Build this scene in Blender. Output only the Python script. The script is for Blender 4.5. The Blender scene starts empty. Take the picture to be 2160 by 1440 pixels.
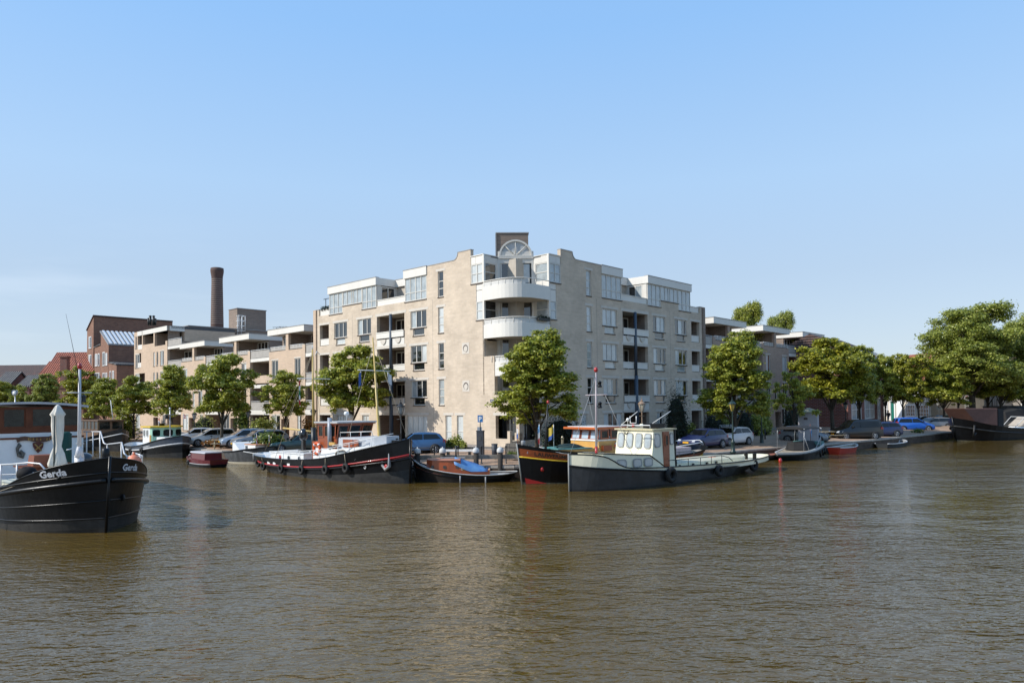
import bpy, bmesh, math, random
from mathutils import Vector, Matrix, noise
R = math.radians
sc = bpy.context.scene
col = sc.collection
# ---------------------------------------------------------------- camera
F0, PITCH, ROLL, SH, HC = 1520.876, R(1.5731), R(.6583), 90.42, 4.3
cd = bpy.data.cameras.new("camera"); cam = bpy.data.objects.new("camera", cd); col.objects.link(cam)
cd.sensor_width = 36; cd.lens = F0 / 2160 * 36; cd.shift_y = SH / 2160; cd.clip_start = .5; cd.clip_end = 6000
cam.matrix_world = Matrix.Translation((0, 0, HC)) @ Matrix.Rotation(R(90) + PITCH, 4, 'X') @ Matrix.Rotation(-ROLL, 4, 'Z')
sc.camera = cam
# ---------------------------------------------------------------- sky and sun
SUN_AZ = math.atan2(-.965, -.262); SUN_EL = R(36)
w = bpy.data.worlds.new("World"); sc.world = w; w.use_nodes = True
nt = w.node_tree; nt.nodes.clear()
out = nt.nodes.new('ShaderNodeOutputWorld'); bg = nt.nodes.new('ShaderNodeBackground')
sky = nt.nodes.new('ShaderNodeTexSky'); sky.sky_type = 'NISHITA'; sky.sun_disc = False
sky.sun_elevation = SUN_EL; sky.sun_rotation = SUN_AZ; sky.altitude = 0; sky.air_density = 1.0; sky.dust_density = .6; sky.ozone_density = 2.2
bg.inputs[1].default_value = .15
# thin cirrus low on the left
tc = nt.nodes.new('ShaderNodeTexCoord'); mp_ = nt.nodes.new('ShaderNodeMapping'); mp_.inputs['Scale'].default_value = (1.6, 1.6, 11)
mp_.inputs['Rotation'].default_value = (0, R(8), 0)
nz = nt.nodes.new('ShaderNodeTexNoise'); nz.inputs['Scale'].default_value = 2.2; nz.inputs['Detail'].default_value = 6; nz.inputs['Roughness'].default_value = .55
cr = nt.nodes.new('ShaderNodeValToRGB'); cr.color_ramp.elements[0].position = .5; cr.color_ramp.elements[1].position = .82
cr.color_ramp.elements[1].color = (.17, .17, .17, 1)
mx = nt.nodes.new('ShaderNodeMixRGB'); mx.inputs[2].default_value = (6.6, 7.0, 7.4, 1)
L = nt.links.new
L(tc.outputs['Generated'], mp_.inputs[0]); L(mp_.outputs[0], nz.inputs[0]); L(nz.outputs[0], cr.inputs[0])
sx = nt.nodes.new('ShaderNodeSeparateXYZ'); m1 = nt.nodes.new('ShaderNodeMapRange'); m2 = nt.nodes.new('ShaderNodeMapRange'); mm = nt.nodes.new('ShaderNodeMath'); mm.operation = 'MULTIPLY'; m3 = nt.nodes.new('ShaderNodeMath'); m3.operation = 'MULTIPLY'
m1.inputs[1].default_value = -.12; m1.inputs[2].default_value = -.4; m2.inputs[1].default_value = .24; m2.inputs[2].default_value = .12
L(tc.outputs['Generated'], sx.inputs[0]); L(sx.outputs[0], m1.inputs[0]); L(sx.outputs[2], m2.inputs[0]); L(m1.outputs[0], mm.inputs[0]); L(m2.outputs[0], mm.inputs[1])
L(cr.outputs[0], m3.inputs[0]); L(mm.outputs[0], m3.inputs[1]); L(m3.outputs[0], mx.inputs[0]); gr = nt.nodes.new('ShaderNodeValToRGB'); e = gr.color_ramp.elements
for i_, (z_, c_) in enumerate(((0, (.60, .675, .77)), (1, (.20, .46, .95)), (.165, (.50, .64, .82)), (.284, (.47, .69, .97)), (.466, (.325, .61, 1.04)))):
    q_ = e[i_] if i_ < 2 else e.new(z_); q_.position = z_; q_.color = tuple(x_ * .5 for x_ in c_) + (1,)
gm = nt.nodes.new('ShaderNodeVectorMath'); gm.operation = 'SCALE'; gm.inputs['Scale'].default_value = 2 / .1847
sb_ = nt.nodes.new('ShaderNodeMixRGB'); sb_.inputs[0].default_value = .8
L(sx.outputs[2], gr.inputs[0]); L(gr.outputs[0], gm.inputs[0]); L(gm.outputs[0], sb_.inputs[2]); L(sky.outputs[0], sb_.inputs[1]); L(sb_.outputs[0], mx.inputs[1]); L(mx.outputs[0], bg.inputs[0]); L(bg.outputs[0], out.inputs[0])
sd = bpy.data.lights.new("sun", 'SUN'); sd.energy = 4.0; sd.angle = R(.6); sd.color = (1, .965, .90)
so = bpy.data.objects.new("sun", sd); col.objects.link(so)
sv = Vector((math.sin(SUN_AZ) * math.cos(SUN_EL), math.cos(SUN_AZ) * math.cos(SUN_EL), math.sin(SUN_EL)))
so.rotation_euler = sv.to_track_quat('Z', 'Y').to_euler(); so.location = (-60, -20, 60)
vs = sc.view_settings; vs.view_transform = 'Standard'; vs.look = 'None'; vs.exposure = .3; vs.gamma = 1; vs.use_curve_mapping = False
try: sc.cycles.max_bounces = 6; sc.cycles.transparent_max_bounces = 8
except Exception: pass
# ---------------------------------------------------------------- measuring helpers
def ray(px, py):
    u2 = px - 1080; v2 = py - 720 - SH; c, s = math.cos(ROLL), math.sin(ROLL)
    u = c * u2 - s * v2; v = s * u2 + c * v2; zc = -v / F0; cp, sp = math.cos(PITCH), math.sin(PITCH)
    return Vector((u / F0, cp - sp * zc, sp + cp * zc))
def GP(px, py, z):
    r = ray(px, py); return r * ((z - HC) / r.z) + Vector((0, 0, HC))
def YP(px, py, y):
    r = ray(px, py); return r * (y / r.y) + Vector((0, 0, HC))
TH = R(46.62); C0 = Vector((.476, 50.269, 0)); DR = Vector((math.cos(TH), math.sin(TH), 0)); DL = Vector((-math.sin(TH), math.cos(TH), 0))
def W(a, b, z=0): return C0 + DL * a + DR * b + Vector((0, 0, z))          # a along the left street, b along the right street
def loc_ab(p): v = Vector((p.x, p.y, 0)) - C0; return v.dot(DL), v.dot(DR)
def gh(a, b):                                                              # street level: falls from the walls to the quay
    d = 0
    if a < 0: d = max(d, -a - 1)
    if b < 0: d = max(d, -b - 1)
    return 1.25 - .55 * min(1, max(0, d) / 8.2)
def SP(px, py):                                                            # point on the street seen at a pixel
    z = 1.0
    for _ in range(12):
        p = GP(px, py, z); z = gh(*loc_ab(p))
    p.z = z; return p
# ---------------------------------------------------------------- materials
_M = {}
def nod(m, t, **k):
    n = m.node_tree.nodes.new(t)
    for a, b in k.items(): setattr(n, a, b)
    return n
def M(name, c, rough=.6, metal=0, var=.12, scale=2.0, bump=0, bscale=None, spec=.5, coat=0, c2=None, streak=0, ior=1.5, trans=0):
    if name in _M: return _M[name]
    m = bpy.data.materials.new(name); m.use_nodes = True; t = m.node_tree; lk = t.links.new
    b = t.nodes['Principled BSDF']; b.inputs['Roughness'].default_value = rough; b.inputs['Metallic'].default_value = metal
    b.inputs['IOR'].default_value = ior; b.inputs['Specular IOR Level'].default_value = spec; b.inputs['Coat Weight'].default_value = coat
    b.inputs['Coat Roughness'].default_value = .08; b.inputs['Transmission Weight'].default_value = trans
    c = tuple(c) + (1,); c2 = (tuple(c2) + (1,)) if c2 else tuple(max(0, x * (1 - var * 1.6)) for x in c[:3]) + (1,)
    co = nod(m, 'ShaderNodeTexCoord'); mp = nod(m, 'ShaderNodeMapping')
    if streak: mp.inputs['Scale'].default_value = (1, 1, 1 / streak)
    n = nod(m, 'ShaderNodeTexNoise'); n.inputs['Scale'].default_value = scale; n.inputs['Detail'].default_value = 5; n.inputs['Roughness'].default_value = .65
    rp = nod(m, 'ShaderNodeValToRGB'); rp.color_ramp.elements[0].position = .32; rp.color_ramp.elements[1].position = .7
    rp.color_ramp.elements[0].color = c2; rp.color_ramp.elements[1].color = c
    lk(co.outputs['Object'], mp.inputs[0]); lk(mp.outputs[0], n.inputs[0]); lk(n.outputs[0], rp.inputs[0]); lk(rp.outputs[0], b.inputs['Base Color'])
    if bump:
        bn = nod(m, 'ShaderNodeTexNoise'); bn.inputs['Scale'].default_value = bscale or scale * 6; bn.inputs['Detail'].default_value = 4
        bu = nod(m, 'ShaderNodeBump'); bu.inputs['Strength'].default_value = bump; bu.inputs['Distance'].default_value = .03
        lk(mp.outputs[0], bn.inputs[0]); lk(bn.outputs[0], bu.inputs['Height']); lk(bu.outputs[0], b.inputs['Normal'])
    _M[name] = m; return m
def brick(name, ca, cb, mortar, bw=.44, bh=.16, stain=.12, ms=.016, flat=False):
    if name in _M: return _M[name]
    m = bpy.data.materials.new(name); m.use_nodes = True; t = m.node_tree; lk = t.links.new; b = t.nodes['Principled BSDF']
    b.inputs['Roughness'].default_value = .85; b.inputs['Specular IOR Level'].default_value = .25
    co = nod(m, 'ShaderNodeTexCoord'); se = nod(m, 'ShaderNodeSeparateXYZ'); ad = nod(m, 'ShaderNodeMath', operation='ADD'); cb_ = nod(m, 'ShaderNodeCombineXYZ')
    lk(co.outputs['Object'], se.inputs[0])
    if flat: lk(se.outputs[0], cb_.inputs[0]); lk(se.outputs[1], cb_.inputs[1])
    else: lk(se.outputs[0], ad.inputs[0]); lk(se.outputs[1], ad.inputs[1]); lk(ad.outputs[0], cb_.inputs[0]); lk(se.outputs[2], cb_.inputs[1])
    br = nod(m, 'ShaderNodeTexBrick'); br.inputs['Scale'].default_value = 1; br.inputs['Brick Width'].default_value = bw; br.inputs['Row Height'].default_value = bh
    br.inputs['Mortar Size'].default_value = ms; br.inputs['Mortar Smooth'].default_value = .3
    br.inputs['Color1'].default_value = tuple(ca) + (1,); br.inputs['Color2'].default_value = tuple(cb) + (1,); br.inputs['Mortar'].default_value = tuple(mortar) + (1,)
    lk(cb_.outputs[0], br.inputs[0])
    n = nod(m, 'ShaderNodeTexNoise'); n.inputs['Scale'].default_value = .5; n.inputs['Detail'].default_value = 7; n.inputs['Roughness'].default_value = .7
    lk(co.outputs['Object'], n.inputs[0]); mr = nod(m, 'ShaderNodeMapRange'); mr.inputs[1].default_value = .3; mr.inputs[2].default_value = .7; mr.inputs[3].default_value = 1 - stain; mr.inputs[4].default_value = 1 + stain * .4
    lk(n.outputs[0], mr.inputs[0]); mu = nod(m, 'ShaderNodeMixRGB', blend_type='MULTIPLY'); mu.inputs[0].default_value = 1
    lk(br.outputs[0], mu.inputs[1]); lk(mr.outputs[0], mu.inputs[2]); lk(mu.outputs[0], b.inputs['Base Color'])
    bu = nod(m, 'ShaderNodeBump'); bu.inputs['Strength'].default_value = .35; bu.inputs['Distance'].default_value = .015; bu.invert = True
    lk(br.outputs[1], bu.inputs['Height']); lk(bu.outputs[0], b.inputs['Normal'])
    _M[name] = m; return m
def tiles(name, ca, cb):
    if name in _M: return _M[name]
    m = bpy.data.materials.new(name); m.use_nodes = True; t = m.node_tree; lk = t.links.new; b = t.nodes['Principled BSDF']; b.inputs['Roughness'].default_value = .75
    co = nod(m, 'ShaderNodeTexCoord'); mp = nod(m, 'ShaderNodeMapping'); mp.inputs['Scale'].default_value = (1, 1, 1)
    wv = nod(m, 'ShaderNodeTexWave', wave_type='BANDS', bands_direction='X'); wv.inputs['Scale'].default_value = .9; wv.inputs['Distortion'].default_value = .3
    wz = nod(m, 'ShaderNodeTexWave', wave_type='BANDS', bands_direction='Z'); wz.inputs['Scale'].default_value = 1.1; wz.inputs['Distortion'].default_value = .2
    n = nod(m, 'ShaderNodeTexNoise'); n.inputs['Scale'].default_value = 3
    rp = nod(m, 'ShaderNodeValToRGB'); rp.color_ramp.elements[0].color = tuple(cb) + (1,); rp.color_ramp.elements[1].color = tuple(ca) + (1,); rp.color_ramp.elements[0].position = .3; rp.color_ramp.elements[1].position = .65
    ad = nod(m, 'ShaderNodeMath', operation='ADD'); bu = nod(m, 'ShaderNodeBump'); bu.inputs['Strength'].default_value = .9; bu.inputs['Distance'].default_value = .12
    for a in (wv, wz, n): lk(co.outputs['Object'], a.inputs[0])
    lk(wv.outputs[1], ad.inputs[0]); lk(wz.outputs[1], ad.inputs[1]); lk(ad.outputs[0], bu.inputs['Height']); lk(bu.outputs[0], b.inputs['Normal'])
    lk(n.outputs[0], rp.inputs[0]); lk(rp.outputs[0], b.inputs['Base Color']); _M[name] = m; return m
def leafmat(name, c1, c2, c3):
    if name in _M: return _M[name]
    m = bpy.data.materials.new(name); m.use_nodes = True; t = m.node_tree; lk = t.links.new; t.nodes.clear()
    o = nod(m, 'ShaderNodeOutputMaterial'); g = nod(m, 'ShaderNodeNewGeometry'); rp = nod(m, 'ShaderNodeValToRGB')
    e = rp.color_ramp.elements; e[0].color = tuple(c1) + (1,); e[1].color = tuple(c3) + (1,); x = e.new(.55); x.color = tuple(c2) + (1,)
    d = nod(m, 'ShaderNodeBsdfPrincipled'); d.inputs['Roughness'].default_value = .38; d.inputs['Specular IOR Level'].default_value = .6
    tr = nod(m, 'ShaderNodeBsdfTranslucent'); ms = nod(m, 'ShaderNodeMixShader'); ms.inputs[0].default_value = .42
    lk(g.outputs['Random Per Island'], rp.inputs[0]); lk(rp.outputs[0], d.inputs['Base Color']); lk(rp.outputs[0], tr.inputs[0])
    lk(d.outputs[0], ms.inputs[1]); lk(tr.outputs[0], ms.inputs[2]); lk(ms.outputs[0], o.inputs[0]); _M[name] = m; return m
BR = brick('beige brick', (.65, .53, .405), (.575, .465, .35), (.58, .50, .40), stain=.22)
BR2 = brick('wing brick', (.60, .445, .32), (.53, .395, .285), (.52, .42, .32), stain=.13)
BRS = brick('shade brown brick', (.27, .20, .155), (.21, .16, .125), (.30, .25, .21), stain=.15)  # shade of right-facing walls and recesses put into the brick colour
BRD = brick('brown brick', (.28, .145, .095), (.21, .105, .072), (.25, .18, .14), stain=.15)
BRR = brick('red brick', (.24, .07, .045), (.17, .055, .04), (.32, .28, .25), stain=.2)
BRW = brick('quay brick', (.13, .085, .06), (.075, .055, .042), (.09, .08, .065), bw=.5, bh=.18, stain=.45)
PAVE = brick('clinker paving', (.47, .31, .20), (.36, .23, .155), (.28, .21, .16), bw=.42, bh=.2, stain=.28, flat=True)
WHT = M('white panel', (.72, .68, .61), .5, var=.05, scale=1.2, streak=4)
WFR = M('cream frame', (.66, .62, .55), .5, var=.05)
LINT = M('pale concrete', (.62, .56, .48), .8, var=.08)
SILL = M('dark sill', (.10, .075, .06), .7)
ROOF = M('roof felt', (.10, .10, .10), .9)
STEEL = M('blue grey steel', (.055, .075, .10), .45)
IRON = M('black iron', (.015, .017, .018), .45)
GREENI = M('dark green iron', (.02, .04, .033), .4)
SOFF = M('soffit', (.50, .44, .36), .8)
DK = M('painted dark opening', (.035, .030, .028), .8)
CONC = M('concrete', (.36, .34, .31), .85, var=.2, bump=.3)
COPE = M('coping stone', (.42, .37, .31), .85, var=.25, scale=3, bump=.4)
TIMB = M('weathered timber', (.30, .26, .21), .85, var=.3, scale=5, bump=.5)
TIMD = M('wet dark timber', (.045, .035, .026), .8, var=.3, scale=5, bump=.5)
MAHO = M('varnished mahogany', (.33, .075, .022), .3, var=.25, scale=3, coat=.3, streak=.2)
MAHD = M('dark mahogany', (.16, .045, .016), .45, var=.25, scale=3, spec=.3)
OAK = M('varnished pine', (.62, .36, .10), .35, var=.12, coat=.4)
TEAK = M('silvered deck wood', (.40, .34, .27), .8, var=.2, scale=6)
BLK = M('black hull paint', (.0055, .006, .0075), .34, var=.35, scale=2.5, spec=.32, bump=.25, bscale=3)
BLKM = M('worn dark hull paint', (.032, .031, .029), .6, var=.5, scale=2.5, bump=.2, bscale=5)
ALGAE = M('waterline scum', (.20, .19, .13), .8, var=.45, scale=5)
WPT = M('white boat paint', (.78, .78, .76), .35, var=.05, coat=.3)
CREAM = M('cream boat paint', (.80, .75, .56), .35, var=.05, coat=.3)
REDP = M('red paint', (.42, .02, .018), .35, coat=.3)
MARO = M('maroon paint', (.14, .012, .018), .3, coat=.5)
GREYB = M('grey boat paint', (.30, .30, .30), .5, var=.1)
YEL = M('yellow paint', (.75, .50, .03), .4)
ORG = M('orange lifebuoy', (.80, .12, .02), .45)
SALM = M('faded orange buoy', (.80, .25, .13), .5)
RUB = M('tyre rubber', (.018, .017, .016), .8, var=.3, bump=.3)
ROPE = M('rope', (.42, .35, .25), .9)
GAL = M('galvanised tube', (.55, .56, .57), .35, metal=.6)
WPIPE = M('white tube', (.74, .74, .72), .4)
DECK = M('deck paint', (.44, .44, .42), .7)
CANB = M('blue tarpaulin', (.05, .17, .45), .55, var=.2, scale=1.5, bump=.4, bscale=3, c2=(.12, .27, .48))
CANG = M('dark green canvas', (.015, .04, .035), .8, bump=.5, bscale=3)
CANK = M('black canvas', (.02, .02, .021), .85, bump=.5, bscale=3)
CANR = M('rust brown tarpaulin', (.16, .075, .055), .8, var=.15, bump=.4, bscale=2)
CANW = M('off-white canvas', (.72, .67, .58), .9, bump=.4, bscale=5)
PD = M('dark pane', (.02, .024, .028), .06, spec=.9, ior=1.7, var=.4, scale=.8)
PC = M('curtained pane', (.46, .50, .50), .10, spec=.9, ior=1.7, var=.25, scale=1.4)
PB = M('pale blind pane', (.60, .62, .60), .12, spec=.8, ior=1.6, var=.12, scale=1.2)
PG = M('boat pane', (.03, .035, .03), .05, spec=.5, ior=1.45, var=.6, scale=2.5)
LAMPG = M('lantern glass', (.50, .46, .36), .1, spec=.8)
SHUT = M('grey roller shutter', (.13, .13, .135), .6, var=.08)
SIGNB = M('blue sign', (.02, .16, .42), .4)
PLATE = M('yellow plate', (.80, .42, .02), .5)
REDL = M('red lens', (.45, .01, .01), .2, coat=.8)
CLR = M('headlamp lens', (.60, .62, .65), .1, coat=.8)
CHROME = M('alloy', (.50, .51, .52), .3, metal=.7)
BARK = M('bark', (.085, .07, .05), .9, var=.4, scale=5, bump=.8)
BARK2 = M('plane bark', (.22, .18, .10), .9, var=.4, scale=4, bump=.6)
LEAF = leafmat('linden leaf', (.09, .12, .012), (.34, .37, .035), (.60, .57, .11))
LEAFY = leafmat('yellow green leaf', (.09, .11, .010), (.33, .34, .026), (.56, .50, .06))
LEAFG = leafmat('plane leaf', (.09, .12, .02), (.32, .36, .05), (.55, .55, .14))
LEAFD = leafmat('hedge leaf', (.008, .018, .006), (.014, .030, .009), (.025, .045, .012))
LEAFO = leafmat('autumn shrub leaf', (.30, .10, .02), (.40, .18, .03), (.22, .16, .03))
LEAFB = leafmat('bright shrub leaf', (.06, .11, .015), (.14, .20, .02), (.32, .33, .06))
# ---------------------------------------------------------------- mesh building
class MB:
    def __init__(s): s.v = []; s.f = []; s.m = []; s.sm = []
    def add(s, vs, fs, mi=0, sm=False):
        o = len(s.v); s.v += [tuple(v) for v in vs]
        for f in fs: s.f.append([i + o for i in f]); s.m.append(mi); s.sm.append(sm)
        return s
    def hexa(s, p, mi=0): return s.add(p, [(0, 3, 2, 1), (4, 5, 6, 7), (0, 1, 5, 4), (1, 2, 6, 5), (2, 3, 7, 6), (3, 0, 4, 7)], mi)
    def box(s, x0, x1, y0, y1, z0, z1, mi=0):
        return s.hexa([(x0, y0, z0), (x1, y0, z0), (x1, y1, z0), (x0, y1, z0), (x0, y0, z1), (x1, y0, z1), (x1, y1, z1), (x0, y1, z1)], mi)
    def frus(s, x0, x1, y0, y1, z0, X0, X1, Y0, Y1, z1, mi=0):
        return s.hexa([(x0, y0, z0), (x1, y0, z0), (x1, y1, z0), (x0, y1, z0), (X0, Y0, z1), (X1, Y0, z1), (X1, Y1, z1), (X0, Y1, z1)], mi)
    def mbox(s, mp, t0, t1, o0, o1, z0, z1, mi=0):
        return s.hexa([mp(t0, o0, z0), mp(t1, o0, z0), mp(t1, o1, z0), mp(t0, o1, z0), mp(t0, o0, z1), mp(t1, o0, z1), mp(t1, o1, z1), mp(t0, o1, z1)], mi)
    def prism(s, pts, d, mi=0):        # 3d polygon swept by vector d
        n = len(pts); P = [Vector(p) for p in pts]; d = Vector(d)
        return s.add(P + [p + d for p in P], [tuple(range(n))[::-1], tuple(range(n, 2 * n))] + [(i, (i + 1) % n, n + (i + 1) % n, n + i) for i in range(n)], mi)
    def tube(s, pts, r, n=6, mi=0, rs=None, closed=False):
        P = [Vector(p) for p in pts]; k = len(P); rings = []; up = Vector((0, 0, 1)); prev = None
        for i, p in enumerate(P):
            if closed: d = (P[(i + 1) % k] - P[i - 1])
            else: d = (P[min(i + 1, k - 1)] - P[max(i - 1, 0)])
            d = d.normalized() if d.length > 1e-9 else up
            a = d.cross(up)
            if a.length < .05: a = d.cross(Vector((1, 0, 0)))
            a.normalize()
            if prev and a.dot(prev) < 0: a = -a
            prev = a; b = d.cross(a); rr = rs[i] if rs else r
            rings.append([p + (a * math.cos(2 * math.pi * j / n) + b * math.sin(2 * math.pi * j / n)) * rr for j in range(n)])
        vs = [v for g in rings for v in g]; fs = []
        for i in range(k if closed else k - 1):
            for j in range(n):
                i2 = (i + 1) % k; fs.append((i * n + j, i * n + (j + 1) % n, i2 * n + (j + 1) % n, i2 * n + j))
        if not closed: fs += [tuple(range(n))[::-1], tuple((k - 1) * n + j for j in range(n))]
        return s.add(vs, fs, mi, True)
    def lathe(s, prof, c=(0, 0, 0), n=16, mi=0, sm=True, ax='Z'):
        vs = []; c = Vector(c)
        for r, z in prof:
            for j in range(n):
                a = 2 * math.pi * j / n
                q = (r * math.cos(a), r * math.sin(a), z)
                if ax == 'Y': q = (q[0], q[2], q[1])
                if ax == 'X': q = (q[2], q[0], q[1])
                vs.append(c + Vector(q))
        k = len(prof); fs = [(i * n + j, i * n + (j + 1) % n, (i + 1) * n + (j + 1) % n, (i + 1) * n + j) for i in range(k - 1) for j in range(n)]
        fs += [tuple(range(n))[::-1], tuple((k - 1) * n + j for j in range(n))]
        return s.add(vs, fs, mi, sm)
    def cyl(s, p0, p1, r0, r1=None, n=12, mi=0): return s.tube([p0, p1], r0, n, mi, rs=[r0, r0 if r1 is None else r1])
    def torus(s, c, Rr, r, nrm='Y', n=18, k=8, mi=0):
        c = Vector(c); pts = []
        for i in range(n):
            a = 2 * math.pi * i / n; q = {'Y': (math.cos(a), 0, math.sin(a)), 'X': (0, math.cos(a), math.sin(a)), 'Z': (math.cos(a), math.sin(a), 0)}[nrm]
            pts.append(c + Vector(q) * Rr)
        return s.tube(pts, r, k, mi, closed=True)
    def loft(s, rings, mi=0, sm=False, cap=True, closed=True):
        n = len(rings[0]); vs = [v for g in rings for v in g]; fs = []
        for i in range(len(rings) - 1):
            for j in range(n if closed else n - 1): fs.append((i * n + j, i * n + (j + 1) % n, (i + 1) * n + (j + 1) % n, (i + 1) * n + j))
        if cap: fs += [tuple(range(n))[::-1], tuple((len(rings) - 1) * n + j for j in range(n))]
        return s.add(vs, fs, mi, sm)
    def blob(s, c, r, mi=0, n=10, k=6, jit=.0, seed=0):
        rnd = random.Random(seed); prof = []
        vs = []; c = Vector(c)
        for i in range(1, k):
            ph = math.pi * i / k
            for j in range(n):
                a = 2 * math.pi * j / n; q = 1 + rnd.uniform(-jit, jit)
                vs.append(c + Vector((r[0] * math.sin(ph) * math.cos(a) * q, r[1] * math.sin(ph) * math.sin(a) * q, -r[2] * math.cos(ph) * q)))
        fs = [(i * n + j, i * n + (j + 1) % n, (i + 1) * n + (j + 1) % n, (i + 1) * n + j) for i in range(k - 2) for j in range(n)]
        vs += [c - Vector((0, 0, r[2])), c + Vector((0, 0, r[2]))]; b = (k - 1) * n
        fs += [(b, (j + 1) % n, j) for j in range(n)] + [(b + 1, (k - 2) * n + j, (k - 2) * n + (j + 1) % n) for j in range(n)]
        return s.add(vs, fs, mi, True)
    def mesh(s, name, mats, bev=0, recalc=True):
        me = bpy.data.meshes.new(name); me.from_pydata(s.v, [], s.f)
        for m in (mats if isinstance(mats, (list, tuple)) else [mats]): me.materials.append(m)
        me.polygons.foreach_set('material_index', s.m); me.polygons.foreach_set('use_smooth', s.sm)
        if recalc or bev:
            bm = bmesh.new(); bm.from_mesh(me)
            if bev:
                bmesh.ops.remove_doubles(bm, verts=bm.verts, dist=1e-5)
                es = [e for e in bm.edges if len(e.link_faces) == 2 and e.calc_face_angle(0) > .6]
                try: bmesh.ops.bevel(bm, geom=es, offset=bev, segments=2, affect='EDGES', profile=.6)
                except Exception: pass
            bmesh.ops.recalc_face_normals(bm, faces=bm.faces); bm.to_mesh(me); bm.free()
        me.update(); return me
def tag(o, label, cat, group=None, kind=None):
    if label: o['label'] = label
    if cat: o['category'] = cat
    if group: o['group'] = group
    if kind: o['kind'] = kind
    return o
def part(name, mb, mats, parent, label=None, bev=0, recalc=True):
    o = bpy.data.objects.new(name, mb.mesh(name, mats, bev, recalc)); col.objects.link(o); o.parent = parent
    if label: o['label'] = label
    return o
def thing(name, label, cat, loc=(0, 0, 0), rz=0, group=None):
    o = bpy.data.objects.new(name, None); o.empty_display_size = .3; col.objects.link(o); o.location = loc; o.rotation_euler = (0, 0, rz)
    return tag(o, label, cat, group)
def single(name, mb, mats, label, cat, loc=(0, 0, 0), rz=0, group=None, bev=0, kind=None):
    o = bpy.data.objects.new(name, mb.mesh(name, mats, bev)); col.objects.link(o); o.location = loc; o.rotation_euler = (0, 0, rz)
    return tag(o, label, cat, group, kind)
def kids(o): return [c for c in bpy.data.objects if c.parent == o]
def mirror_y(root):      # flip a thing built for the other side
    for c in kids(root):
        for o in [c] + kids(c):
            me = o.data
            for v in me.vertices: v.co.y = -v.co.y
            me.flip_normals()
def dup(root, loc, rz=0, label=None, group=None, scale=None, tree=None):
    if tree is None: tree = [(c, kids(c)) for c in kids(root)]
    r = root.copy(); col.objects.link(r); r.location = loc; r.rotation_euler = (0, 0, rz)
    if scale: r.scale = scale
    if label: r['label'] = label
    if group: r['group'] = group
    for c, g in tree:
        d = c.copy(); col.objects.link(d); d.parent = r
        for q in g: e = q.copy(); col.objects.link(e); e.parent = d
    return r
def boxes(name, mp, lst, mats, par, mi=0):
    for b in lst: m = MB(); m.mbox(mp, *b[:6], b[6] if len(b) > 6 else mi); part(name, m, mats, par)
def ml(t, o, z): return Vector((-o, t, z))          # left facade: t along the wall, o outwards
def mr(t, o, z): return Vector((t, -o, z))          # right facade
def shift(mp, dt, do=0, dz=0): return lambda t, o, z: mp(t + dt, o + do, z + dz)
rnd = random.Random(7)
def window(par, mp, t0, t1, z0, z1, cols=1, rows=(), pane='m', o=-.13, fw=.07, fm=None, name='window', sill=True, bar=.05):
    if t0 > t1: t0, t1 = t1, t0
    ts = [t0 + (t1 - t0) * i / cols for i in range(cols + 1)] if isinstance(cols, int) else [t0] + [t0 + (t1 - t0) * c for c in cols] + [t1]
    zs = [z0] + sorted(z0 + (z1 - z0) * r for r in rows) + [z1]; m = MB(); d = .06
    m.mbox(mp, t0, t1, o, o + d, z0, z0 + fw); m.mbox(mp, t0, t1, o, o + d, z1 - fw, z1)
    m.mbox(mp, t0, t0 + fw, o, o + d, z0 + fw, z1 - fw); m.mbox(mp, t1 - fw, t1, o, o + d, z0 + fw, z1 - fw)
    for t in ts[1:-1]: m.mbox(mp, t - bar / 2 - .01, t + bar / 2 + .01, o, o + d + .003, z0 + fw, z1 - fw)
    for z in zs[1:-1]: m.mbox(mp, t0 + fw, t1 - fw, o, o + d - .003, z - bar / 2, z + bar / 2)
    if sill: m.mbox(mp, t0 - .04, t1 + .04, -.10, .05, z0 - .07, z0 - .002, 1)
    f = part(name, m, [fm or WFR, SILL], par); p = MB()
    for i in range(len(ts) - 1):
        k = {'d': 0, 'c': 1, 'b': 2}.get(pane)
        if k is None: k = rnd.choice([0, 0, 1, 2]) if pane == 'm' else rnd.choice([0, 0, 0, 1])
        for j in range(len(zs) - 1):
            p.add([mp(ts[i], o + .02, zs[j]), mp(ts[i + 1], o + .02, zs[j]), mp(ts[i + 1], o + .02, zs[j + 1]), mp(ts[i], o + .02, zs[j + 1])], [(0, 1, 2, 3)], k)
    part('pane', p, [PD, PC, PB], f, recalc=False)
    return f
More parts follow.
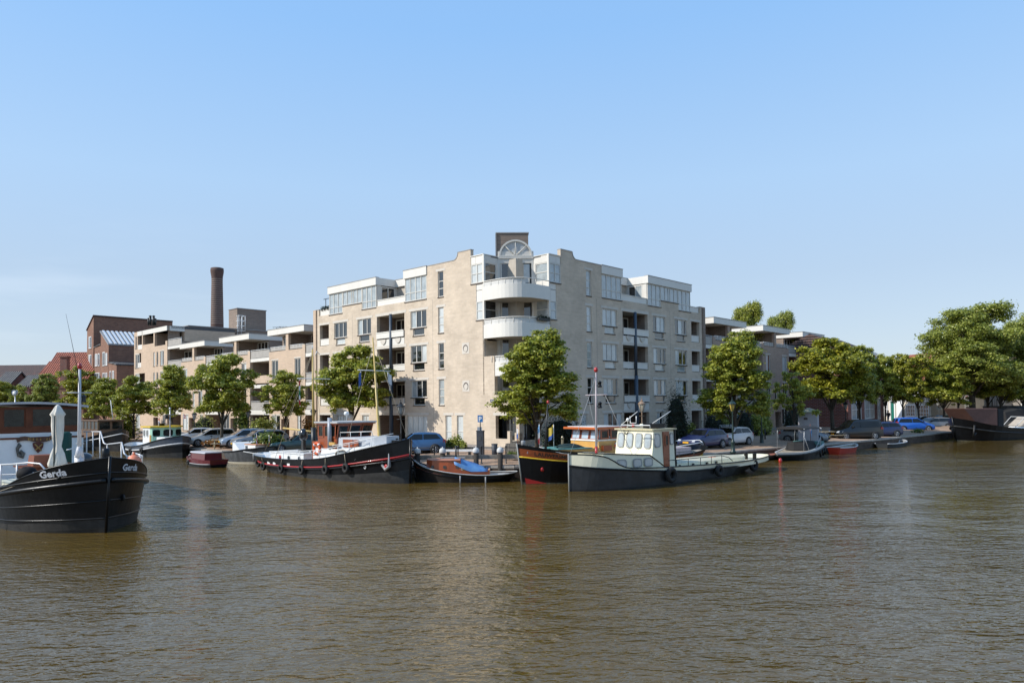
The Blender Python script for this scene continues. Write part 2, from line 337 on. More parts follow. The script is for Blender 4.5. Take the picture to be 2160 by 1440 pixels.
def wallmesh(mb, mp, solid, ts, zs, thick=.35, mi=0, o=0):
    ts = sorted(set(round(t, 4) for t in ts)); zs = sorted(set(round(z, 4) for z in zs)); nt_, nz_ = len(ts) - 1, len(zs) - 1
    S = [[solid((ts[i] + ts[i + 1]) / 2, (zs[j] + zs[j + 1]) / 2) for j in range(nz_)] for i in range(nt_)]
    g = lambda i, j: 0 <= i < nt_ and 0 <= j < nz_ and S[i][j]
    q = lambda a, b, c, d: mb.add([a, b, c, d], [(0, 1, 2, 3)], mi); ob = o - thick
    for i in range(nt_):
        for j in range(nz_):
            if not S[i][j]: continue
            a, b, c, d = ts[i], ts[i + 1], zs[j], zs[j + 1]
            q(mp(a, o, c), mp(b, o, c), mp(b, o, d), mp(a, o, d)); q(mp(a, ob, c), mp(b, ob, c), mp(b, ob, d), mp(a, ob, d))
            if not g(i - 1, j): q(mp(a, o, c), mp(a, ob, c), mp(a, ob, d), mp(a, o, d))
            if not g(i + 1, j): q(mp(b, o, c), mp(b, ob, c), mp(b, ob, d), mp(b, o, d))
            if not g(i, j - 1): q(mp(a, o, c), mp(b, o, c), mp(b, ob, c), mp(a, ob, c))
            if not g(i, j + 1): q(mp(a, o, d), mp(b, o, d), mp(b, ob, d), mp(a, ob, d))
def inrect(t, z, rs): return any(a < t < b and c < z < d for a, b, c, d in rs)
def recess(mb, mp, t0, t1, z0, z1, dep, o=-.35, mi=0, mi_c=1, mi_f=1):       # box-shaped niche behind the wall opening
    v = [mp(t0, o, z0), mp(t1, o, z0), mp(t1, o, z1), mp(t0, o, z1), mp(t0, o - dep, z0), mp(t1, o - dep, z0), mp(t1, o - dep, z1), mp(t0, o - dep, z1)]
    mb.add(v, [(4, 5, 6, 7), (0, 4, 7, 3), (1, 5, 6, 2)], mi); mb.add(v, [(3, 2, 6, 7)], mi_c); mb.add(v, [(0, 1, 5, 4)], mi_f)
# ================================================================ setting
def struct(name, mb, mats): o = single(name, mb, mats, None, None); o['kind'] = 'structure'; return o
water = MB().add([(-900, -400, 0), (900, -400, 0), (900, 1500, 0), (-900, 1500, 0)], [(0, 1, 2, 3)])
wm = bpy.data.materials.new('canal water'); wm.use_nodes = True; t = wm.node_tree; b = t.nodes['Principled BSDF']
b.inputs['Base Color'].default_value = (.100, .062, .013, 1); b.inputs['Roughness'].default_value = .025; b.inputs['IOR'].default_value = 1.5
geo = nod(wm, 'ShaderNodeNewGeometry'); prev = None; L2 = t.links.new
pn = nod(wm, 'ShaderNodeTexNoise'); pn.inputs['Scale'].default_value = .055; pn.inputs['Detail'].default_value = 3; pm_ = nod(wm, 'ShaderNodeMapRange'); pm_.inputs[1].default_value = .36; pm_.inputs[2].default_value = .62; pm_.inputs[3].default_value = .35; pm_.inputs[4].default_value = 1.15
L2(geo.outputs['Position'], pn.inputs[0]); L2(pn.outputs[0], pm_.inputs[0])
for sc_, dist, rot, det in (((.30, .62, 1), .13, 14, 1), ((1.5, 3.0, 1), .078, -8, 2), ((4.2, 8.5, 1), .040, 10, 2)):
    mp = nod(wm, 'ShaderNodeMapping'); mp.inputs['Scale'].default_value = sc_; mp.inputs['Rotation'].default_value = (0, 0, R(rot))
    n = nod(wm, 'ShaderNodeTexNoise'); n.inputs['Scale'].default_value = 1; n.inputs['Detail'].default_value = det; n.inputs['Distortion'].default_value = .5
    bu = nod(wm, 'ShaderNodeBump'); bu.inputs['Strength'].default_value = 1; bu.inputs['Distance'].default_value = dist; ml_ = nod(wm, 'ShaderNodeMath', operation='MULTIPLY')
    L2(geo.outputs['Position'], mp.inputs[0]); L2(mp.outputs[0], n.inputs[0]); L2(n.outputs[0], ml_.inputs[0]); L2(pm_.outputs[0], ml_.inputs[1]); L2(ml_.outputs[0], bu.inputs['Height'])
    if prev: L2(prev.outputs[0], bu.inputs['Normal'])
    prev = bu
L2(prev.outputs[0], b.inputs['Normal'])
struct('water', water, wm)
edge = [(500, -10.2), (120, -10.0), (60, -10.0), (25, -9.9), (0, -9.7), (-5.5, -6.4), (-8.8, -2.0), (-9.4, 5), (-10.1, 14), (-12.0, 24), (-13.0, 33), (-13.8, 43), (-14.6, 53)]
EW = [W(a, b) for a, b in edge] + [Vector((75, 85.5, 0)), Vector((400, 96, 0))]
inner = [(500, -1), (120, -1), (60, -1), (25, -1), (3, -1), (-.7, -.7), (-1, -.2), (-1, 5), (-1, 14), (-2.6, 24), (-3.6, 33), (-4.4, 43), (-5.2, 53)]
IW = [W(a, b) for a, b in inner] + [Vector((73, 94, 0)), Vector((400, 106, 0))]
g = MB(); n = len(EW)
for i in range(n - 1):
    a, b_, c, d = EW[i].copy(), EW[i + 1].copy(), IW[i + 1].copy(), IW[i].copy(); a.z = b_.z = .7; c.z = d.z = 1.25
    g.add([a, b_, c, d], [(0, 1, 2, 3)])
far = [p.copy() for p in IW] + [Vector((2500, 200, 0)), Vector((2500, 4500, 0)), Vector((-2500, 4500, 0)), Vector((-2500, 600, 0))]
for p in far: p.z = 1.25
from mathutils.geometry import tessellate_polygon
g.add(far, [tuple(f) for f in tessellate_polygon([far])])
struct('ground', g, PAVE)
q = MB(); cp = MB()
for i in range(n - 1):
    a, b_ = EW[i], EW[i + 1]; d = (b_ - a).normalized(); nn = Vector((d.y, -d.x, 0))
    if nn.dot(IW[i] - EW[i]) > 0: nn = -nn
    q.add([a + nn * .02 + Vector((0, 0, -1)), b_ + nn * .02 + Vector((0, 0, -1)), b_ + nn * .02 + Vector((0, 0, .60)), a + nn * .02 + Vector((0, 0, .60))], [(0, 1, 2, 3)])
    q.prism([a + nn * .06 + Vector((0, 0, .60)), b_ + nn * .06 + Vector((0, 0, .60)), b_ - nn * .42 + Vector((0, 0, .60)), a - nn * .42 + Vector((0, 0, .60))], (0, 0, .135), 1)
single('quay_wall', q, [BRW, COPE], 'brick canal quay wall with pale coping stones running round the corner', 'quay wall')
# white dashes of the parking strip on the right quay
mk = MB()
for k in range(7):
    for j in (0, 1):
        b0 = 26 + k * 4.6 + j * .0; a0 = -9.6 - (b0 - 26) * .075
        if j == 0: P = [W(a0, b0), W(a0 - .12, b0), W(a0 - .12, b0 + 2.6), W(a0, b0 + 2.6)]
        else: P = [W(a0 - .0, b0), W(a0 + 2, b0), W(a0 + 2, b0 + .12), W(a0, b0 + .12)]
        for p in P: p.z = gh(*loc_ab(p)) + .006
        mk.add(P, [(0, 1, 2, 3)])
struct('road_marking', mk, WHT)
# raised pavement with a kerb along both fronts
kb = MB()
for mpf, t1 in ((ml, 120), (mr, 70)):
    P = [mpf(0, 0, 0), mpf(t1, 0, 0), mpf(t1, 1.9, 0), mpf(-1.9 if mpf is ml else -1.9, 1.9, 0)]
    Q = []
    for p in P: a, b_ = p.y, p.x; w_ = W(a, b_); w_.z = gh(a, b_) - .05; Q.append(w_)
    kb.prism(Q, (0, 0, .16))
struct('pavement', kb, brick('grey slab paving', (.33, .29, .26), (.27, .245, .22), (.2, .18, .16), bw=.6, bh=.3, stain=.2, flat=True))
ZINC = M('zinc coping', (.35, .34, .33), .5)
# ================================================================ the big corner building
mb_ = thing('apartment_building', 'beige brick corner apartment building with rounded white balconies and arched top', 'apartment building', W(0, 0, 0), TH)
B0 = 1.0
def lint(r): return 3.5 + 2.8 * (r - 1)
roofm = MB()
for side, mp in (('L', ml), ('R', mr)):
    holes = []; wins = []
    for r in range(2, 6): holes.append((7.86, 8.5, lint(r) - 2.0, lint(r))); wins.append((7.86, 8.5, lint(r) - 2.0, lint(r), 1, (.33, .62), 'm'))
    for r in range(2, 5):
        for (a, b_, c, d) in ((9.93, 11.92, 10.2, 11.62), (17.35, 19.35, 17.6, 19.1), (21.0, 23.05, 21.3, 22.75)):
            z = lint(r); holes.append((a, b_, z - 1.38, z)); holes.append((c, d, z - 2.0, z - 1.38))
            wins.append((a, b_, z - 1.38, z, 3, (), 'm')); wins.append((c, d, z - 2.0, z - 1.38, 1, (), 'm'))
        holes.append((23.95, 25.5, lint(r) - 1.95, lint(r)))
        holes.append((12.72, 16.5, lint(r) - (2.8 if r in (2, 4) else 2.0), lint(r)))
    holes += [(12.72, 16.5, 0, 3.5), (23.75, 25.6, 0, 3.5), (17.75, 18.75, 1.6, 3.5), (7.05, 7.75, 1.6, 3.5), (5.75, 6.45, 1.6, 3.5), (21.3, 22.7, 1.6, 3.5), (9.93, 12.45, 1.55, 3.5)]
    wins += [(7.05, 7.75, 1.6, 3.5, 1, (.36,), 'b'), (5.75, 6.45, 1.6, 3.5, 1, (.36,), 'b'), (17.75, 18.75, 1.6, 3.5, 2, (), 'm'), (21.3, 22.7, 1.6, 3.5, 3, (), 'm'), (9.93, 12.45, 1.55, 3.5, 4, (), 'b' if side == 'L' else 'm')]
    # corner steps
    holes += [(-1, 4.76, 13.25, 17), (-1, 4.2, 10.5, 13.25), (-1, 3.4, 7.8, 10.5), (-1, 2.38, 5.0, 7.8), (.45, 2.32, 1.75, 3.5)]
    holes += [(6.65, 9.85, 15.3, 17), (9.85, 12.7, 12.73, 17), (12.7, 16.55, 12.8, 17), (16.55, 18.7, 12.73, 17), (18.7, 21.7, 13.35, 17), (21.7, 23.9, 12.73, 17), (23.9, 25.6, 12.8, 17), (25.6, 30, 13.38, 17), (6.15, 6.65, 15.3, 17)]
    if side == 'L': holes.append((-1, .5, 2.3, 3.5))
    m = MB(); ts = [0, 26.3] + [x for h in holes for x in h[:2] if 0 < x < 26.3]; zs = [B0, 15.85] + [x for h in holes for x in h[2:] if B0 < x < 15.85]
    wallmesh(m, mp, lambda t, z: not inrect(t, z, holes), ts, zs, .3)
    # swept shoulder of the parapet
    arc = [(6.15 + .5 * (1 - math.cos(k * math.pi / 16)), 15.3 + .55 * (1 - math.sin(k * math.pi / 16))) for k in range(9)]
    m.prism([mp(6.15, 0, 15.3)] + [mp(a, 0, b_) for a, b_ in arc], mp(0, -.3, 0) - mp(0, 0, 0))
    part('wall', m, BR, mb_, 'sunlit left street front' if side == 'L' else 'shaded right street front')
    # coping on the parapet
    boxes('coping', mp, [(4.74, 6.12, -.33, .03, 15.85, 15.9), (6.69, 9.85, -.33, .03, 15.3, 15.36), (25.58, 26.32, -.33, .03, 13.38, 13.44)], ZINC, mb_)
    m = MB()
    for i in range(8): a, b_ = arc[i], arc[i + 1]; m.hexa([mp(a[0], .03, a[1]), mp(b_[0], .03, b_[1]), mp(b_[0], -.33, b_[1]), mp(a[0], -.33, a[1]), mp(a[0] + .04, .03, a[1] + .05), mp(b_[0] + .04, .03, b_[1] + .05), mp(b_[0] + .04, -.33, b_[1] + .05), mp(a[0] + .04, -.33, a[1] + .05)])
    part('coping', m, ZINC, mb_)
    # lintels
    boxes('lintel', mp, [(a - .22, b_ + .22, -.02, .014, d + .003, d + .20) for (a, b_, c, d, *_) in wins if d - c > 1.2], LINT, mb_)
    for r in range(2, 5): boxes('lintel', mp, [(12.5, 16.7, -.02, .014, lint(r) + .003, lint(r) + .24), (23.8, 25.65, -.02, .014, lint(r) + .003, lint(r) + .2)], LINT, mb_)
    boxes('lintel', mp, [(12.5, 16.7, -.02, .014, 3.503, 3.72), (23.6, 25.8, -.02, .014, 3.503, 3.7), (.2, 2.55, -.02, .014, 3.503, 3.72)], LINT, mb_)
    for (a, b_, c, d, n_, rw, pn) in wins: window(mb_, mp, a, b_, c, d, n_, rw, pn)
    boxes('movement_joint', mp, [(t_, t_ + .022, -.01, .004, 1.3, 12.6) for t_ in (9.15, 20.15)], M('joint grey', (.30, .26, .22), .9), mb_)
    # penthouse band and glazed bay
    m = MB()
    m.mbox(mp, 16.5, 24.0, -.25, .10, 14.66, 15.30); m.mbox(mp, 16.5, 16.85, -2.3, -.25, 14.66, 15.30)
    m.mbox(mp, 12.75, 16.5, -2.3, -2.0, 14.66, 15.28); m.mbox(mp, 9.83, 12.75, -.3, .08, 14.66, 15.33); m.mbox(mp, 12.45, 12.75, -2.3, -.3, 14.66, 15.30)
    part('fascia', m, WHT, mb_)
    boxes('roof_edge', mp, [(16.5, 24.05, -.28, .13, 15.303, 15.35), (12.7, 16.5, -2.33, -1.97, 15.283, 15.33), (9.8, 12.78, -.33, .11, 15.333, 15.38)], ZINC, mb_)
    window(mb_, mp, 9.9, 12.65, 12.75, 14.65, 4, (.36,), 'c', o=-.08)
    window(mb_, mp, 16.6, 18.68, 12.75, 14.65, 3, (.32,), 'c', o=-.08); window(mb_, mp, 18.72, 21.68, 13.37, 14.65, (.24, .44, .54, .77), (), 'c', o=-.08); window(mb_, mp, 21.72, 23.9, 12.75, 14.65, 3, (.32,), 'c', o=-.08)
    # penthouse side walls, terrace back wall
    m = MB(); m.mbox(mp, 16.56, 16.7, -.5, -.10, 12.7, 14.66, 0); m.mbox(mp, 16.56, 16.68, -2.2, -2.02, 12.7, 14.66, 0)
    m.mbox(mp, 12.5, 12.65, -2.2, -.3, 12.7, 14.66, 0); m.mbox(mp, 23.8, 23.9, -2.5, -.2, 12.7, 14.66, 0); m.mbox(mp, 12.5, 16.6, -2.35, -2.2, 12.7, 14.66, 1)
    m.mbox(mp, 16.6, 23.9, -3.5, -3.3, 12.7, 14.7, 1)
    part('terrace_wall', m, [WFR, SOFF], mb_)
    side_mp = lambda t, o, z, mp=mp: mp(16.56 - o, -t, z)
    window(mb_, side_mp, .5, 2.0, 12.8, 14.6, 2, (), 'p', o=-.05, fw=.1, sill=False, name='terrace_door')
    # terrace parapets, white boards
    m = MB(); m.mbox(mp, 12.72, 16.52, -.22, -.10, 12.78, 13.285); m.mbox(mp, 12.70, 16.54, -.26, -.06, 13.28, 13.34); part('terrace_parapet', m, WHT, mb_)
    m = MB(); m.mbox(mp, 24.0, 25.55, -.22, -.10, 12.8, 13.305); m.mbox(mp, 24.0, 25.57, -.26, -.06, 13.3, 13.35); part('terrace_parapet', m, WHT, mb_)
    # loggias
    for q_ in [(12.72, 16.5, lint(r) - 1.98, lint(r), 1.7) for r in range(2, 5)] + [(23.95, 25.5, lint(r) - 1.9, lint(r), 1.4) for r in range(2, 5)] + [(12.72, 16.5, 1.05, 3.5, 2.2), (23.75, 25.6, 1.05, 3.5, 1.4)]:
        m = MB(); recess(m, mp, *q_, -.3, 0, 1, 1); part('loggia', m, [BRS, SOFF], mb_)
    for r in range(2, 5):
        z = lint(r); bk = shift(mp, 0, -1.85)
        window(mb_, bk, 12.9, 14.3, z - 1.95, z - .15, 2, (), 'd', o=-.08, fw=.1, sill=False, name='balcony_door'); window(mb_, bk, 14.8, 16.3, z - 1.95, z - .15, 2, (.4,), 'd', o=-.08, fw=.1, sill=False, name='balcony_door')
        for a, b_ in ((12.75, 14.35), (14.65, 16.47)):
            w_ = MB(); w_.mbox(mp, a, b_, .02 if r % 2 == 0 else -.15, .10 if r % 2 == 0 else -.05, z - 1.92, z - 1.45, 0); w_.mbox(mp, a, b_, 0 if r % 2 == 0 else -.17, .13 if r % 2 == 0 else -.02, z - 1.45, z - 1.38, 0)
            if r % 2 == 0:
                w_.mbox(mp, a, b_, -.08, .01, z - 2.78, z - 2.02, 0)
                cx = (a + b_) / 2; s_ = [(cx - .38, z - 2.02)] + [(cx - .38 * math.cos(k * math.pi / 8), z - 2.02 - .42 * math.sin(k * math.pi / 8)) for k in range(9)]
                w_.prism([mp(x, .012, y) for x, y in s_], mp(0, .07, 0) - mp(0, 0, 0), 1)
            part('balcony_parapet', w_, [WHT, LINT], mb_)
        w_ = MB(); w_.mbox(mp, 24.0, 25.45, -.16, -.06, z - 1.9, z - 1.35, 0); w_.mbox(mp, 23.97, 25.48, -.18, -.04, z - 1.35, z - 1.3, 0)
        part('balcony_parapet', w_, [WHT, LINT], mb_)
    bk = shift(mp, 0, -2.35); window(mb_, bk, 13.0, 16.2, 1.1, 3.3, 4, (.75,), 'd', o=-.08, fw=.08, fm=IRON, sill=False, name='entrance_door')
    bk = shift(mp, 0, -1.55); window(mb_, bk, 24.0, 25.3, 1.5, 3.2, 2, (), 'm', o=-.08, sill=False)
    m = MB(); m.cyl(mp(14.5, .05, 1), mp(14.5, .05, 6.6), .17, n=14); m.cyl(mp(14.5, .05, 6.6), mp(14.5, .05, 11.95), .13, n=14)
    part('steel_column', m, STEEL, mb_)
    # end pier and unseen inner mass added to block light
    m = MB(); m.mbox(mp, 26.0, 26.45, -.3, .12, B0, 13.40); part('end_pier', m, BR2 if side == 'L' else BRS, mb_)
    m = MB(); m.mbox(mp, 4.8, 26.3, -13, -2.6, B0, 12.7); m.mbox(mp, 26.0, 26.3, -13, -.3, B0, 12.7); m.mbox(mp, 3.6, 12.5, -6, -.32, 12.7, 14.9); m.mbox(mp, 16.72, 23.85, -8, -.32, 14.72, 15.1)
    m.mbox(mp, 16.8, 23.7, -8, -1.4, 12.7, 14.7)
    part('inner_mass', m, BRS, mb_)
    m = MB(); m.mbox(mp, 4.76, 26.0, -13, -.3, 12.66, 12.72); m.mbox(mp, 4.8, 12.6, -6.2, -.3, 15.1, 15.2); part('roof', m, ROOF, mb_)
    # ground-floor shop glazing by the corner
    window(mb_, shift(mp, 0, -.6), .5, 2.3, 1.75, 3.5, 2, (), 'd', fm=IRON, sill=False)
    # round brick ornaments
    if side == 'L':
        for z in (8.53, 5.7):
            m = MB(); m.mbox(mp, 5.02, 5.78, 0, .012, z - .42, z + .42, 0)
            c_ = mp(5.4, .013, z); v = [mp(5.4 + .27 * math.cos(k * math.pi / 12), .016, z + .27 * math.sin(k * math.pi / 12)) for k in range(24)]; m.add(v, [tuple(range(24))], 1)
            v = [mp(5.36 + .2 * math.cos(k * math.pi / 12), .05, z - .05 + .22 * math.sin(k * math.pi / 12)) for k in range(24)]; m.prism(v, mp(0, -.033, 0) - mp(0, 0, 0), 0)
            part('round_ornament', m, [LINT, SILL], mb_)
        m = MB(); m.mbox(mp, 2.38, 2.82, .004, .03, 4.47, 4.66, 0)
        for k in range(5): m.mbox(mp, 2.45 + k * .065, 2.49 + k * .065, .03, .034, 4.53, 4.60, 1)
        part('street_sign', m, [M('navy enamel', (.02, .03, .10), .3), WHT], mb_)
# ---- corner bays, return walls, diagonal wall
A1, A2 = 3.4, 1.5
for mp, pn in ((ml, 'b'), (mr, 'c')):
    m = MB()
    m.mbox(mp, 4.26, 4.74, -.2, -.03, 14.72, 15.3); m.mbox(mp, 3.46, 4.24, -.2, -.03, 14.72, 15.3); m.mbox(mp, 3.44, 4.2, -.2, -.03, 11.9, 12.7); m.mbox(mp, 3.44, 4.2, -.2, -.03, 12.74, 13.2)
    m.mbox(mp, 3.4, 4.76, -.24, .03, 15.3, 15.36); m.mbox(mp, 3.35, 3.46, -.14, .02, 10.5, 15.3)
    part('bay_panel', m, WHT, mb_)
    window(mb_, mp, 3.46, 4.74, 13.26, 14.7, 2, (.5,), pn, o=-.07); window(mb_, mp, 3.46, 4.2, 10.52, 11.9, 1, (.5,), pn, o=-.07)
    rt = lambda t, o, z, mp=mp: mp(A1 - o, -t, z)          # return wall going inwards from the bay
    m = MB(); m.mbox(rt, .0, A2, -.15, -.01, 14.75, 15.28, 0); m.mbox(rt, 0, .12, -.15, 0, 7.8, 14.75, 0); m.mbox(rt, A2 - .15, A2 + .05, -.15, 0, 5.0, 14.75, 0)
    m.mbox(rt, .12, A2 - .15, -.15, -.03, 12.0, 13.35, 0); m.mbox(rt, .12, A2 - .15, -.15, -.03, 9.2, 10.55, 0); m.mbox(rt, 0, A2, -.15, -.03, 5.0, 9.0, 1); m.mbox(rt, 0, A2, -.18, .03, 15.3, 15.35, 0)
    part('return_wall', m, [WFR, BR], mb_)
    window(mb_, rt, .12, A2 - .15, 13.35, 14.75, 1, (.5,), 'd' if mp is ml else 'c', o=-.09, sill=False); window(mb_, rt, .12, A2 - .15, 10.55, 12.0, 1, (.5,), 'd' if mp is ml else 'm', o=-.09, sill=False)
Dn = Vector((-1, -1, 0)).normalized(); Dt = Vector((1, -1, 0)).normalized(); Dc = Vector(((A1 + A2) / 2, (A1 + A2) / 2, 0)); HW = (A1 - A2) / math.sqrt(2)
md = lambda t, o, z: Dc + Dt * t + Dn * o + Vector((0, 0, z))          # diagonal wall facing the water
m = MB(); m.mbox(md, -HW, HW, -.3, -.16, 5.0, 15.3)
for z in (13.3, 10.5, 7.75, 5.0):
    m.mbox(md, -.16, .16, -.16, .02, z, z + 2.3); m.mbox(md, -HW, -1.18, -.16, 0, z, z + 2.3); m.mbox(md, 1.18, HW, -.16, 0, z, z + 2.3); m.mbox(md, -HW, HW, -.16, -.02, z + 1.55, z + 2.45)
m.mbox(md, -HW, HW, -.16, .05, 15.2, 15.34); m.mbox(md, -.05, .05, .02, .05, 13.3, 15.2)
part('diagonal_wall', m, WFR, mb_)
for i, z in enumerate((13.28, 10.5, 7.78, 5.02)):
    window(mb_, md, -1.15, -.2, z, z + 1.62, 1, (), 'd', o=-.12, fw=.1, sill=False, name='balcony_door'); window(mb_, md, .2, 1.15, z, z + 1.62, 1, (), 'c' if i == 0 else 'd', o=-.12, fw=.1, fm=IRON, sill=False, name='balcony_door')
# fan-shaped gable light
m = MB(); rr = 1.27; n_ = 24
ar = [(rr * math.cos(math.pi * k / n_), 15.34 + rr * math.sin(math.pi * k / n_)) for k in range(n_ + 1)]; ai = [(x * .9, 15.34 + (z - 15.34) * .9) for x, z in ar]
m.prism([md(x, -.12, z) for x, z in ar], md(0, .06, 0) - md(0, 0, 0), 1)
for k in range(n_):
    m.hexa([md(ar[k][0], -.06, ar[k][1]), md(ar[k + 1][0], -.06, ar[k + 1][1]), md(ai[k + 1][0], -.06, ai[k + 1][1]), md(ai[k][0], -.06, ai[k][1])] + [md(ar[k][0], .05, ar[k][1]), md(ar[k + 1][0], .05, ar[k + 1][1]), md(ai[k + 1][0], .05, ai[k + 1][1]), md(ai[k][0], .05, ai[k][1])])
m.mbox(md, -1.27, 1.27, -.06, .06, 15.34, 15.42)
for an in (45, 90, 135):
    c_, s_ = math.cos(R(an)), math.sin(R(an)); m.tube([md(.05 * c_, 0, 15.42), md(1.18 * c_, 0, 15.36 + 1.16 * s_)], .035, 4)
part('arched_gable', m, [WFR, M('gable panel', (.50, .50, .49), .4)], mb_)
m = MB(); m.mbox(md, -1.42, 1.0, -3.6, -.7, 14.5, 17.25, 0); m.mbox(md, -1.47, 1.05, -3.65, -.65, 17.25, 17.33, 1); m.mbox(md, -1.5, -1.42, -.8, -.62, 14.5, 17.25, 1)
part('stair_tower', m, [BRS, ZINC], mb_)
# rounded balconies
def bpath(t1, rad, off, n=10):
    P = [(-off, t1)] + [(rad - (rad + off) * math.cos(a), rad - (rad + off) * math.sin(a)) for a in [k * math.pi / 2 / n for k in range(n + 1)]] + [(t1, -off)]
    return P
for z0, z1, t1, clear in ((11.88, 13.3, 3.32, True), (9.10, 10.52, 3.32, False), (6.33, 7.77, 2.2, False)):
    po = bpath(t1, 1.85, .12); pi = bpath(t1, 1.85, .04)
    m = MB(); n_ = len(po); zt = z1 - .42
    for i in range(n_ - 1):
        for (za, zb, mi, o1) in ((z0, zt, 0, 0),):
            m.hexa([po[i] + (za,), po[i + 1] + (za,), pi[i + 1] + (za,), pi[i] + (za,), po[i] + (zb,), po[i + 1] + (zb,), pi[i + 1] + (zb,), pi[i] + (zb,)], mi)
        za, zb = zt + .002, z1 - .05; k = 1
        if not (clear and i > 7): m.hexa([pi[i] + (za,), pi[i + 1] + (za,), (pi[i + 1][0] + .02, pi[i + 1][1] + .02, za), (pi[i][0] + .02, pi[i][1] + .02, za), pi[i] + (zb,), pi[i + 1] + (zb,), (pi[i + 1][0] + .02, pi[i + 1][1] + .02, zb), (pi[i][0] + .02, pi[i][1] + .02, zb)], k)
    m.tube([((a[0] + b_[0]) / 2, (a[1] + b_[1]) / 2, z1 - .02) for a, b_ in zip(po, pi)], .035, 6, 0)
    for i in (0, 1, 3, 5, 7, 9, n_ - 2, n_ - 1): m.tube([(pi[i][0], pi[i][1], zt), (pi[i][0], pi[i][1], z1)], .022, 5, 0)
    for tt in (2.6,): m.tube([(tt, -.05, zt), (tt, -.05, z1)], .022, 5, 0); m.tube([(-.05, tt, zt), (-.05, tt, z1)], .022, 5, 0)
    part('rounded_balcony', m, [WHT, M('frosted panel', (.62, .60, .56), .5)], mb_)
    fl = MB(); fl.prism([(x, y, z0 + .0) for x, y in pi] + [(t1, A2 + .4, z0), (A2 + .4, t1, z0)], (0, 0, .22)); part('balcony_slab', fl, SOFF, mb_)
m = MB(); rt = [(0, 0), (4.9, 0), (4.9, 4.9), (0, 4.9)]
m.box(.3, 4.9, .3, 4.9, 1.0, 1.7); m.box(.32, 2.9, .32, 2.9, 3.6, 4.95); m.box(A2 + .6, 4.9, A2 + .6, 4.9, 5, 15.1)
part('corner_core', m, SOFF, mb_)
m = MB(); m.prism([(3.42, .05, 15.2), (4.8, .05, 15.2), (4.8, 4.8, 15.2), (.05, 4.8, 15.2), (.05, 3.42, 15.2), (1.5, 3.4, 15.2), (3.4, 1.5, 15.2)], (0, 0, .07)); part('roof', m, ROOF, mb_)
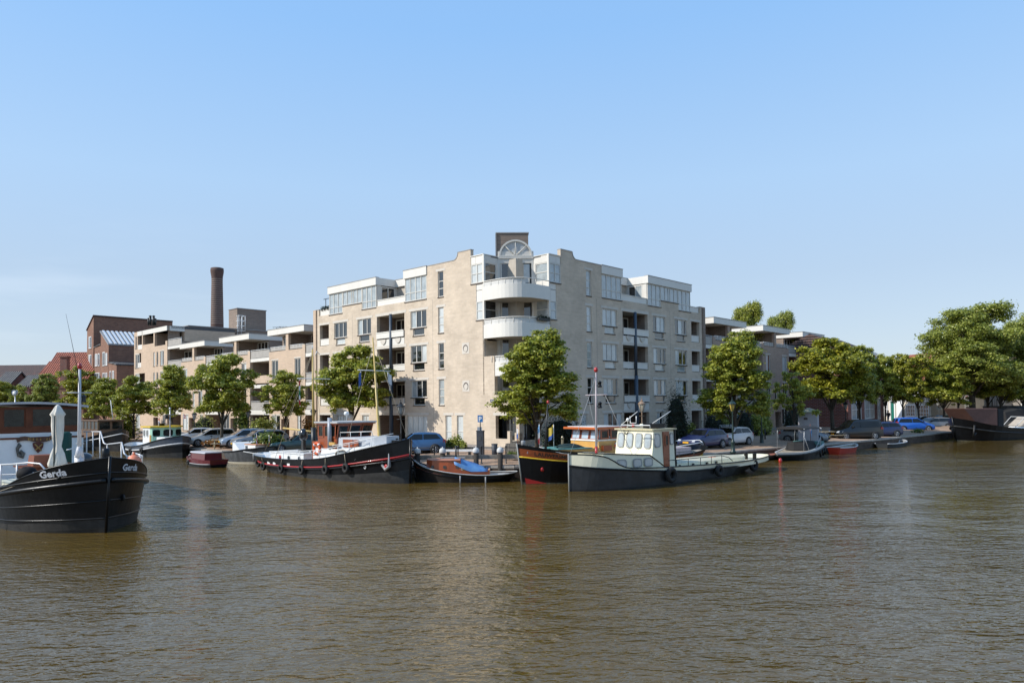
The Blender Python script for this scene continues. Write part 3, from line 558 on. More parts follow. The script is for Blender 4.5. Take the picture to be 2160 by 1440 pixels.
# plants and lamps of the roof terraces (things standing on it)
# ================================================================ stepped wings left and right of the corner building
def wing(side, mp, SB, dz, label):
    root = thing('terraced_apartment_block', label, 'apartment block', W(30, 0) if side == 'L' else W(0, 30), TH)
    mp0 = mp; mp = (lambda t, o, z: mp0(t, o, z) - (Vector((0, 30, 0)) if side == 'L' else Vector((30, 0, 0))))
    secs = [(28.13, 35.15), (39.3, 46.35), (50.3, 57.3)] + ([(61.6, 73.2)] if side == 'L' else [])
    prev = 26.45
    for k, (a, b) in enumerate(secs):
        tall = side == 'L' and k == 3
        top = 10.3 + dz; H = []; Wn = []
        nx = b
        w1 = (a + .85, a + 1.95) if not tall else (a + 1.1, a + 2.3); w2 = (b - 1.85, b - .55)
        rows = [(3.5, 1.55), (6.3 + dz * .3, 1.95), (9.05 + dz, 2.0)] + ([(11.75, 1.85)] if tall else [])
        for j, (zt, h) in enumerate(rows):
            for w_ in (w1, w2) + (((a + 3.0, a + 3.55), (a + 4.1, a + 4.65)) if j == 1 or tall else ()):
                if j == 0: continue
                H.append((w_[0], w_[1], zt - h, zt)); Wn.append((w_[0], w_[1], zt - h, zt, 2 if w_[1] - w_[0] > .8 else 1, (), 'm'))
        for w_ in ((a + .7, a + 1.5), (b - 2.2, b - .6)): H.append((w_[0], w_[1], 1.6, 3.45)); Wn.append((w_[0], w_[1], 1.6, 3.45, 2, (), 'm'))
        H.append((a + 3.0, a + 4.6, 0, 3.1))
        if tall:
            H += [(a + 7.6, a + 9.6, zt, zt + 1.9) for zt in (4.4, 7.2)] + [(70.6, 71.9, 7.2, 9.1), (70.6, 71.9, 9.9, 11.9), (70.3, 71.9, 12.45, 14.3), (66.2, 70.0, 12.95, 14.3), (62.2, 65.8, 12.5, 14.3), (a, a + 1.9, 12.98, 14.3)]
            Wn += [(72.2, 72.75, 9.9, 11.8, 1, (), 'm'), (72.2, 72.75, 12.6, 14.3, 1, (), 'm')]; H += [(72.2, 72.75, 9.9, 11.8), (72.2, 72.75, 12.6, 14.3)]
        m = MB(); zt = 14.9 if tall else top
        sol = lambda t, z: not inrect(t, z, H) and not (not tall and z > top - .35 and not (t < a + .5 or a + 3.7 > t > a + 3.1))
        if tall: sol = lambda t, z: not inrect(t, z, H)
        wallmesh(m, mp, sol, [a, b, a + .5, a + 3.1, a + 3.7] + [x for h in H for x in h[:2] if a < x < b], [B0, zt, top - .35] + [x for h in H for x in h[2:] if B0 < x < zt], .3)
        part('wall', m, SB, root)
        m = MB(); m.mbox(mp, a, a + .3, -6, -.3, B0, zt if not tall else 13.0); part('side_wall', m, BRS if side == 'L' else SB, root)  # left block's right-facing side walls take the shade-darkened brick
        m = MB(); m.mbox(mp, b - .3, b, -6, -.3, B0, zt); part('side_wall', m, BRS if side == 'L' else SB, root)
        for q_ in Wn: window(root, mp, *q_, o=-.11)
        boxes('lintel', mp, [(q_[0] - .1, q_[1] + .1, -.02, .012, q_[3] + .002, q_[3] + .12) for q_ in Wn if q_[1] - q_[0] > .6], LINT, root)
        m = MB(); recess(m, mp, a + 3.0, a + 4.6, 1.05, 3.1, .9, -.3); m.mbox(mp, a + 3.2, a + 4.4, -1.15, -1.08, 1.1, 3.0, 2); part('doorway', m, [BRS, SOFF, M('brown door', (.16, .07, .04), .5)], root)
        if tall:
            for q_ in ((70.6, 71.9, 7.2, 9.1), (70.6, 71.9, 9.9, 11.9), (70.3, 71.9, 12.45, 14.3), (66.2, 70.0, 12.95, 14.3), (62.2, 65.8, 12.5, 14.3)):
                m = MB(); recess(m, mp, *q_, 1.5, -.3); part('loggia', m, [BRS, SOFF], root)
                if q_[1] - q_[0] > 2: window(root, shift(mp, 0, -1.7), q_[0] + .5, q_[1] - .6, q_[2] + .05, 14.1, 2, (), 'd', o=0, sill=False)
            boxes('balcony_parapet', mp, [(70.6, 71.9, -.12, -.05, 9.95, 10.6), (70.3, 71.9, -.1, -.03, 12.45, 13.05), (70.6, 71.9, -.12, -.05, 7.2, 7.9)], [WHT, M('red cloth', (.35, .02, .03), .8)], root)
            m = MB(); m.mbox(mp, a, 70.0, -2.2, .06, 14.3, 14.9); m.mbox(mp, 70.2, 71.9, -2.2, .05, 14.3, 14.9); part('roof_slab', m, WHT, root)
            m = MB(); m.mbox(mp, a, b + .1, -9, -.5, 14.6, 14.95); part('roof', m, ROOF, root)
            m = MB(); m.mbox(mp, a, b, -9, -2.2, 9, 14.6); part('inner_mass', m, SB, root)
        else:
            # set-back top storey, terrace, thin roof slab on piers
            rz = 12.2 + dz
            m = MB(); m.mbox(mp, a, b + .1, -4.6, .12, rz - .58, rz); part('roof_slab', m, WHT, root)
            m = MB(); m.mbox(mp, a - .04, b + .14, -4.65, .16, rz, rz + .05); part('roof_edge', m, ZINC, root)
            boxes('pier', mp, [(a + 3.15, a + 3.65, -.3, 0, top, rz - .58)], SB, root)
            boxes('pier', mp, [(a + .1, a + .5, -.3, 0, top, top + .06)], LINT, root)
            m = MB(); m.mbox(mp, a + .1, a + 3.3, -4.4, -2.3, 9.4 + dz, rz - .58, 0); m.mbox(mp, a + 3.3, a + 3.6, -4.4, -.3, 9.4 + dz, rz - .58, 0); m.mbox(mp, a + 3.6, b, -4.4, -1.5, 9.4 + dz, rz - .58, 0); part('top_storey_wall', m, BRS if side == 'L' else BRS, root)
            window(root, shift(mp, 0, -1.5), a + 4.4, b - .4, top - .2, rz - .7, 4, (.5,), 'd', o=.01, sill=False); window(root, shift(mp, 0, -2.3), a + .3, a + 2.6, 9.5 + dz, rz - .7, 3, (), 'd', o=.01, sill=False, name='terrace_door')
            # tube railing
            for (r0, r1) in ((a + .55, a + 3.05), (a + 3.75, b - .05)):
                m = MB(); z0 = top - .3; z1 = top + .12
                m.tube([mp(r0, -.12, z0), mp(r0, -.12, z1), mp(r1, -.12, z1), mp(r1, -.12, z0)], .03, 5)
                for i in range(1, 4): t = r0 + (r1 - r0) * i / 4; m.tube([mp(t, -.12, z0), mp(t, -.12, z1)], .02, 4)
                m.mbox(mp, r0, r1, -.13, -.115, z0 + .03, z1 - .06, 1); part('railing', m, [WPIPE, M('rail panel', (.40, .37, .33), .6)], root)
            m = MB(); m.mbox(mp, a, b, -6, -.3, top - .9, top - .75); part('terrace_floor', m, SOFF, root)
            m = MB(); m.mbox(mp, a + .3, b - .3, -6, -3.6, B0, top - .9); part('inner_mass', m, SB, root)
        # recess between this block and the previous one: stacked balconies
        g0, g1 = prev, a
        zs_ = [3.5, 6.3, 9.1 + dz] + ([11.85] if tall else [])
        m = MB(); m.mbox(mp, g0, g1, -2.4, -2.1, B0, 9.4 + dz if not tall else 12); part('recess_wall', m, BRS, root)
        for i, z in enumerate(zs_):
            fl = MB(); fl.mbox(mp, g0, g1, -2.1, -.05 if i else .02, z, z + (.5 if i == 0 else .35)); part('balcony_slab', fl, WHT, root)
            if g1 - g0 > 3 and i == 1:
                m = MB(); m.mbox(mp, g0, g1, -.3, 0, z - 2.3 + 2.8, z + 1.3); part('garden_wall', m, SB, root); continue
            m = MB(); zr = z + (.5 if i == 0 else .35)
            m.tube([mp(g0 + .05, -.1, zr), mp(g0 + .05, -.1, zr + .9), mp(g1 - .05, -.1, zr + .9), mp(g1 - .05, -.1, zr)], .03, 5)
            m.mbox(mp, g0 + .05, g1 - .05, -.11, -.09, zr + .05, zr + .8, 1); part('railing', m, [WPIPE, M('rail panel', (.40, .37, .33), .6)], root)
        for z in [1.2] + [z + .5 for z in zs_[:-1]]: window(root, shift(mp, 0, -2.08), g0 + .5, g1 - .4, z + .1, z + 2.0, 3 if g1 - g0 > 3 else 2, (), 'm', o=0, sill=False)
        prev = b
    m = MB(); m.mbox(mp, 26.5, prev, -12, -6, B0, 12.0 + dz); part('rear_wall', m, BRS, root)
    return root, mp
wl, mpl = wing('L', ml, BR2, 0, 'stepped sandy brick apartment block left of the corner building')
wr, mpr = wing('R', mr, brick('shade darkened wing brick', (.44, .31, .235), (.38, .265, .20), (.40, .33, .27), stain=.15), .42, 'stepped shade-darkened brick apartment block behind the trees right of the corner building')  # wing brick again, darkened in colour for the shaded side
m = MB(); m.mbox(mpr, 57.35, 67, -7, -.05, B0, 7.4); part('end_wing', m, BRS, wr)
m = MB(); m.mbox(mpr, 57.35, 67.1, -7.1, .02, 7.4, 7.7); part('roof_edge', m, WHT, wr)
for t_ in (58.5, 60.0, 63.2, 65.0): window(wr, mpr, t_, t_ + .8, 1.8, 3.7, 2, (), 'm', o=-.045); window(wr, mpr, t_, t_ + .8, 4.6, 6.4, 2, (), 'm', o=-.045)
# tall brick slabs rising behind the left block, with the ladder cage
m = MB(); m.box(3.0, 16, 32.3, 41, 10, 15.15); part('upper_wall', m, BRS, wl)
m = MB(); m.box(2.9, 16.1, 32.2, 41.1, 15.15, 15.24); part('roof_edge', m, ZINC, wl)
m = MB(); m.box(12, 16.5, 37.1, 39.8, 14, 18.75); part('lift_tower', m, BRS, wl)
m = MB(); m.box(11.9, 16.6, 37.0, 39.9, 18.75, 18.84); part('roof_edge', m, ZINC, wl)
m = MB(); yb = 32.25; xb = 9.7
for x in (xb, xb + .6): m.tube([(x, yb, 13.2), (x, yb, 16.9)], .04, 5)
for i in range(12): m.tube([(xb, yb, 13.3 + i * .3), (xb + .6, yb, 13.3 + i * .3)], .022, 4)
for z in (14.9, 15.6, 16.3, 17.0): m.tube([(xb - .15, yb, z), (xb - .15, yb - .75, z), (xb + .75, yb - .75, z), (xb + .75, yb, z)], .04, 4)
for x, y in ((xb - .15, yb - .75), (xb + .75, yb - .75), (xb + .3, yb - .75)): m.tube([(x, y, 14.8), (x, y, 17.05)], .04, 4)
part('ladder_cage', m, WPIPE, wl)
# ================================================================ chimney
m = MB(); ct = YP(458, 690, 160); n_ = 40; prof = []
for i in range(n_ + 1):
    z = -14 + 35 * i / n_ ; r = 1.62 - .35 * i / n_
    prof.append((r, z))
H_ = YP(458, 565, 160).z - ct.z
prof = [(1.75, -24)]
for i in range(46):
    z = -2 + (H_ - 1.2) * i / 45; r = 1.40 - .22 * i / 45; prof += [(r, z)]
prof += [(1.22, H_ - 2.0), (1.36, H_ - 1.2), (1.42, H_ - .7), (1.36, H_ - .1), (1.05, H_)]
prof.sort(key=lambda p: p[1])
m.lathe(prof, n=24)
ch = thing('chimney', 'tall round dark brick factory chimney with pale bands standing far behind the roofs', 'chimney', ct)
part('shaft', m, brick('chimney brick', (.125, .08, .068), (.095, .062, .054), (.11, .08, .065), stain=.2), ch)
for i in range(22):
    z = -1.2 + i * (H_ - 3.4) / 21 + 2; r = 1.40 - .22 * (z + 2) / (H_ - 1.2) + .02
    m = MB(); m.lathe([(r, z - .06), (r + .015, z - .05), (r + .015, z + .05), (r, z + .06)], n=24); part('iron_band', m, M('pale band', (.33, .27, .23), .6), ch)
# ================================================================ gabled houses on the left
def gable_house(name, label, a0, a1, b0, b1, ze, zr, matw, matr, ridge='b', wins=(), shed=0, group=None, chim=None):
    """ridge along 'a' or 'b'; walls in local street coordinates."""
    root = thing(name, label, 'house', W(a0, b0, 0), TH, group); w_, d_ = b1 - b0, a1 - a0; zb = .9
    m = MB()
    if ridge == 'b':      # gable faces the street (plane b=b0), ridge runs away from the water
        ym = d_ * (.5 if shed == 0 else (1.0 if shed > 0 else 0)); pts = [(0, 0, zb), (0, d_, zb), (0, d_, ze), (0, ym, zr), (0, 0, ze)]
        if shed: pts = [(0, 0, zb), (0, d_, zb), (0, d_, ze if shed < 0 else zr), (0, 0, zr if shed < 0 else ze)]
        m.prism(pts, (w_, 0, 0)); r = MB(); e = .12
        if shed:
            za, zb2 = (zr, ze) if shed < 0 else (ze, zr); r.hexa([(-e, -e, za + .01), (w_, -e, za + .01), (w_, d_ + e, zb2 + .01), (-e, d_ + e, zb2 + .01)] + [(-e, -e, za + .2), (w_, -e, za + .2), (w_, d_ + e, zb2 + .2), (-e, d_ + e, zb2 + .2)])
        else:
            for y0 in (-e, d_ + e):
                zz = ze - .12; r.hexa([(-e, y0, zz), (w_, y0, zz), (w_, ym, zr + .02), (-e, ym, zr + .02), (-e, y0, zz + .2), (w_, y0, zz + .2), (w_, ym, zr + .22), (-e, ym, zr + .22)])
    else:
        pts = [(0, 0, zb), (w_, 0, zb), (w_, 0, ze), (w_ / 2, 0, zr), (0, 0, ze)]; m.prism(pts, (0, d_, 0)); r = MB(); e = .2
        for x0 in (-e, w_ + e): zz = ze - .15; r.hexa([(x0, -e, zz), (w_ / 2, -e, zr + .02), (w_ / 2, d_ + e, zr + .02), (x0, d_ + e, zz), (x0, -e, zz + .2), (w_ / 2, -e, zr + .22), (w_ / 2, d_ + e, zr + .22), (x0, d_ + e, zz + .2)])
    part('wall', m, matw, root); rf = part('roof', r, matr, root)
    if chim:
        cm = MB(); x, y, z0, z1 = chim; cm.box(x - .35, x + .35, y - .45, y + .45, z0, z1); cm.box(x - .42, x + .42, y - .52, y + .52, z1, z1 + .12); part('chimney', cm, BRR, rf)
    for (t0, t1, z0, z1, c) in wins: window(root, lambda t, o, z: Vector((-o, t, z)), t0, t1, z0, z1, c, (), 'm', o=.0, fw=.1, fm=WPT)
    return root
RT = tiles('red roof tiles', (.36, .10, .05), (.20, .055, .035)); DT = tiles('dark roof tiles', (.13, .07, .055), (.06, .045, .04)); GT = tiles('grey roof tiles', (.12, .115, .11), (.06, .06, .06))
def ab_at(px, py, off=0):   # street-front plane (b = -off): along and height for a pixel
    r = ray(px, py); n_ = DR; k = ((C0.dot(n_) - off) / (r.x * n_.x + r.y * n_.y)); q_ = r * k; return (Vector((q_.x, q_.y, 0)) - C0).dot(DL), q_.z + HC
A = lambda x: ab_at(x, 760)[0]
Zf = lambda x, y: ab_at(x, y)[1]
# brown brick houses px 182-283
a1, a0 = A(183), A(230)
gh1 = gable_house('brick_house', 'tall brown brick house with a single steep slanting roof and white windows', A(197), A(183.5), 0, 12, Zf(183, 698), Zf(197, 667), BRD, DT, 'b', shed=-1, wins=[(.9, 2.2, Zf(190, 735), Zf(190, 710), 2), (.9, 2.2, Zf(190, 772), Zf(190, 748), 2), (.9, 2.2, Zf(190, 812), Zf(190, 786), 2)])
gable_house('brick_house', 'low narrow brown brick house part with a lean-to roof between two taller houses', A(212), A(198.5), .05, 12, Zf(199, 733), Zf(211, 728), BRD, GT, 'b', shed=-1, wins=[(.5, 1.2, Zf(205, 772), Zf(205, 746), 1), (1.5, 2.6, Zf(205, 772), Zf(205, 746), 2), (.5, 2.6, Zf(205, 812), Zf(205, 786), 3)])
gs = gable_house('brick_house', 'brown brick house with a corrugated white striped roof and skylight', A(229), A(212.5), 0, 14, Zf(228, 728), Zf(213, 700), BRD, M('grey corrugated roof', (.32, .31, .30), .5), 'b', shed=1, wins=[(.5, 1.2, Zf(222, 771), Zf(222, 745), 1), (1.5, 2.6, Zf(222, 771), Zf(222, 742), 2), (.5, 1.2, Zf(222, 812), Zf(222, 786), 1), (1.5, 2.6, Zf(222, 812), Zf(222, 786), 2)])
rf = [c for c in gs.children if c.name.startswith('roof')][0]
w_ = 14; d_ = A(212.5) - A(229); za, zb2 = Zf(228, 728), Zf(213, 700)
rm = MB()
for i in range(22): x = .2 + i * .62; rm.hexa([(x, -.12, za + .21), (x + .3, -.12, za + .21), (x + .3, d_ + .1, zb2 + .21), (x, d_ + .1, zb2 + .21), (x, -.12, za + .30), (x + .3, -.12, za + .30), (x + .3, d_ + .1, zb2 + .30), (x, d_ + .1, zb2 + .30)])
part('white_rib', rm, WPT, rf)['kind'] = 'stuff'
gable_house('brick_house', 'low brown brick house with a blind side window beside the sandy apartment block', A(246), A(229.5), 0, 12, Zf(246, 770), Zf(230, 765), BRD, GT, 'b', shed=1, wins=[(1.0, 1.7, Zf(238, 800), Zf(238, 782), 1), (2.2, 2.9, Zf(238, 800), Zf(238, 782), 1)])
# side wall slope running up to the apartment block: brown lean-to gable
m = MB(); m.add([(.02, 0, Zf(247, 768)), (9, 0, Zf(247, 768) + 3.2), (9, 0, 1), (.02, 0, 1), (.02, -.3, Zf(247, 768)), (9, -.3, Zf(247, 768) + 3.2), (9, -.3, 1), (.02, -.3, 1)], [(0, 1, 2, 3), (4, 5, 6, 7), (0, 1, 5, 4), (1, 2, 6, 5), (2, 3, 7, 6), (3, 0, 4, 7)])
# farther red roofed gables
def far_gable(label, pxl, pxr, ye, yr, D, dp, matw, matr, yb=880, chim=False, win=True):
    pl, pr = YP(pxl, ye, D), YP(pxr, ye, D); zr = YP((pxl + pxr) / 2, yr, D).z; wd = (pr - pl).length
    root = thing('gabled_house', label, 'house', (pl.x, pl.y, 0), TH - R(48), 'red tiled gabled houses at the far left')
    m = MB(); m.prism([(0, 0, .9), (wd, 0, .9), (wd, 0, pl.z), (wd / 2, 0, zr), (0, 0, pl.z)], (0, dp, 0)); part('wall', m, matw, root)
    r = MB()
    for x0 in (-.2, wd + .2): r.hexa([(x0, -.15, pl.z - .1), (wd / 2, -.15, zr + .02), (wd / 2, dp, zr + .02), (x0, dp, pl.z - .1), (x0, -.15, pl.z + .12), (wd / 2, -.15, zr + .24), (wd / 2, dp, zr + .24), (x0, dp, pl.z + .12)])
    rf = part('roof', r, matr, root)
    if win: window(root, lambda t, o, z: Vector((t, -o, z)), wd / 2 - .4, wd / 2 + .4, (pl.z + zr) / 2 - 1.6, (pl.z + zr) / 2 - .1, 1, (), 'd', o=.0, fm=WPT)
    return root
def slope_house(label, pxl, pxr, ye, yr, D, matw, matr, rz=0, dp=9, group=None):
    pl, pr = YP(pxl, ye, D), YP(pxr, ye, D); zr = YP((pxl + pxr) / 2, yr, D + dp / 2).z; wd = (pr - pl).length
    root = thing('tiled_house', label, 'house', (pl.x, pl.y, 0), rz, group)
    m = MB(); m.prism([(0, 0, .9), (0, 0, pl.z), (0, dp / 2, zr), (0, dp, pl.z), (0, dp, .9)], (wd, 0, 0)); part('wall', m, matw, root)
    r = MB(); e = .25
    for y0 in (-e, dp + e): r.hexa([(-e, y0, pl.z - .1), (wd + e, y0, pl.z - .1), (wd + e, dp / 2, zr + .03), (-e, dp / 2, zr + .03), (-e, y0, pl.z + .12), (wd + e, y0, pl.z + .12), (wd + e, dp / 2, zr + .25), (-e, dp / 2, zr + .25)])
    part('roof', r, matr, root); return root
slope_house('broad red tiled roof behind the left trees, its gable edge to the left', 86, 182, 805, 746, 118, BRD, RT)
slope_house('smaller red tiled roof with a brick chimney standing in front of the broad red roof', 104, 176, 812, 759, 110, BRD, RT)
m = MB(); c_ = YP(137, 790, 109); m.box(-.5, .5, -.4, .4, -2, 2.6); m.box(-.6, .6, -.5, .5, 2.6, 2.8); single('roof_chimney', m, BRR, 'stubby red brick chimney rising from the small red roof', 'chimney', c_)
slope_house('narrow red gabled house left of the broad red roof', 70, 88, 812, 765, 119, BRR, RT)
slope_house('long dark red roofed house at the far left edge', -40, 70, 812, 773, 122, BRR, DT)
for i, (x0, x1, y0, y1) in enumerate(((-8, 20, 812, 787), (40, 62, 815, 794))):
    slope_house(['dormer with a grey tiled roof cut by the left picture edge', 'dormer with a grey tiled roof in the dark red roof'][i], x0, x1, y0, y1, 112, BRR, GT, dp=5)
# pale terrace low behind the left trees
root = thing('row_house', 'low cream rendered row house with tall windows behind the left trees', 'house', W(74.5, .5), TH)
m = MB(); m.box(0, 8, 0, 24, .9, 5.2); part('wall', m, M('cream render', (.60, .53, .43), .8), root)
m = MB(); m.box(-.3, 8.2, -.2, 24.2, 5.2, 5.5); part('roof', m, WHT, root)
for i in range(9): window(root, ml, 1 + i * 2.5, 2.6 + i * 2.5, 1.7, 4.0, 2, (), 'm', o=.0, fm=WPT)
# ================================================================ far right houses
def front_house(name, label, pxl, pxr, ytop, D0, D1, matw, wins, ze=None, group=None, roof=None, dp=8, extra=None):
    pl, pr = YP(pxl, ytop, D0), YP(pxr, ytop, D1); d = pr - pl; rz = math.atan2(d.y, d.x); wd = math.hypot(d.x, d.y); z = (pl.z + pr.z) / 2
    root = thing(name, label, 'house', (pl.x, pl.y, 0), rz, group)
    m = MB(); m.box(0, wd, 0, dp, .9, z); part('wall', m, matw, root); m = MB(); m.box(-.15, wd + .15, -.25, .1, z, z + .3); part('cornice', m, WPT, root)
    if roof:
        r = MB(); r.prism([(-.1, -.2, z + .3), (-.1, dp / 2, z + roof[0]), (-.1, dp + .2, z + .3)], (wd + .2, 0, 0)); part('roof', r, roof[1], root)
    mp = lambda t, o, z_: Vector((t, -o, z_))
    for (u0, u1, z0, z1, c, rw, pn) in wins: window(root, mp, u0 * wd, u1 * wd, z0, z1, c, rw, pn, o=.0, fw=.12, fm=WPT, sill=False)
    return root, wd, mp
CR = M('cream render', (.60, .53, .43), .8); WR = M('white render', (.62, .60, .56), .8, var=.1); GR = M('grey render', (.30, .27, .24), .8)
front_house('brick_house', 'dark red brick house with tall white windows at the end of the right row', 1786, 1846, 745, 82, 92, BRR, [(.1, .42, 2, 5, 2, (.4,), 'm'), (.55, .9, 2, 5, 2, (.4,), 'm'), (.1, .42, 6.2, 8.4, 2, (), 'm'), (.55, .9, 6.2, 8.4, 2, (), 'm')], roof=(2.2, DT))
front_house('brick_house', 'dark red brick house with white string courses beside the cream house', 1846, 1862, 758, 93, 97, BRR, [(.1, .45, 1.8, 4.6, 1, (.4,), 'm')], roof=(2, DT))
r_, wd, mp = front_house('cream_house', 'sunlit cream house with a green front door and white framed windows behind the parked cars', 1862, 1962, 812, 108, 98, CR, [(.02, .12, 1.9, 5.0, 3, (.33, .66), 'd'), (.50, .70, 1.9, 3.6, 4, (.33, .66), 'd'), (.76, .97, 1.9, 3.6, 4, (.33, .66), 'd'), (.50, .70, 4.0, 5.3, 4, (.5,), 'd'), (.76, .97, 4.0, 5.3, 4, (.5,), 'd')], roof=(4.6, RT))
m = MB(); m.mbox(mp, .19 * wd, .27 * wd, 0, .06, 1.3, 4.0); part('front_door', m, M('green door', (.0, .13, .09), .4), r_)
m = MB(); m.mbox(mp, .17 * wd, .19 * wd, 0, .2, 1.2, 5.4); part('pilaster', m, WPT, r_)
m = MB(); m.mbox(mp, .27 * wd, .29 * wd, 0, .2, 1.2, 5.4); part('pilaster', m, WPT, r_)
window(r_, mp, .195 * wd, .265 * wd, 4.1, 5.2, 2, (), 'd', o=.0, fm=WPT, sill=False)
m = MB(); m.mbox(mp, .33 * wd, .46 * wd, 0, .25, 1.2, 5.6); part('bay_front', m, WPT, r_)
front_house('brown_house', 'brown brick house half hidden by yellow green ivy right of the cream house', 1964, 1983, 815, 106, 104, BRD, [], roof=(4, RT))
front_house('white_house', 'white rendered house with grey door behind the traffic board', 1985, 2036, 815, 105, 101, WR, [(.55, .7, 1.8, 4.2, 1, (), 'd'), (.8, .93, 1.8, 4.2, 1, (), 'd')], roof=(4, DT))
front_house('brown_house', 'dark brown house between the two white houses', 2036, 2066, 812, 104, 102, BRD, [(.15, .4, 2, 3.8, 1, (), 'm'), (.6, .85, 2, 3.8, 1, (), 'm')], roof=(4, RT))
front_house('white_house', 'pale grey white house behind the big plane trunk', 2066, 2108, 808, 103, 100, WR, [(.1, .25, 1.8, 4.4, 1, (), 'd'), (.55, .7, 1.8, 4.4, 1, (), 'd'), (.8, .93, 1.8, 4.4, 1, (), 'd')], roof=(4, DT))
front_house('grey_house', 'grey rendered low house at the right picture edge', 2108, 2200, 815, 102, 97, GR, [(.1, .25, 2, 4, 2, (), 'm'), (.5, .65, 2, 4, 2, (), 'm')], roof=(3.5, DT))
pb = GP(2150, 925, .6)
m = MB(); m.box(-1, 30, -2, 4, .3, 3.0, 0); m.box(-1.3, 30, -2.5, 4, 3.0, 3.35, 1); m.box(.5, 30, -2.03, -1.95, .5, 2.2, 2)  # darkness inside the opening is painted on a flat panel
single('boathouse', m, [CONC, ROOF, DK], 'low grey shed with a painted dark opening at the right water edge', 'shed', YP(2140, 925, 92) * 1 - Vector((0, 0, YP(2140, 925, 92).z)))
# ================================================================ trees
def leafcloud(seed, blobs, n, size, flat=.55):
    r = random.Random(seed); m = MB(); tot = sum(b[1][0] * b[1][1] * b[1][2] for b in blobs) ; vs = []; fs = []
    for c, rad in blobs:
        k = max(12, int(n * rad[0] * rad[1] * rad[2] / tot))
        for _ in range(k):
            u = r.uniform(-1, 1); th = r.uniform(0, 2 * math.pi); q = r.uniform(.5, 1.1) if r.random() < .86 else r.uniform(1.1, 1.6); s_ = math.sqrt(1 - u * u)
            nv = Vector((s_ * math.cos(th), s_ * math.sin(th), u)); p = Vector(c) + Vector((nv.x * rad[0], nv.y * rad[1], nv.z * rad[2])) * q
            ax = (nv * .6 + Vector((r.gauss(0, .42), r.gauss(0, .42), r.gauss(.55, .4)))).normalized()
            t = ax.orthogonal().normalized(); t.rotate(Matrix.Rotation(r.uniform(0, 6.28), 3, ax)); bt = ax.cross(t); sz = size * r.uniform(.6, 1.25)
            o = len(vs); vs += [p - t * sz * .5, p + bt * sz * .34 + ax * sz * .08, p + t * sz * .55, p - bt * sz * .34 + ax * sz * .08]; fs.append((o, o + 1, o + 2, o + 3))
    m.add(vs, fs); return m
def treemesh(seed, h0, rx, rz, nb, n, size, irr=.35, trunk=.17, lean=0):
    """crown base h0, half width rx, half height rz; returns trunk mesh builder and crown mesh builder"""
    r = random.Random(seed); cz = h0 + rz; T = MB(); lx = lean
    T.tube([(0, 0, -.2), (lx * .1, 0, h0 * .5), (lx * .3, 0, h0), (lx * .5, .05, cz), (lx * .6, .1, cz + rz * .55)], trunk, 9, rs=[trunk * 1.25, trunk, trunk * .85, trunk * .5, .03])
    blobs = []; lobes = [(Vector((lx * .6, 0, cz + rz * .55)), rx * .42), (Vector((lx * .4, 0, cz)), rx * .50)]
    nl = 8 + int(irr * 5); el = max(1.0, rz / rx)
    for i in range(nl):
        a = 2 * math.pi * (i + r.uniform(-.3, .3)) / nl; q = rx * r.uniform(.40, .62); zz = cz + rz * ((-.60, .15, -.35, .38, -.05, -.5, .25, -.2)[i % 8] + r.uniform(-.08, .08)); lobes.append((Vector((lx * .5 + q * math.cos(a), q * math.sin(a), zz)), rx * r.uniform(.34, .46)))
    for i in range(4): lobes.append((Vector((lx * .5 + r.uniform(-.4, .4) * rx, r.uniform(-.4, .4) * rx, cz + rz * r.uniform(.5, .80))), rx * r.uniform(.18, .30)))
    for c, lr in lobes: mid = Vector((lx * .3, 0, h0 + (c.z - h0) * .35)); T.tube([Vector((lx * .25, 0, max(h0 * .8, c.z - rz * .7 - .3))), (mid + c) / 2 + Vector((0, 0, .1)), c, c + Vector((r.uniform(-.3, .3), r.uniform(-.3, .3), lr * .6))], .05, 5, rs=[trunk * .5, trunk * .34, trunk * .2, .01])
    wsum = [lr ** 2 for _, lr in lobes]
    for i in range(nb):
        c0, lr = r.choices(lobes, wsum)[0]; u = r.uniform(-.8, 1); a = r.uniform(0, 2 * math.pi); s_ = math.sqrt(1 - u * u); q = lr * r.uniform(.45, 1.12)
        c = c0 + Vector((q * s_ * math.cos(a), q * s_ * math.sin(a), q * u * .85 * el)); b = rx * r.uniform(.07, .16)
        blobs.append((c, (b * r.uniform(.9, 1.4), b * r.uniform(.9, 1.4), b * r.uniform(.5, .8))))
        if i % 3 == 0: T.tube([c0, (c0 + c) / 2, c], .02, 4, rs=[trunk * .16, trunk * .1, .008])
    return T, leafcloud(seed + 50, blobs, n, size)
_tm = {}
def tmesh(k):
    if k in _tm: return _tm[k]
    P = {'a': (11, 2.4, 2.6, 3.1, 240, 34000, .20, .5, .13, .3), 'b': (12, 2.7, 2.6, 3.0, 170, 22000, .20, .8, .11, -.5), 'c': (13, 2.6, 2.6, 3.6, 110, 17000, .20, .4, .17, .2),
         'o': (17, 2.7, 2.6, 2.7, 70, 10000, .20, .9, .10, .7), 'p': (21, 4.6, 6.0, 6.2, 420, 75000, .26, .5, .34, 0), 'd': (23, 1.9, 2.6, 4.3, 330, 52000, .19, .5, .15, .1), 'e': (31, 2.3, 2.6, 3.2, 240, 34000, .20, .6, .13, -.2)}[k]
    T, Lc = treemesh(*P); _tm[k] = (T.mesh('trunk', BARK), Lc, {}); return _tm[k]
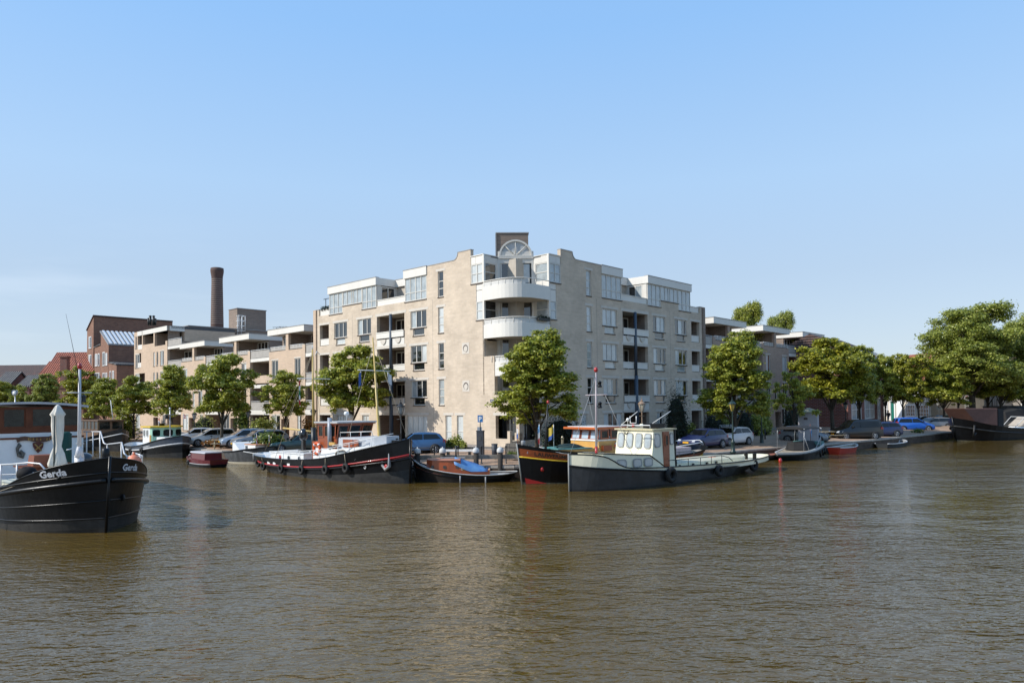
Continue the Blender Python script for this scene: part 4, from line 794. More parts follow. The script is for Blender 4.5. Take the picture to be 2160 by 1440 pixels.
def tree(kind, label, p, crown_top, half, lm, group, base=None, rz=0, bark=None, name='street_tree'):
    T, Lc, cache = tmesh(kind); P = {'a': (2.4, 2.6, 3.1), 'b': (2.7, 2.6, 3.0), 'c': (2.6, 2.6, 3.6), 'o': (2.7, 2.6, 2.7), 'p': (4.6, 6, 6.2), 'd': (1.9, 2.6, 4.3), 'e': (2.3, 2.6, 3.2)}[kind]
    if lm.name not in cache: cache[lm.name] = Lc.mesh('crown', lm, recalc=False)
    root = thing(name, label, 'tree', p, rz, group); sz = (crown_top - p.z) / (P[0] + 2 * P[2] * 1.02); sx = half / P[1] / 1.05; root.scale = (sx, sx, sz)
    t = bpy.data.objects.new('trunk', T if not bark else bark); col.objects.link(t); t.parent = root
    c = bpy.data.objects.new('crown', cache[lm.name]); col.objects.link(c); c.parent = root; return root
def tree_px(kind, label, bx, by, ytop, x0, x1, lm=None, group=None, D=None, name='street_tree'):
    p = SP(bx, by) if D is None else Vector((YP(bx, by, D).x, D, 1.2))
    top = YP(bx, ytop, p.y).z; half = (YP(x1, by, p.y).x - YP(x0, by, p.y).x) / 2
    return tree(kind, label, p, top, half, lm or LEAF, group, rz=rnd.uniform(0, 6.28), name=name)
GL, GRt = 'linden trees along the left quay', 'street trees along the right quay'
tree_px('b', 'slender young linden with open branches in front of the sandy apartment block', 603, 928, 776, 542, 664, group=GL, D=64)
tree_px('a', 'broad linden behind the red cabined tugboat', 742, 932, 722, 662, 832, group=GL, D=58)
tree_px('a', 'tall dark trunked linden among the silver cars', 467, 944, 738, 396, 536, group=GL)
tree_px('e', 'linden with a bent trunk behind the green cabined boat', 362, 930, 764, 306, 408, group=GL, D=73)
tree_px('a', 'dense linden right of the brown brick houses', 282, 928, 788, 240, 336, group=GL, D=78)
tree_px('e', 'round linden in front of the low cream row house', 220, 928, 792, 186, 268, group=GL, D=84)
tree_px('b', 'yellow green linden behind the tall white mast', 160, 915, 768, 104, 196, lm=LEAFY, group=GL, D=90)
tree_px('e', 'grey green tree left of the yellow green linden', 96, 915, 783, 58, 128, lm=LEAFG, group=GL, D=96)
tree_px('b', 'leafy tree behind the round street clock', 44, 915, 808, 20, 70, group=GL, D=98)
tree_px('e', 'leafy tree cut by the left picture edge', 6, 915, 800, -40, 38, lm=LEAFY, group=GL, D=99)
tree_px('d', 'large dense linden standing before the corner of the beige building', 1134, 938, 686, 1046, 1240, group=GRt, D=46.5)
tree_px('d', 'tall linden between the white hatchback and the lantern', 1552, 940, 690, 1468, 1634, group=GRt)
tree_px('o', 'small thin linden behind the covered black sloop', 1679, 938, 768, 1632, 1724, group=GRt)
tree_px('a', 'wide linden over the picnic table', 1757, 918, 702, 1672, 1836, lm=LEAFY, group=GRt)
tree_px('e', 'linden over the black van', 1815, 912, 722, 1768, 1862, group=GRt, D=76)
tree_px('b', 'linden in front of the cream house', 1868, 902, 742, 1830, 1914, group=GRt)
tree_px('b', 'thin linden beside the bright blue car', 1940, 905, 742, 1896, 1992, lm=LEAFY, group=GRt)
tree_px('e', 'linden with a yellow trunk behind the silver estate car', 1992, 900, 760, 1946, 2050, group=GRt, D=88)
tree_px('p', 'huge plane tree rising above the others at the right', 2052, 890, 640, 1930, 2166, lm=LEAFG, group=GRt, D=90, name='plane_tree')
tree_px('a', 'shorter tree between the huge plane and the right picture edge', 2112, 895, 735, 2060, 2165, lm=LEAF, group=GRt, D=90)
tree_px('p', 'big plane tree cut by the right picture edge', 2190, 890, 655, 2110, 2290, lm=LEAFG, group=GRt, D=93, name='plane_tree')
tree_px('a', 'low dark tree over the shed at the right edge', 2160, 890, 760, 2115, 2215, lm=LEAF, group=GRt, D=91)
for lb, bx, yt, x0, x1, D, lm in (('far street tree in front of the red tiled roof', 1905, 740, 1866, 1944, 88, LEAFY), ('far street tree left of the big plane trunk', 2022, 722, 1972, 2072, 92, LEAFG), ('far street tree right of the big plane trunk', 2085, 720, 2035, 2140, 93, LEAF)):
    tree_px('e', lb, bx, 895, yt, x0, x1, lm=lm, group=GRt, D=D)
for lb, bx, yt, x0, x1, D, lm in (('tree top rising behind the flat roofs of the right block', 1578, 636, 1530, 1632, 84, LEAF), ('loose crowned tree behind the flat roofs, right of the other roof tree', 1648, 656, 1600, 1695, 92, LEAFG)):
    tree_px('p', lb, bx, 880, yt, x0, x1, lm=lm, group='trees behind the right apartment block', D=D, name='plane_tree')
# ================================================================ hedges, shrubs and planting
def shrub(name, label, p, r, n, lm, cat='shrub', size=.16, dome=False, group=None, seed=0):
    rr = random.Random(seed + int(p.x * 10)); bl = []
    if dome: bl = [(Vector((0, 0, r[2] * .45)), (r[0], r[1], r[2] * .55)), (Vector((0, 0, r[2] * .3)), (r[0] * .97, r[1] * .97, r[2] * .36))]
    else:
        for i in range(9): a = rr.uniform(0, 6.28); q = rr.uniform(0, .75); k = rr.uniform(.3, .5); bl.append((Vector((r[0] * q * math.cos(a), r[1] * q * math.sin(a), r[2] * rr.uniform(.25, .75))), (r[0] * k, r[1] * k, r[2] * k * .8)))
    root = thing(name, label, cat, p, 0, group); part('foliage', leafcloud(seed + 3, bl, n, size), lm, root, recalc=False)
    m = MB(); m.blob((0, 0, r[2] * (.42 if dome else .3)), (r[0] * (.86 if dome else .5), r[1] * (.86 if dome else .5), r[2] * (.46 if dome else .3))); part('stems', m, M('inner twigs', (.01, .014, .007), .9), root)
    return root
def at(px, D): p = Vector((YP(px, 930, D).x, D, 0)); p.z = gh(*loc_ab(p)); return p
shrub('clipped_hedge', 'big dark clipped hedge behind the two flags of the brown boat', at(1184, 49.5), (1.35, 1.0, 2.3), 9000, LEAFD, 'hedge', .12, True)
shrub('topiary_column', 'tall rounded dark topiary in front of the grey street front', at(1428, 57.5), (.82, .82, 4.1), 9000, LEAFD, 'topiary', .12, True)
shrub('topiary_ball', 'dark round clipped bush by the white door', at(1503, 66), (.75, .75, 2.1), 3500, LEAFD, 'topiary', .12, True)
shrub('clipped_hedge', 'dark square clipped hedge beside the doorway behind the lantern', at(1569, 66), (.8, .7, 2.6), 4000, LEAFD, 'hedge', .14, True)
shrub('topiary_column', 'dark clipped column left of the grey electricity cabinet', at(1675, 70), (1.0, .8, 2.9), 4000, LEAFD, 'topiary', .14, True)
shrub('potted_bush', 'leafy bush in front of the ground floor window beside the lantern', at(1592, 67), (1.0, .8, 2.2), 2500, LEAFG, size=.2)
shrub('potted_bush', 'spreading bush right of the second lantern', at(1614, 68), (.9, .8, 2.1), 2200, LEAFG, size=.2)
shrub('garden_bush', 'low green bush left of the blue hatchback by the shaded wall', at(1455, 61), (1.0, .6, 1.4), 2000, LEAFG, size=.18)
for i, (px, D, rx, rz, lm, lb) in enumerate(((897, 52.5, .8, 1.1, LEAFB, 'bright yellow green bush behind the blue car boot'), (918, 52.0, .5, .9, LEAFO, 'dry reddish bush against the sunlit wall'), (932, 51.6, .7, .7, LEAFB, 'low green bush under the left narrow window'), (950, 51.2, .5, .75, LEAFB, 'fresh green bush between the two narrow windows'), (964, 50.8, .45, 1.0, LEAFG, 'round dark green bush under the right narrow window'), (978, 50.3, .35, .7, LEAFG, 'thin upright plant at the end of the flower strip'))):
    shrub('border_plant', lb, at(px, D), (rx, .5, rz), 900, lm, size=.13, seed=i)
shrub('flower_bed', 'orange brown ground plants around the tree trunk by the silver cars', at(448, 64.5), (1.5, .8, .75), 1600, LEAFO, size=.14)
shrub('quay_shrub', 'large bright leafy shrub on the quay beside the dark green car', at(582, 56), (1.45, 1.0, 1.45), 3500, LEAFB, size=.2)
shrub('quay_shrub', 'bright shrub left of the outboard engine', at(552, 57.5), (.8, .6, .9), 1200, LEAFB, size=.18)
shrub('climbing_rose', 'tall pale climbing rose beside the brown garage door', at(514, 74), (1.0, .6, 3.6), 2600, LEAFB, size=.2)
shrub('rose_bush', 'wide flowering bush in front of the sandy house windows', at(556, 70), (1.7, .8, 2.2), 2500, LEAFG, size=.2)
shrub('garden_bush', 'reddish bush left of the black lantern by the wheelhouse', at(655, 64), (.9, .6, 2.4), 1500, LEAFO, size=.18)
shrub('garden_bush', 'dark leafy bush between car and quay at the left', at(200, 80), (1.6, 1, 2.0), 2200, LEAFG, size=.22)
shrub('topiary_ball', 'round green bush by the sandy house entrance', at(430, 79), (1.1, .9, 2.4), 1500, LEAFG, 'topiary', .2, True)
shrub('overhanging_bush', 'deep green tree-like bush behind the brown wooden cruiser', at(262, 79), (2.0, 1.5, 3.6), 3500, LEAFG, size=.24)
shrub('weed_tuft', 'tuft of weeds on the quay by the brown bow', at(1082, 44.2), (.5, .35, .45), 600, LEAFB, size=.1)
shrub('weed_tuft', 'tuft of weeds at the foot of the tree by the blue car', at(1936, 76.5), (.8, .5, .6), 500, LEAFB, size=.14)
# ================================================================ boats
class Frame:      # boat frame: x forwards from the stem, y to port, z up from the water
    def __init__(s, p, ang): s.p = Vector((p[0], p[1], 0)); s.a = ang; s.h = Vector((math.cos(ang), math.sin(ang), 0)); s.n = Vector((-math.sin(ang), math.cos(ang), 0))
    def at(s, px, py, y0=0):
        r = ray(px, py); q = s.p + s.n * y0; k = q.dot(s.n) / r.dot(s.n); w_ = r * k - s.p; return Vector((Vector((w_.x, w_.y, 0)).dot(s.h), y0, w_.z + HC))
    def world(s, v): return s.p + s.h * v[0] + s.n * v[1] + Vector((0, 0, v[2]))
class Hull:
    """stations (x_deck, x_wl, half_deck, half_wl, z_sheer) from stem aft"""
    def __init__(s, st, bul=.35, zb=-.35, pw=1.0): s.st = st; s.bul = bul; s.zb = zb; s.pw = pw
    def pt(s, x, v, side):
        st = s.st
        for i in range(len(st) - 1):
            if st[i][0] >= x >= st[i + 1][0] or i == len(st) - 2:
                a, b = st[i], st[i + 1]; t = (x - a[0]) / (b[0] - a[0]) if b[0] != a[0] else 0; t = max(0, min(1, t)); break
        q = [a[k] + (b[k] - a[k]) * t for k in range(5)]; return s._p(q, v, side)
    def _p(s, q, v, side):
        z = s.zb + (q[4] - s.zb) * v; vw = (0 - s.zb) / (q[4] - s.zb); t = (v - vw) / (1 - vw) if v > vw else (v - vw) / max(vw, .01) * .35
        tt = max(0, t) ** s.pw if t > 0 else t
        x = q[1] + (q[0] - q[1]) * tt; h = max(0, q[3] + (q[2] - q[3]) * tt); return Vector((x, side * h, z))
    def inn(s, q, dz, side, o=.08):
        p = s._p(q, (q[4] - dz - s.zb) / (q[4] - s.zb), side); return Vector((p.x - (.10 if q[2] < 1.2 and q[0] > -3 else 0), side * max(0, abs(p.y) - o), p.z))
    def shell(s, vs_, mats):      # rows at fractions vs_, one material slot per band
        m = MB(); n = len(s.st)
        for side in (1, -1):
            P = [[s._p(q, v, side) for q in s.st] for v in vs_]
            for i in range(len(vs_) - 1):
                for j in range(n - 1): m.add([P[i][j], P[i][j + 1], P[i + 1][j + 1], P[i + 1][j]], [(0, 1, 2, 3)], mats[i], True)
            # inner bulwark
            for j in range(n - 1):
                a, b = s.st[j], s.st[j + 1]; f = lambda q, dz: s.inn(q, dz, side)
                m.add([f(a, 0), f(b, 0), f(b, s.bul), f(a, s.bul)], [(0, 1, 2, 3)], len(mats) and s.inner)
                m.add([P[-1][j], P[-1][j + 1], f(b, 0), f(a, 0)], [(0, 1, 2, 3)], s.inner)
        a = s.st[-1]; vv = [s._p(a, v, 1) for v in vs_]; ww = [s._p(a, v, -1) for v in vs_]
        for i in range(len(vs_) - 1): m.add([vv[i], vv[i + 1], ww[i + 1], ww[i]], [(0, 1, 2, 3)], mats[i])
        return m
    inner = 0
    def deck(s, dz=None):
        dz = s.bul if dz is None else dz; m = MB()
        for j in range(len(s.st) - 1):
            a, b = s.st[j], s.st[j + 1]; f = lambda q, sd: s.inn(q, dz, sd, .06); m.add([f(a, 1), f(b, 1), f(b, -1), f(a, -1)], [(0, 1, 2, 3)])
        return m
    def line(s, v, side, off=.03, x0=None, x1=None):
        P = []
        for q in s.st:
            if x0 is not None and q[0] > x0: continue
            if x1 is not None and q[0] < x1: continue
            p = s._p(q, v, side); p.y += side * off; P.append(p)
        return P
    def round(s, v, off=.03): return s.line(v, 1, off)[::-1] + s.line(v, -1, off)
def smooth_st(st, k=3):      # Catmull-Rom refinement of stations
    o = []
    for i in range(len(st) - 1):
        p0, p1, p2, p3 = st[max(i - 1, 0)], st[i], st[i + 1], st[min(i + 2, len(st) - 1)]
        for j in range(k):
            t = j / k; o.append(tuple(.5 * (2 * b + (c - a) * t + (2 * a - 5 * b + 4 * c - d) * t * t + (3 * b - a - 3 * c + d) * t ** 3) for a, b, c, d in zip(p0, p1, p2, p3)))
    o.append(st[-1]); return [tuple((max(0, v) if i_ in (2, 3) else v) for i_, v in enumerate(q)) for q in o]
def curve_text(txt, size, fn, mat, name, parent, bold=.0, width=None):
    cu = bpy.data.curves.new('t', 'FONT'); cu.body = txt; cu.size = size; cu.offset = bold; cu.resolution_u = 2
    ob = bpy.data.objects.new('t', cu); col.objects.link(ob); dg = bpy.context.evaluated_depsgraph_get(); me = bpy.data.meshes.new_from_object(ob.evaluated_get(dg)); bpy.data.objects.remove(ob)
    xs = [v.co.x for v in me.vertices]; w_ = max(xs) - min(xs) if xs else 1; k = (width / w_) if width else 1; x0 = min(xs) if xs else 0
    for v in me.vertices: v.co = fn((v.co.x - x0) * k, v.co.y)
    me.materials.clear(); me.materials.append(mat); o = bpy.data.objects.new(name, me); col.objects.link(o); o.parent = parent; return o
def boat(name, label, fr, group=None, cat='boat'): return thing(name, label, cat, fr.p, fr.a, group)
def tyre(par, p, r=.3, t=.1, nrm='Y', rope=None):
    m = MB(); m.torus(p, r - t, t, nrm, 16, 8); o = part('tyre', m, RUB, par)
    if rope: q = MB(); q.tube([Vector(p) + Vector((0, 0, r - t * .5)), rope], .018, 5); part('rope', q, ROPE, o)
def ring(par, c, r, t, nrm='X'):
    m = MB(); m.torus(c, r, t, nrm, 20, 8); o = part('lifebuoy', m, ORG, par); w_ = MB()
    for k in range(4):
        a = math.pi / 4 + k * math.pi / 2; q = Vector((0, math.cos(a), math.sin(a))) if nrm == 'X' else Vector((math.cos(a), 0, math.sin(a))); d = Vector((0, -math.sin(a), math.cos(a))) if nrm == 'X' else Vector((-math.sin(a), 0, math.cos(a)))
        w_.tube([Vector(c) + q * r - d * .05, Vector(c) + q * r + d * .05], t * 1.12, 8)
    part('band', w_, WPT, o)
def pane_box(par, verts, mat=None, name='window', fr=.05, fmat=None, t=.02):
    """quad window on any plane: frame ring plus pane"""
    v = [Vector(p) for p in verts]; c = sum(v, Vector()) / 4; n = (v[1] - v[0]).cross(v[3] - v[0]).normalized(); m = MB()
    inn = [p + (c - p).normalized() * fr * 1.4 for p in v]
    for i in range(4): j = (i + 1) % 4; m.add([v[i], v[j], inn[j], inn[i], v[i] + n * t, v[j] + n * t, inn[j] + n * t, inn[i] + n * t], [(4, 5, 6, 7), (0, 1, 5, 4), (2, 3, 7, 6)])
    f = part(name, m, fmat or MAHO, par); p = MB(); p.add([q + n * .006 for q in inn], [(0, 1, 2, 3)]); part('pane', p, mat or PG, f, recalc=False); return f
def rail(par, pts, posts, r=.022, mat=None, z0=None, name='railing'):
    m = MB(); m.tube(pts, r, 6)
    for p, zb in posts: m.tube([Vector((p[0], p[1], zb)), p], r * .9, 5)
    return part(name, m, mat or GAL, par)
def flag(par, base, top, cols, w_=.8, h=.5, sway=(0.3, -.1), name='flag', pole=WPIPE, droop=.5, vertical=False):
    m = MB(); m.tube([base, top], .018, 5); f = part('flagpole', m, pole, par); fm = MB(); n_ = len(cols); T = Vector(top); K = 6
    for i in range(n_):
        for k in range(K):
            def P(u, v): return T + Vector((u * w_ * sway[0], u * w_ * sway[1] + .05 * math.sin(u * 9), -v * h - u * droop * w_ - .02))
            fm.add([P(k / K, i / n_), P((k + 1) / K, i / n_), P((k + 1) / K, (i + 1) / n_), P(k / K, (i + 1) / n_)], [(0, 1, 2, 3)], i)
    part('flag_cloth', fm, cols, f, recalc=False)
FR = M('flag red', (.45, .03, .03), .8); FW = M('flag white', (.7, .7, .7), .8); FB = M('flag blue', (.05, .12, .38), .8); FLB = M('flag light blue', (.16, .36, .62), .8); FY = M('flag yellow', (.70, .50, .08), .8); FG = M('flag green', (.02, .22, .08), .8)
# ---------------------------------------------------------------- tugboat with red cabin
HDL = R(-43.4)
fr = Frame((-5.7, 39.9), HDL)
tg = boat('tugboat', 'black and red striped tugboat with a varnished red wheelhouse and white superstructure', fr)
st = smooth_st([(0, 0, 0, 0, 2.45), (-.7, -.35, .75, .42, 2.22), (-1.8, -1.4, 1.35, 1.0, 1.98), (-3.6, -3.2, 1.82, 1.6, 1.6), (-6, -5.8, 1.95, 1.85, 1.22), (-9, -9, 1.95, 1.85, 1.02), (-12, -12, 1.9, 1.6, .98), (-14.5, -14, 1.6, 1.0, 1.0), (-16.2, -15.2, .95, .3, 1.08), (-16.8, -15.6, .0, .0, 1.12)])
H = Hull(st, .42); H.inner = 4
part('hull', H.shell([0, .3, .40, .66, .70, 1], [1, 1, 0, 2, 0]), [BLK, BLKM, REDP, ALGAE, WPT], tg)
part('deck', H.deck(), DECK, tg)
for v, o_, r_, mt in ((.69, .05, .05, REDP), (1.0, -.01, .045, BLK), (.62, .05, .06, BLK)):
    m = MB(); m.tube(H.round(v, o_), r_, 6); part('rubbing_strake', m, mt, tg)
m = MB(); m.tube([(0.02, 0, -.2), (.05, 0, 2.5)], .05, 6); part('stem_bar', m, BLK, tg)
for px in (552, 590, 631, 671, 712, 750):
    x = {552: -15.9, 590: -13.4, 631: -10.4, 671: -7.9, 712: -5.4, 750: -3.6}[px]; p = H.pt(x, .64, -1) + Vector((0, -.14, -.10)); tyre(tg, p, .30, .095, 'Y', H.pt(x, 1, -1))
for x in (-12.4, -11.5, -9.6): p = H.pt(x, .76, -1); m = MB(); m.box(p.x - .16, p.x + .16, p.y - .03, p.y + .05, p.z - .09, p.z + .09); part('scupper_plate', m, WPT, tg)
# deckhouse: lower trunk and upper trunk
def tap(m, P, z0, z1, mi=0, k=.97): m.loft([[Vector((x, y, z0)) for x, y in P] + [Vector((x, -y, z0)) for x, y in P[::-1]], [Vector((x, y * k, z1(x))) for x, y in P] + [Vector((x, -y * k, z1(x))) for x, y in P[::-1]]], mi)
m = MB(); tap(m, [(-7.6, -1.42), (-5.0, -1.42), (-3.0, -1.25), (-1.7, -.85), (-1.0, -.4)], .8, lambda x: 1.78 + .10 * max(0, x + 5)); part('lower_deckhouse', m, WPT, tg)
m = MB(); tap(m, [(-6.6, -1.14), (-3.6, -1.12), (-2.2, -.8), (-1.5, -.45)], 1.7, lambda x: 2.42 + .035 * max(0, x + 6)); part('upper_deckhouse', m, M('light grey paint', (.50, .52, .55), .5), tg)
for x0, x1 in ((-5.05, -4.2), (-3.65, -2.75)):
    y0, y1 = [(-1.43 if x < -5 else -1.43 + .085 * (x + 5)) - .01 for x in (x0, x1)]
    m = MB(); m.hexa([(x0, y0, 1.15), (x1, y1, 1.2), (x1, y1 + .05, 1.2), (x0, y0 + .05, 1.15), (x0, y0 + .01, 1.62), (x1, y1 + .01, 1.7), (x1, y1 + .05, 1.7), (x0, y0 + .05, 1.62)]); part('side_window', m, PC, tg)
    m = MB(); m.tube([(x0, y0 - .02, 1.12), (x0, y0 - .01, 1.58), (x0 + .2, y0 - .01, 1.68), (x1 - .2, y1 - .01, 1.76), (x1, y1 - .01, 1.68), (x1, y1 - .02, 1.2)], .04, 5); part('window_frame', m, TEAK, tg)
for x0, x1 in ((-4.75, -3.75), (-3.65, -3.2)): m = MB(); m.box(x0, x1, -1.17, -1.12, 1.92, 2.36); part('hatch_door', m, MAHO, tg)
# wheelhouse: front of three raked panes, short side with a door
WX0, WX1, WY = -7.35, -5.35, 1.22
m = MB(); m.box(WX0, WX1 + .02, -WY, WY, .9, 2.40, 0); part('wheelhouse_base', m, [MAHO], tg)
m = MB(); m.box(WX0 - .12, WX1 + .42, -WY - .2, WY + .2, 3.30, 3.38, 0); m.box(WX0 - .06, WX1 + .35, -WY - .14, WY + .14, 3.22, 3.30, 1); part('wheelhouse_roof', m, [M('grey roof paint', (.50, .50, .50), .5), MAHO], tg)
def whwin(par, x0, x1, y, z0, z1, rk=0, mat=MAHO):
    s_ = -1 if y < 0 else 1; v = [(x0, y, z0), (x1, y, z0), (x1 + rk, y, z1), (x0 + rk, y, z1)]
    return pane_box(par, v if s_ < 0 else v[::-1], None, 'window', .1, mat, .03)
for s_ in (-1, 1):
    for x0, x1 in ((-7.3, -6.68), (-6.6, -6.05), (-5.98, -5.40)): whwin(tg, x0, x1, s_ * WY, 2.40, 3.22, .0 if x0 < -6 else .06)
for y0, y1 in ((-1.2, -.45), (-.40, .40), (.45, 1.2)): pane_box(tg, [(WX1, y0, 2.42), (WX1, y1, 2.42), (WX1 + .26, y1 * 1.04, 3.22), (WX1 + .26, y0 * 1.04, 3.22)], None, 'window', .09, MAHO)
pane_box(tg, [(WX0, WY, 2.4), (WX0, -WY, 2.4), (WX0, -WY, 3.22), (WX0, WY, 3.22)], None, 'window', .12, MAHO)
m = MB(); m.box(-6.62, -6.05, -WY - .05, -WY, 1.0, 2.42); part('door', m, MAHO, tg)
m = MB(); m.cyl((-5.82, -1.36, 1.8), (-5.82, -1.36, 3.62), .13, .13, 14); part('funnel', m, M('grey funnel', (.36, .38, .42), .4), tg)
m = MB(); m.box(-8.35, -7.5, -1.0, -.1, .9, 2.15); part('companionway', m, MAHO, tg); ring(tg, (-7.15, -1.42, 1.75), .33, .08, 'Y')
m = MB(); m.box(-7.45, -6.75, -1.40, -1.25, .95, 1.5); m.box(-5.75, -5.15, -1.47, -1.38, 2.0, 2.18, 1); part('name_board', m, [WPT, OAK], tg)
m = MB(); m.box(-13.6, -9.4, -1.0, 1.0, .6, 1.28); m.box(-13.7, -9.3, -1.05, 1.05, 1.28, 1.34); part('aft_cabin', m, WPT, tg)
for x in (-12.3, -11.2, -9.9): m = MB(); m.lathe([(0, -.02), (.13, -.02), (.13, .02), (0, .02)], (x, -1.02, 1.0), 14, ax='Y'); part('porthole', m, PG if x != -12.3 else REDP, tg)
m = MB(); m.blob((-10.95, -.1, 2.45), (.34, .28, .42), 0, 12, 8); m.box(-11.05, -10.8, -.2, .0, 1.3, 2.2); m.box(-11.3, -10.6, -.3, .1, 1.25, 1.45); part('outboard_engine', m, M('outboard black', (.012, .012, .014), .25, coat=.5), tg)
# masts, boom, rails
m = MB(); m.tube([(-2.75, 0, 2.1), (-2.8, 0, 2.6), (-3.35, 0, 8.3)], .1, 8, rs=[.13, .085, .035]); part('mast', m, M('varnished spar', (.60, .42, .13), .4), tg)
m = MB(); m.tube([(-3.2, -1.15, 6.35), (-3.2, 1.15, 6.35)], .03, 5); part('crosstree', m, WPIPE, tg)
m = MB(); m.tube([(-9.85, 0, .9), (-9.85, 0, 2.95)], .1, 8, rs=[.17, .17]); part('tabernacle', m, IRON, tg)
m = MB(); m.tube([(-9.85, 0, 2.75), (-9.95, 0, 8.0)], .07, 8, rs=[.09, .045]); part('mast', m, M('varnished spar', (.60, .42, .13), .4), tg)
m = MB(); m.tube([(-10.0, 0, 2.68), (-13.7, 0, 2.85)], .06, 7); part('boom', m, M('varnished spar', (.60, .42, .13), .4), tg)
m = MB(); m.tube([(-9.95, -1.1, 6.1), (-9.95, 1.3, 6.1)], .03, 5); part('crosstree', m, WPIPE, tg)
m = MB(); m.tube([(-9.95, 0, 8.0), (-9.95, 0, 8.25)], .03, 5); m.tube([(-9.95, .2, 7.6), (-10.0, .35, 7.9), (-10.05, .6, 7.7)], .025, 5); part('mast_lamp_arm', m, WPIPE, tg)
rg = MB()
for a, b in (((-3.35, 0, 8.2), (-.2, 0, 2.5)), ((-3.3, 0, 7.9), (-4.5, -1.2, 1.8)), ((-3.3, 0, 7.9), (-4.5, 1.2, 1.8)), ((-9.9, 0, 7.8), (-16.3, 0, 1.2)), ((-9.9, 0, 7.8), (-11.5, -1.8, 1.0)), ((-9.9, 0, 7.8), (-11.5, 1.8, 1.0)), ((-13.6, 0, 2.85), (-9.95, 0, 7.9))): rg.tube([a, b], .012, 4)
part('rigging', rg, ROPE, tg)
flag(tg, (-3.2, -.95, 6.0), (-3.2, -.95, 6.3), [FB], .5, .75, (.2, -.5)); flag(tg, (-3.2, .95, 6.0), (-3.2, .95, 6.3), [FW], .4, .6, (.2, .5)); flag(tg, (-9.95, -.95, 5.8), (-9.95, -.95, 6.05), [FR, FW, FG, FW, FR], .3, 1.5, (.3, -.1))
P = [Vector((x, -1.72 if x < -4 else -1.72 + (x + 4) * .5, H.pt(x, 1, -1).z + (.52 if -12.5 < x < -2.5 else .2))) for x in (-16, -14.6, -12.6, -10.6, -8.6, -6.4, -4.4, -2.6)]
rail(tg, P, [(p, H.pt(p.x, 1, -1).z - .3) for p in P[1:]], .022, WPIPE)
P = [Vector((-5.1, -1.1, 2.42)), Vector((-5.1, -1.1, 2.75)), Vector((-2.4, -.8, 2.85)), Vector((-2.3, -.75, 2.5))]; rail(tg, P, [((-4.2, -1.0, 2.78), 2.42), ((-3.3, -.9, 2.8), 2.42)], .022, WPIPE, name='roof_rail')
P = [Vector((-5.2, -1.6, 2.0)), Vector((-3.6, -1.5, 2.2)), Vector((-2.0, -1.1, 2.5)), Vector((-.8, -.5, 2.75))]; rail(tg, P, [((-3.6, -1.5, 2.2), 1.5), ((-2, -1.1, 2.5), 1.8)], .022, WPIPE, name='bow_rail')
m = MB(); m.box(-1.3, -.6, -.25, .25, 2.0, 2.35); m.lathe([(.1, 0), (.1, .45), (.17, .5), (.1, .55)], (-1.6, .3, 1.9), 10); m.box(-2.3, -1.9, -.6, -.1, 1.9, 2.35, 1); part('anchor_winch', m, [BLK, MAHO], tg)
m = MB(); p = H.pt(-1.2, .5, -1); q = Vector((0, -.08, 0)); a_ = p + q
m.tube([a_ + Vector((-.2, -.02, .75)), a_ + Vector((-.25, 0, .15)), a_ + Vector((.05, -.02, -.1)), a_ + Vector((.38, 0, .1)), a_ + Vector((.35, -.02, .8))], .06, 6, rs=[.02, .10, .09, .10, .02]); m.blob(a_ + Vector((.08, 0, .05)), (.16, .06, .16), 1)
part('anchor', m, [GREYB, REDP], tg)
m = MB(); m.torus(H.pt(-2.4, .56, -1) + Vector((0, -.03, 0)), .085, .022, 'Y', 14, 6); part('hawse_ring', m, WPT, tg)
tag(single('antenna_globe', MB().lathe([(.02, 0), (.02, .35), (.14, .38), (.17, .48), (.12, .58), (0, .6)], n=12), WPT, None, None), 'white round radar dome standing on the red wheelhouse roof', 'radar'); bpy.data.objects['antenna_globe'].location = fr.world((-6.1, 0, 3.38))
# ---------------------------------------------------------------- cream tug in the middle
fr = Frame((2.75, 35.4), R(-140.0))
ct_ = boat('motor_tug', 'cream and black motor tug with a high white wheelhouse and black tyres', fr)
st = smooth_st([(0, 0, 0, 0, 1.82), (-.8, -.6, .85, .55, 1.78), (-1.5, -1.3, 1.25, 1.0, 1.60), (-2.4, -2.2, 1.55, 1.4, 1.12), (-4, -4, 1.82, 1.7, 1.0), (-7, -7, 1.9, 1.75, .92), (-11, -11, 1.85, 1.5, .84), (-14, -13.2, 1.65, .9, .86), (-16.2, -14.8, 1.15, .3, .90), (-17.2, -15.2, .55, .05, .93), (-17.4, -15.3, 0, 0, .94)])
H = Hull(st, .28); H.inner = 1
m = MB(); n_ = len(st)
zr = lambda x: 1.26 - .62 * min(1, -x / 7) ** .8 - .05 * max(0, min(1, (-x - 7) / 6)) + .06 * max(0, (-x - 13) / 4)
for side in (1, -1):
    for j in range(n_ - 1):
        a, b = st[j], st[j + 1]; f = lambda q, z: H._p(q, (z + .35) / (q[4] + .35), side)
        for lo, hi, mi in ((-.35, .10, 2), (.10, None, 0)):
            m.add([f(a, lo), f(b, lo), f(b, hi if hi is not None else zr(b[0])), f(a, hi if hi is not None else zr(a[0]))], [(0, 1, 2, 3)], mi, True)
        m.add([f(a, zr(a[0])), f(b, zr(b[0])), f(b, b[4]), f(a, a[4])], [(0, 1, 2, 3)], 1, True)
        g_ = lambda q, dz: Vector((q[0], side * max(0, q[2] - .07), q[4] - dz)); m.add([g_(a, 0), g_(b, 0), g_(b, .28), g_(a, .28)], [(0, 1, 2, 3)], 1); m.add([f(a, a[4]), f(b, b[4]), g_(b, 0), g_(a, 0)], [(0, 1, 2, 3)], 3)
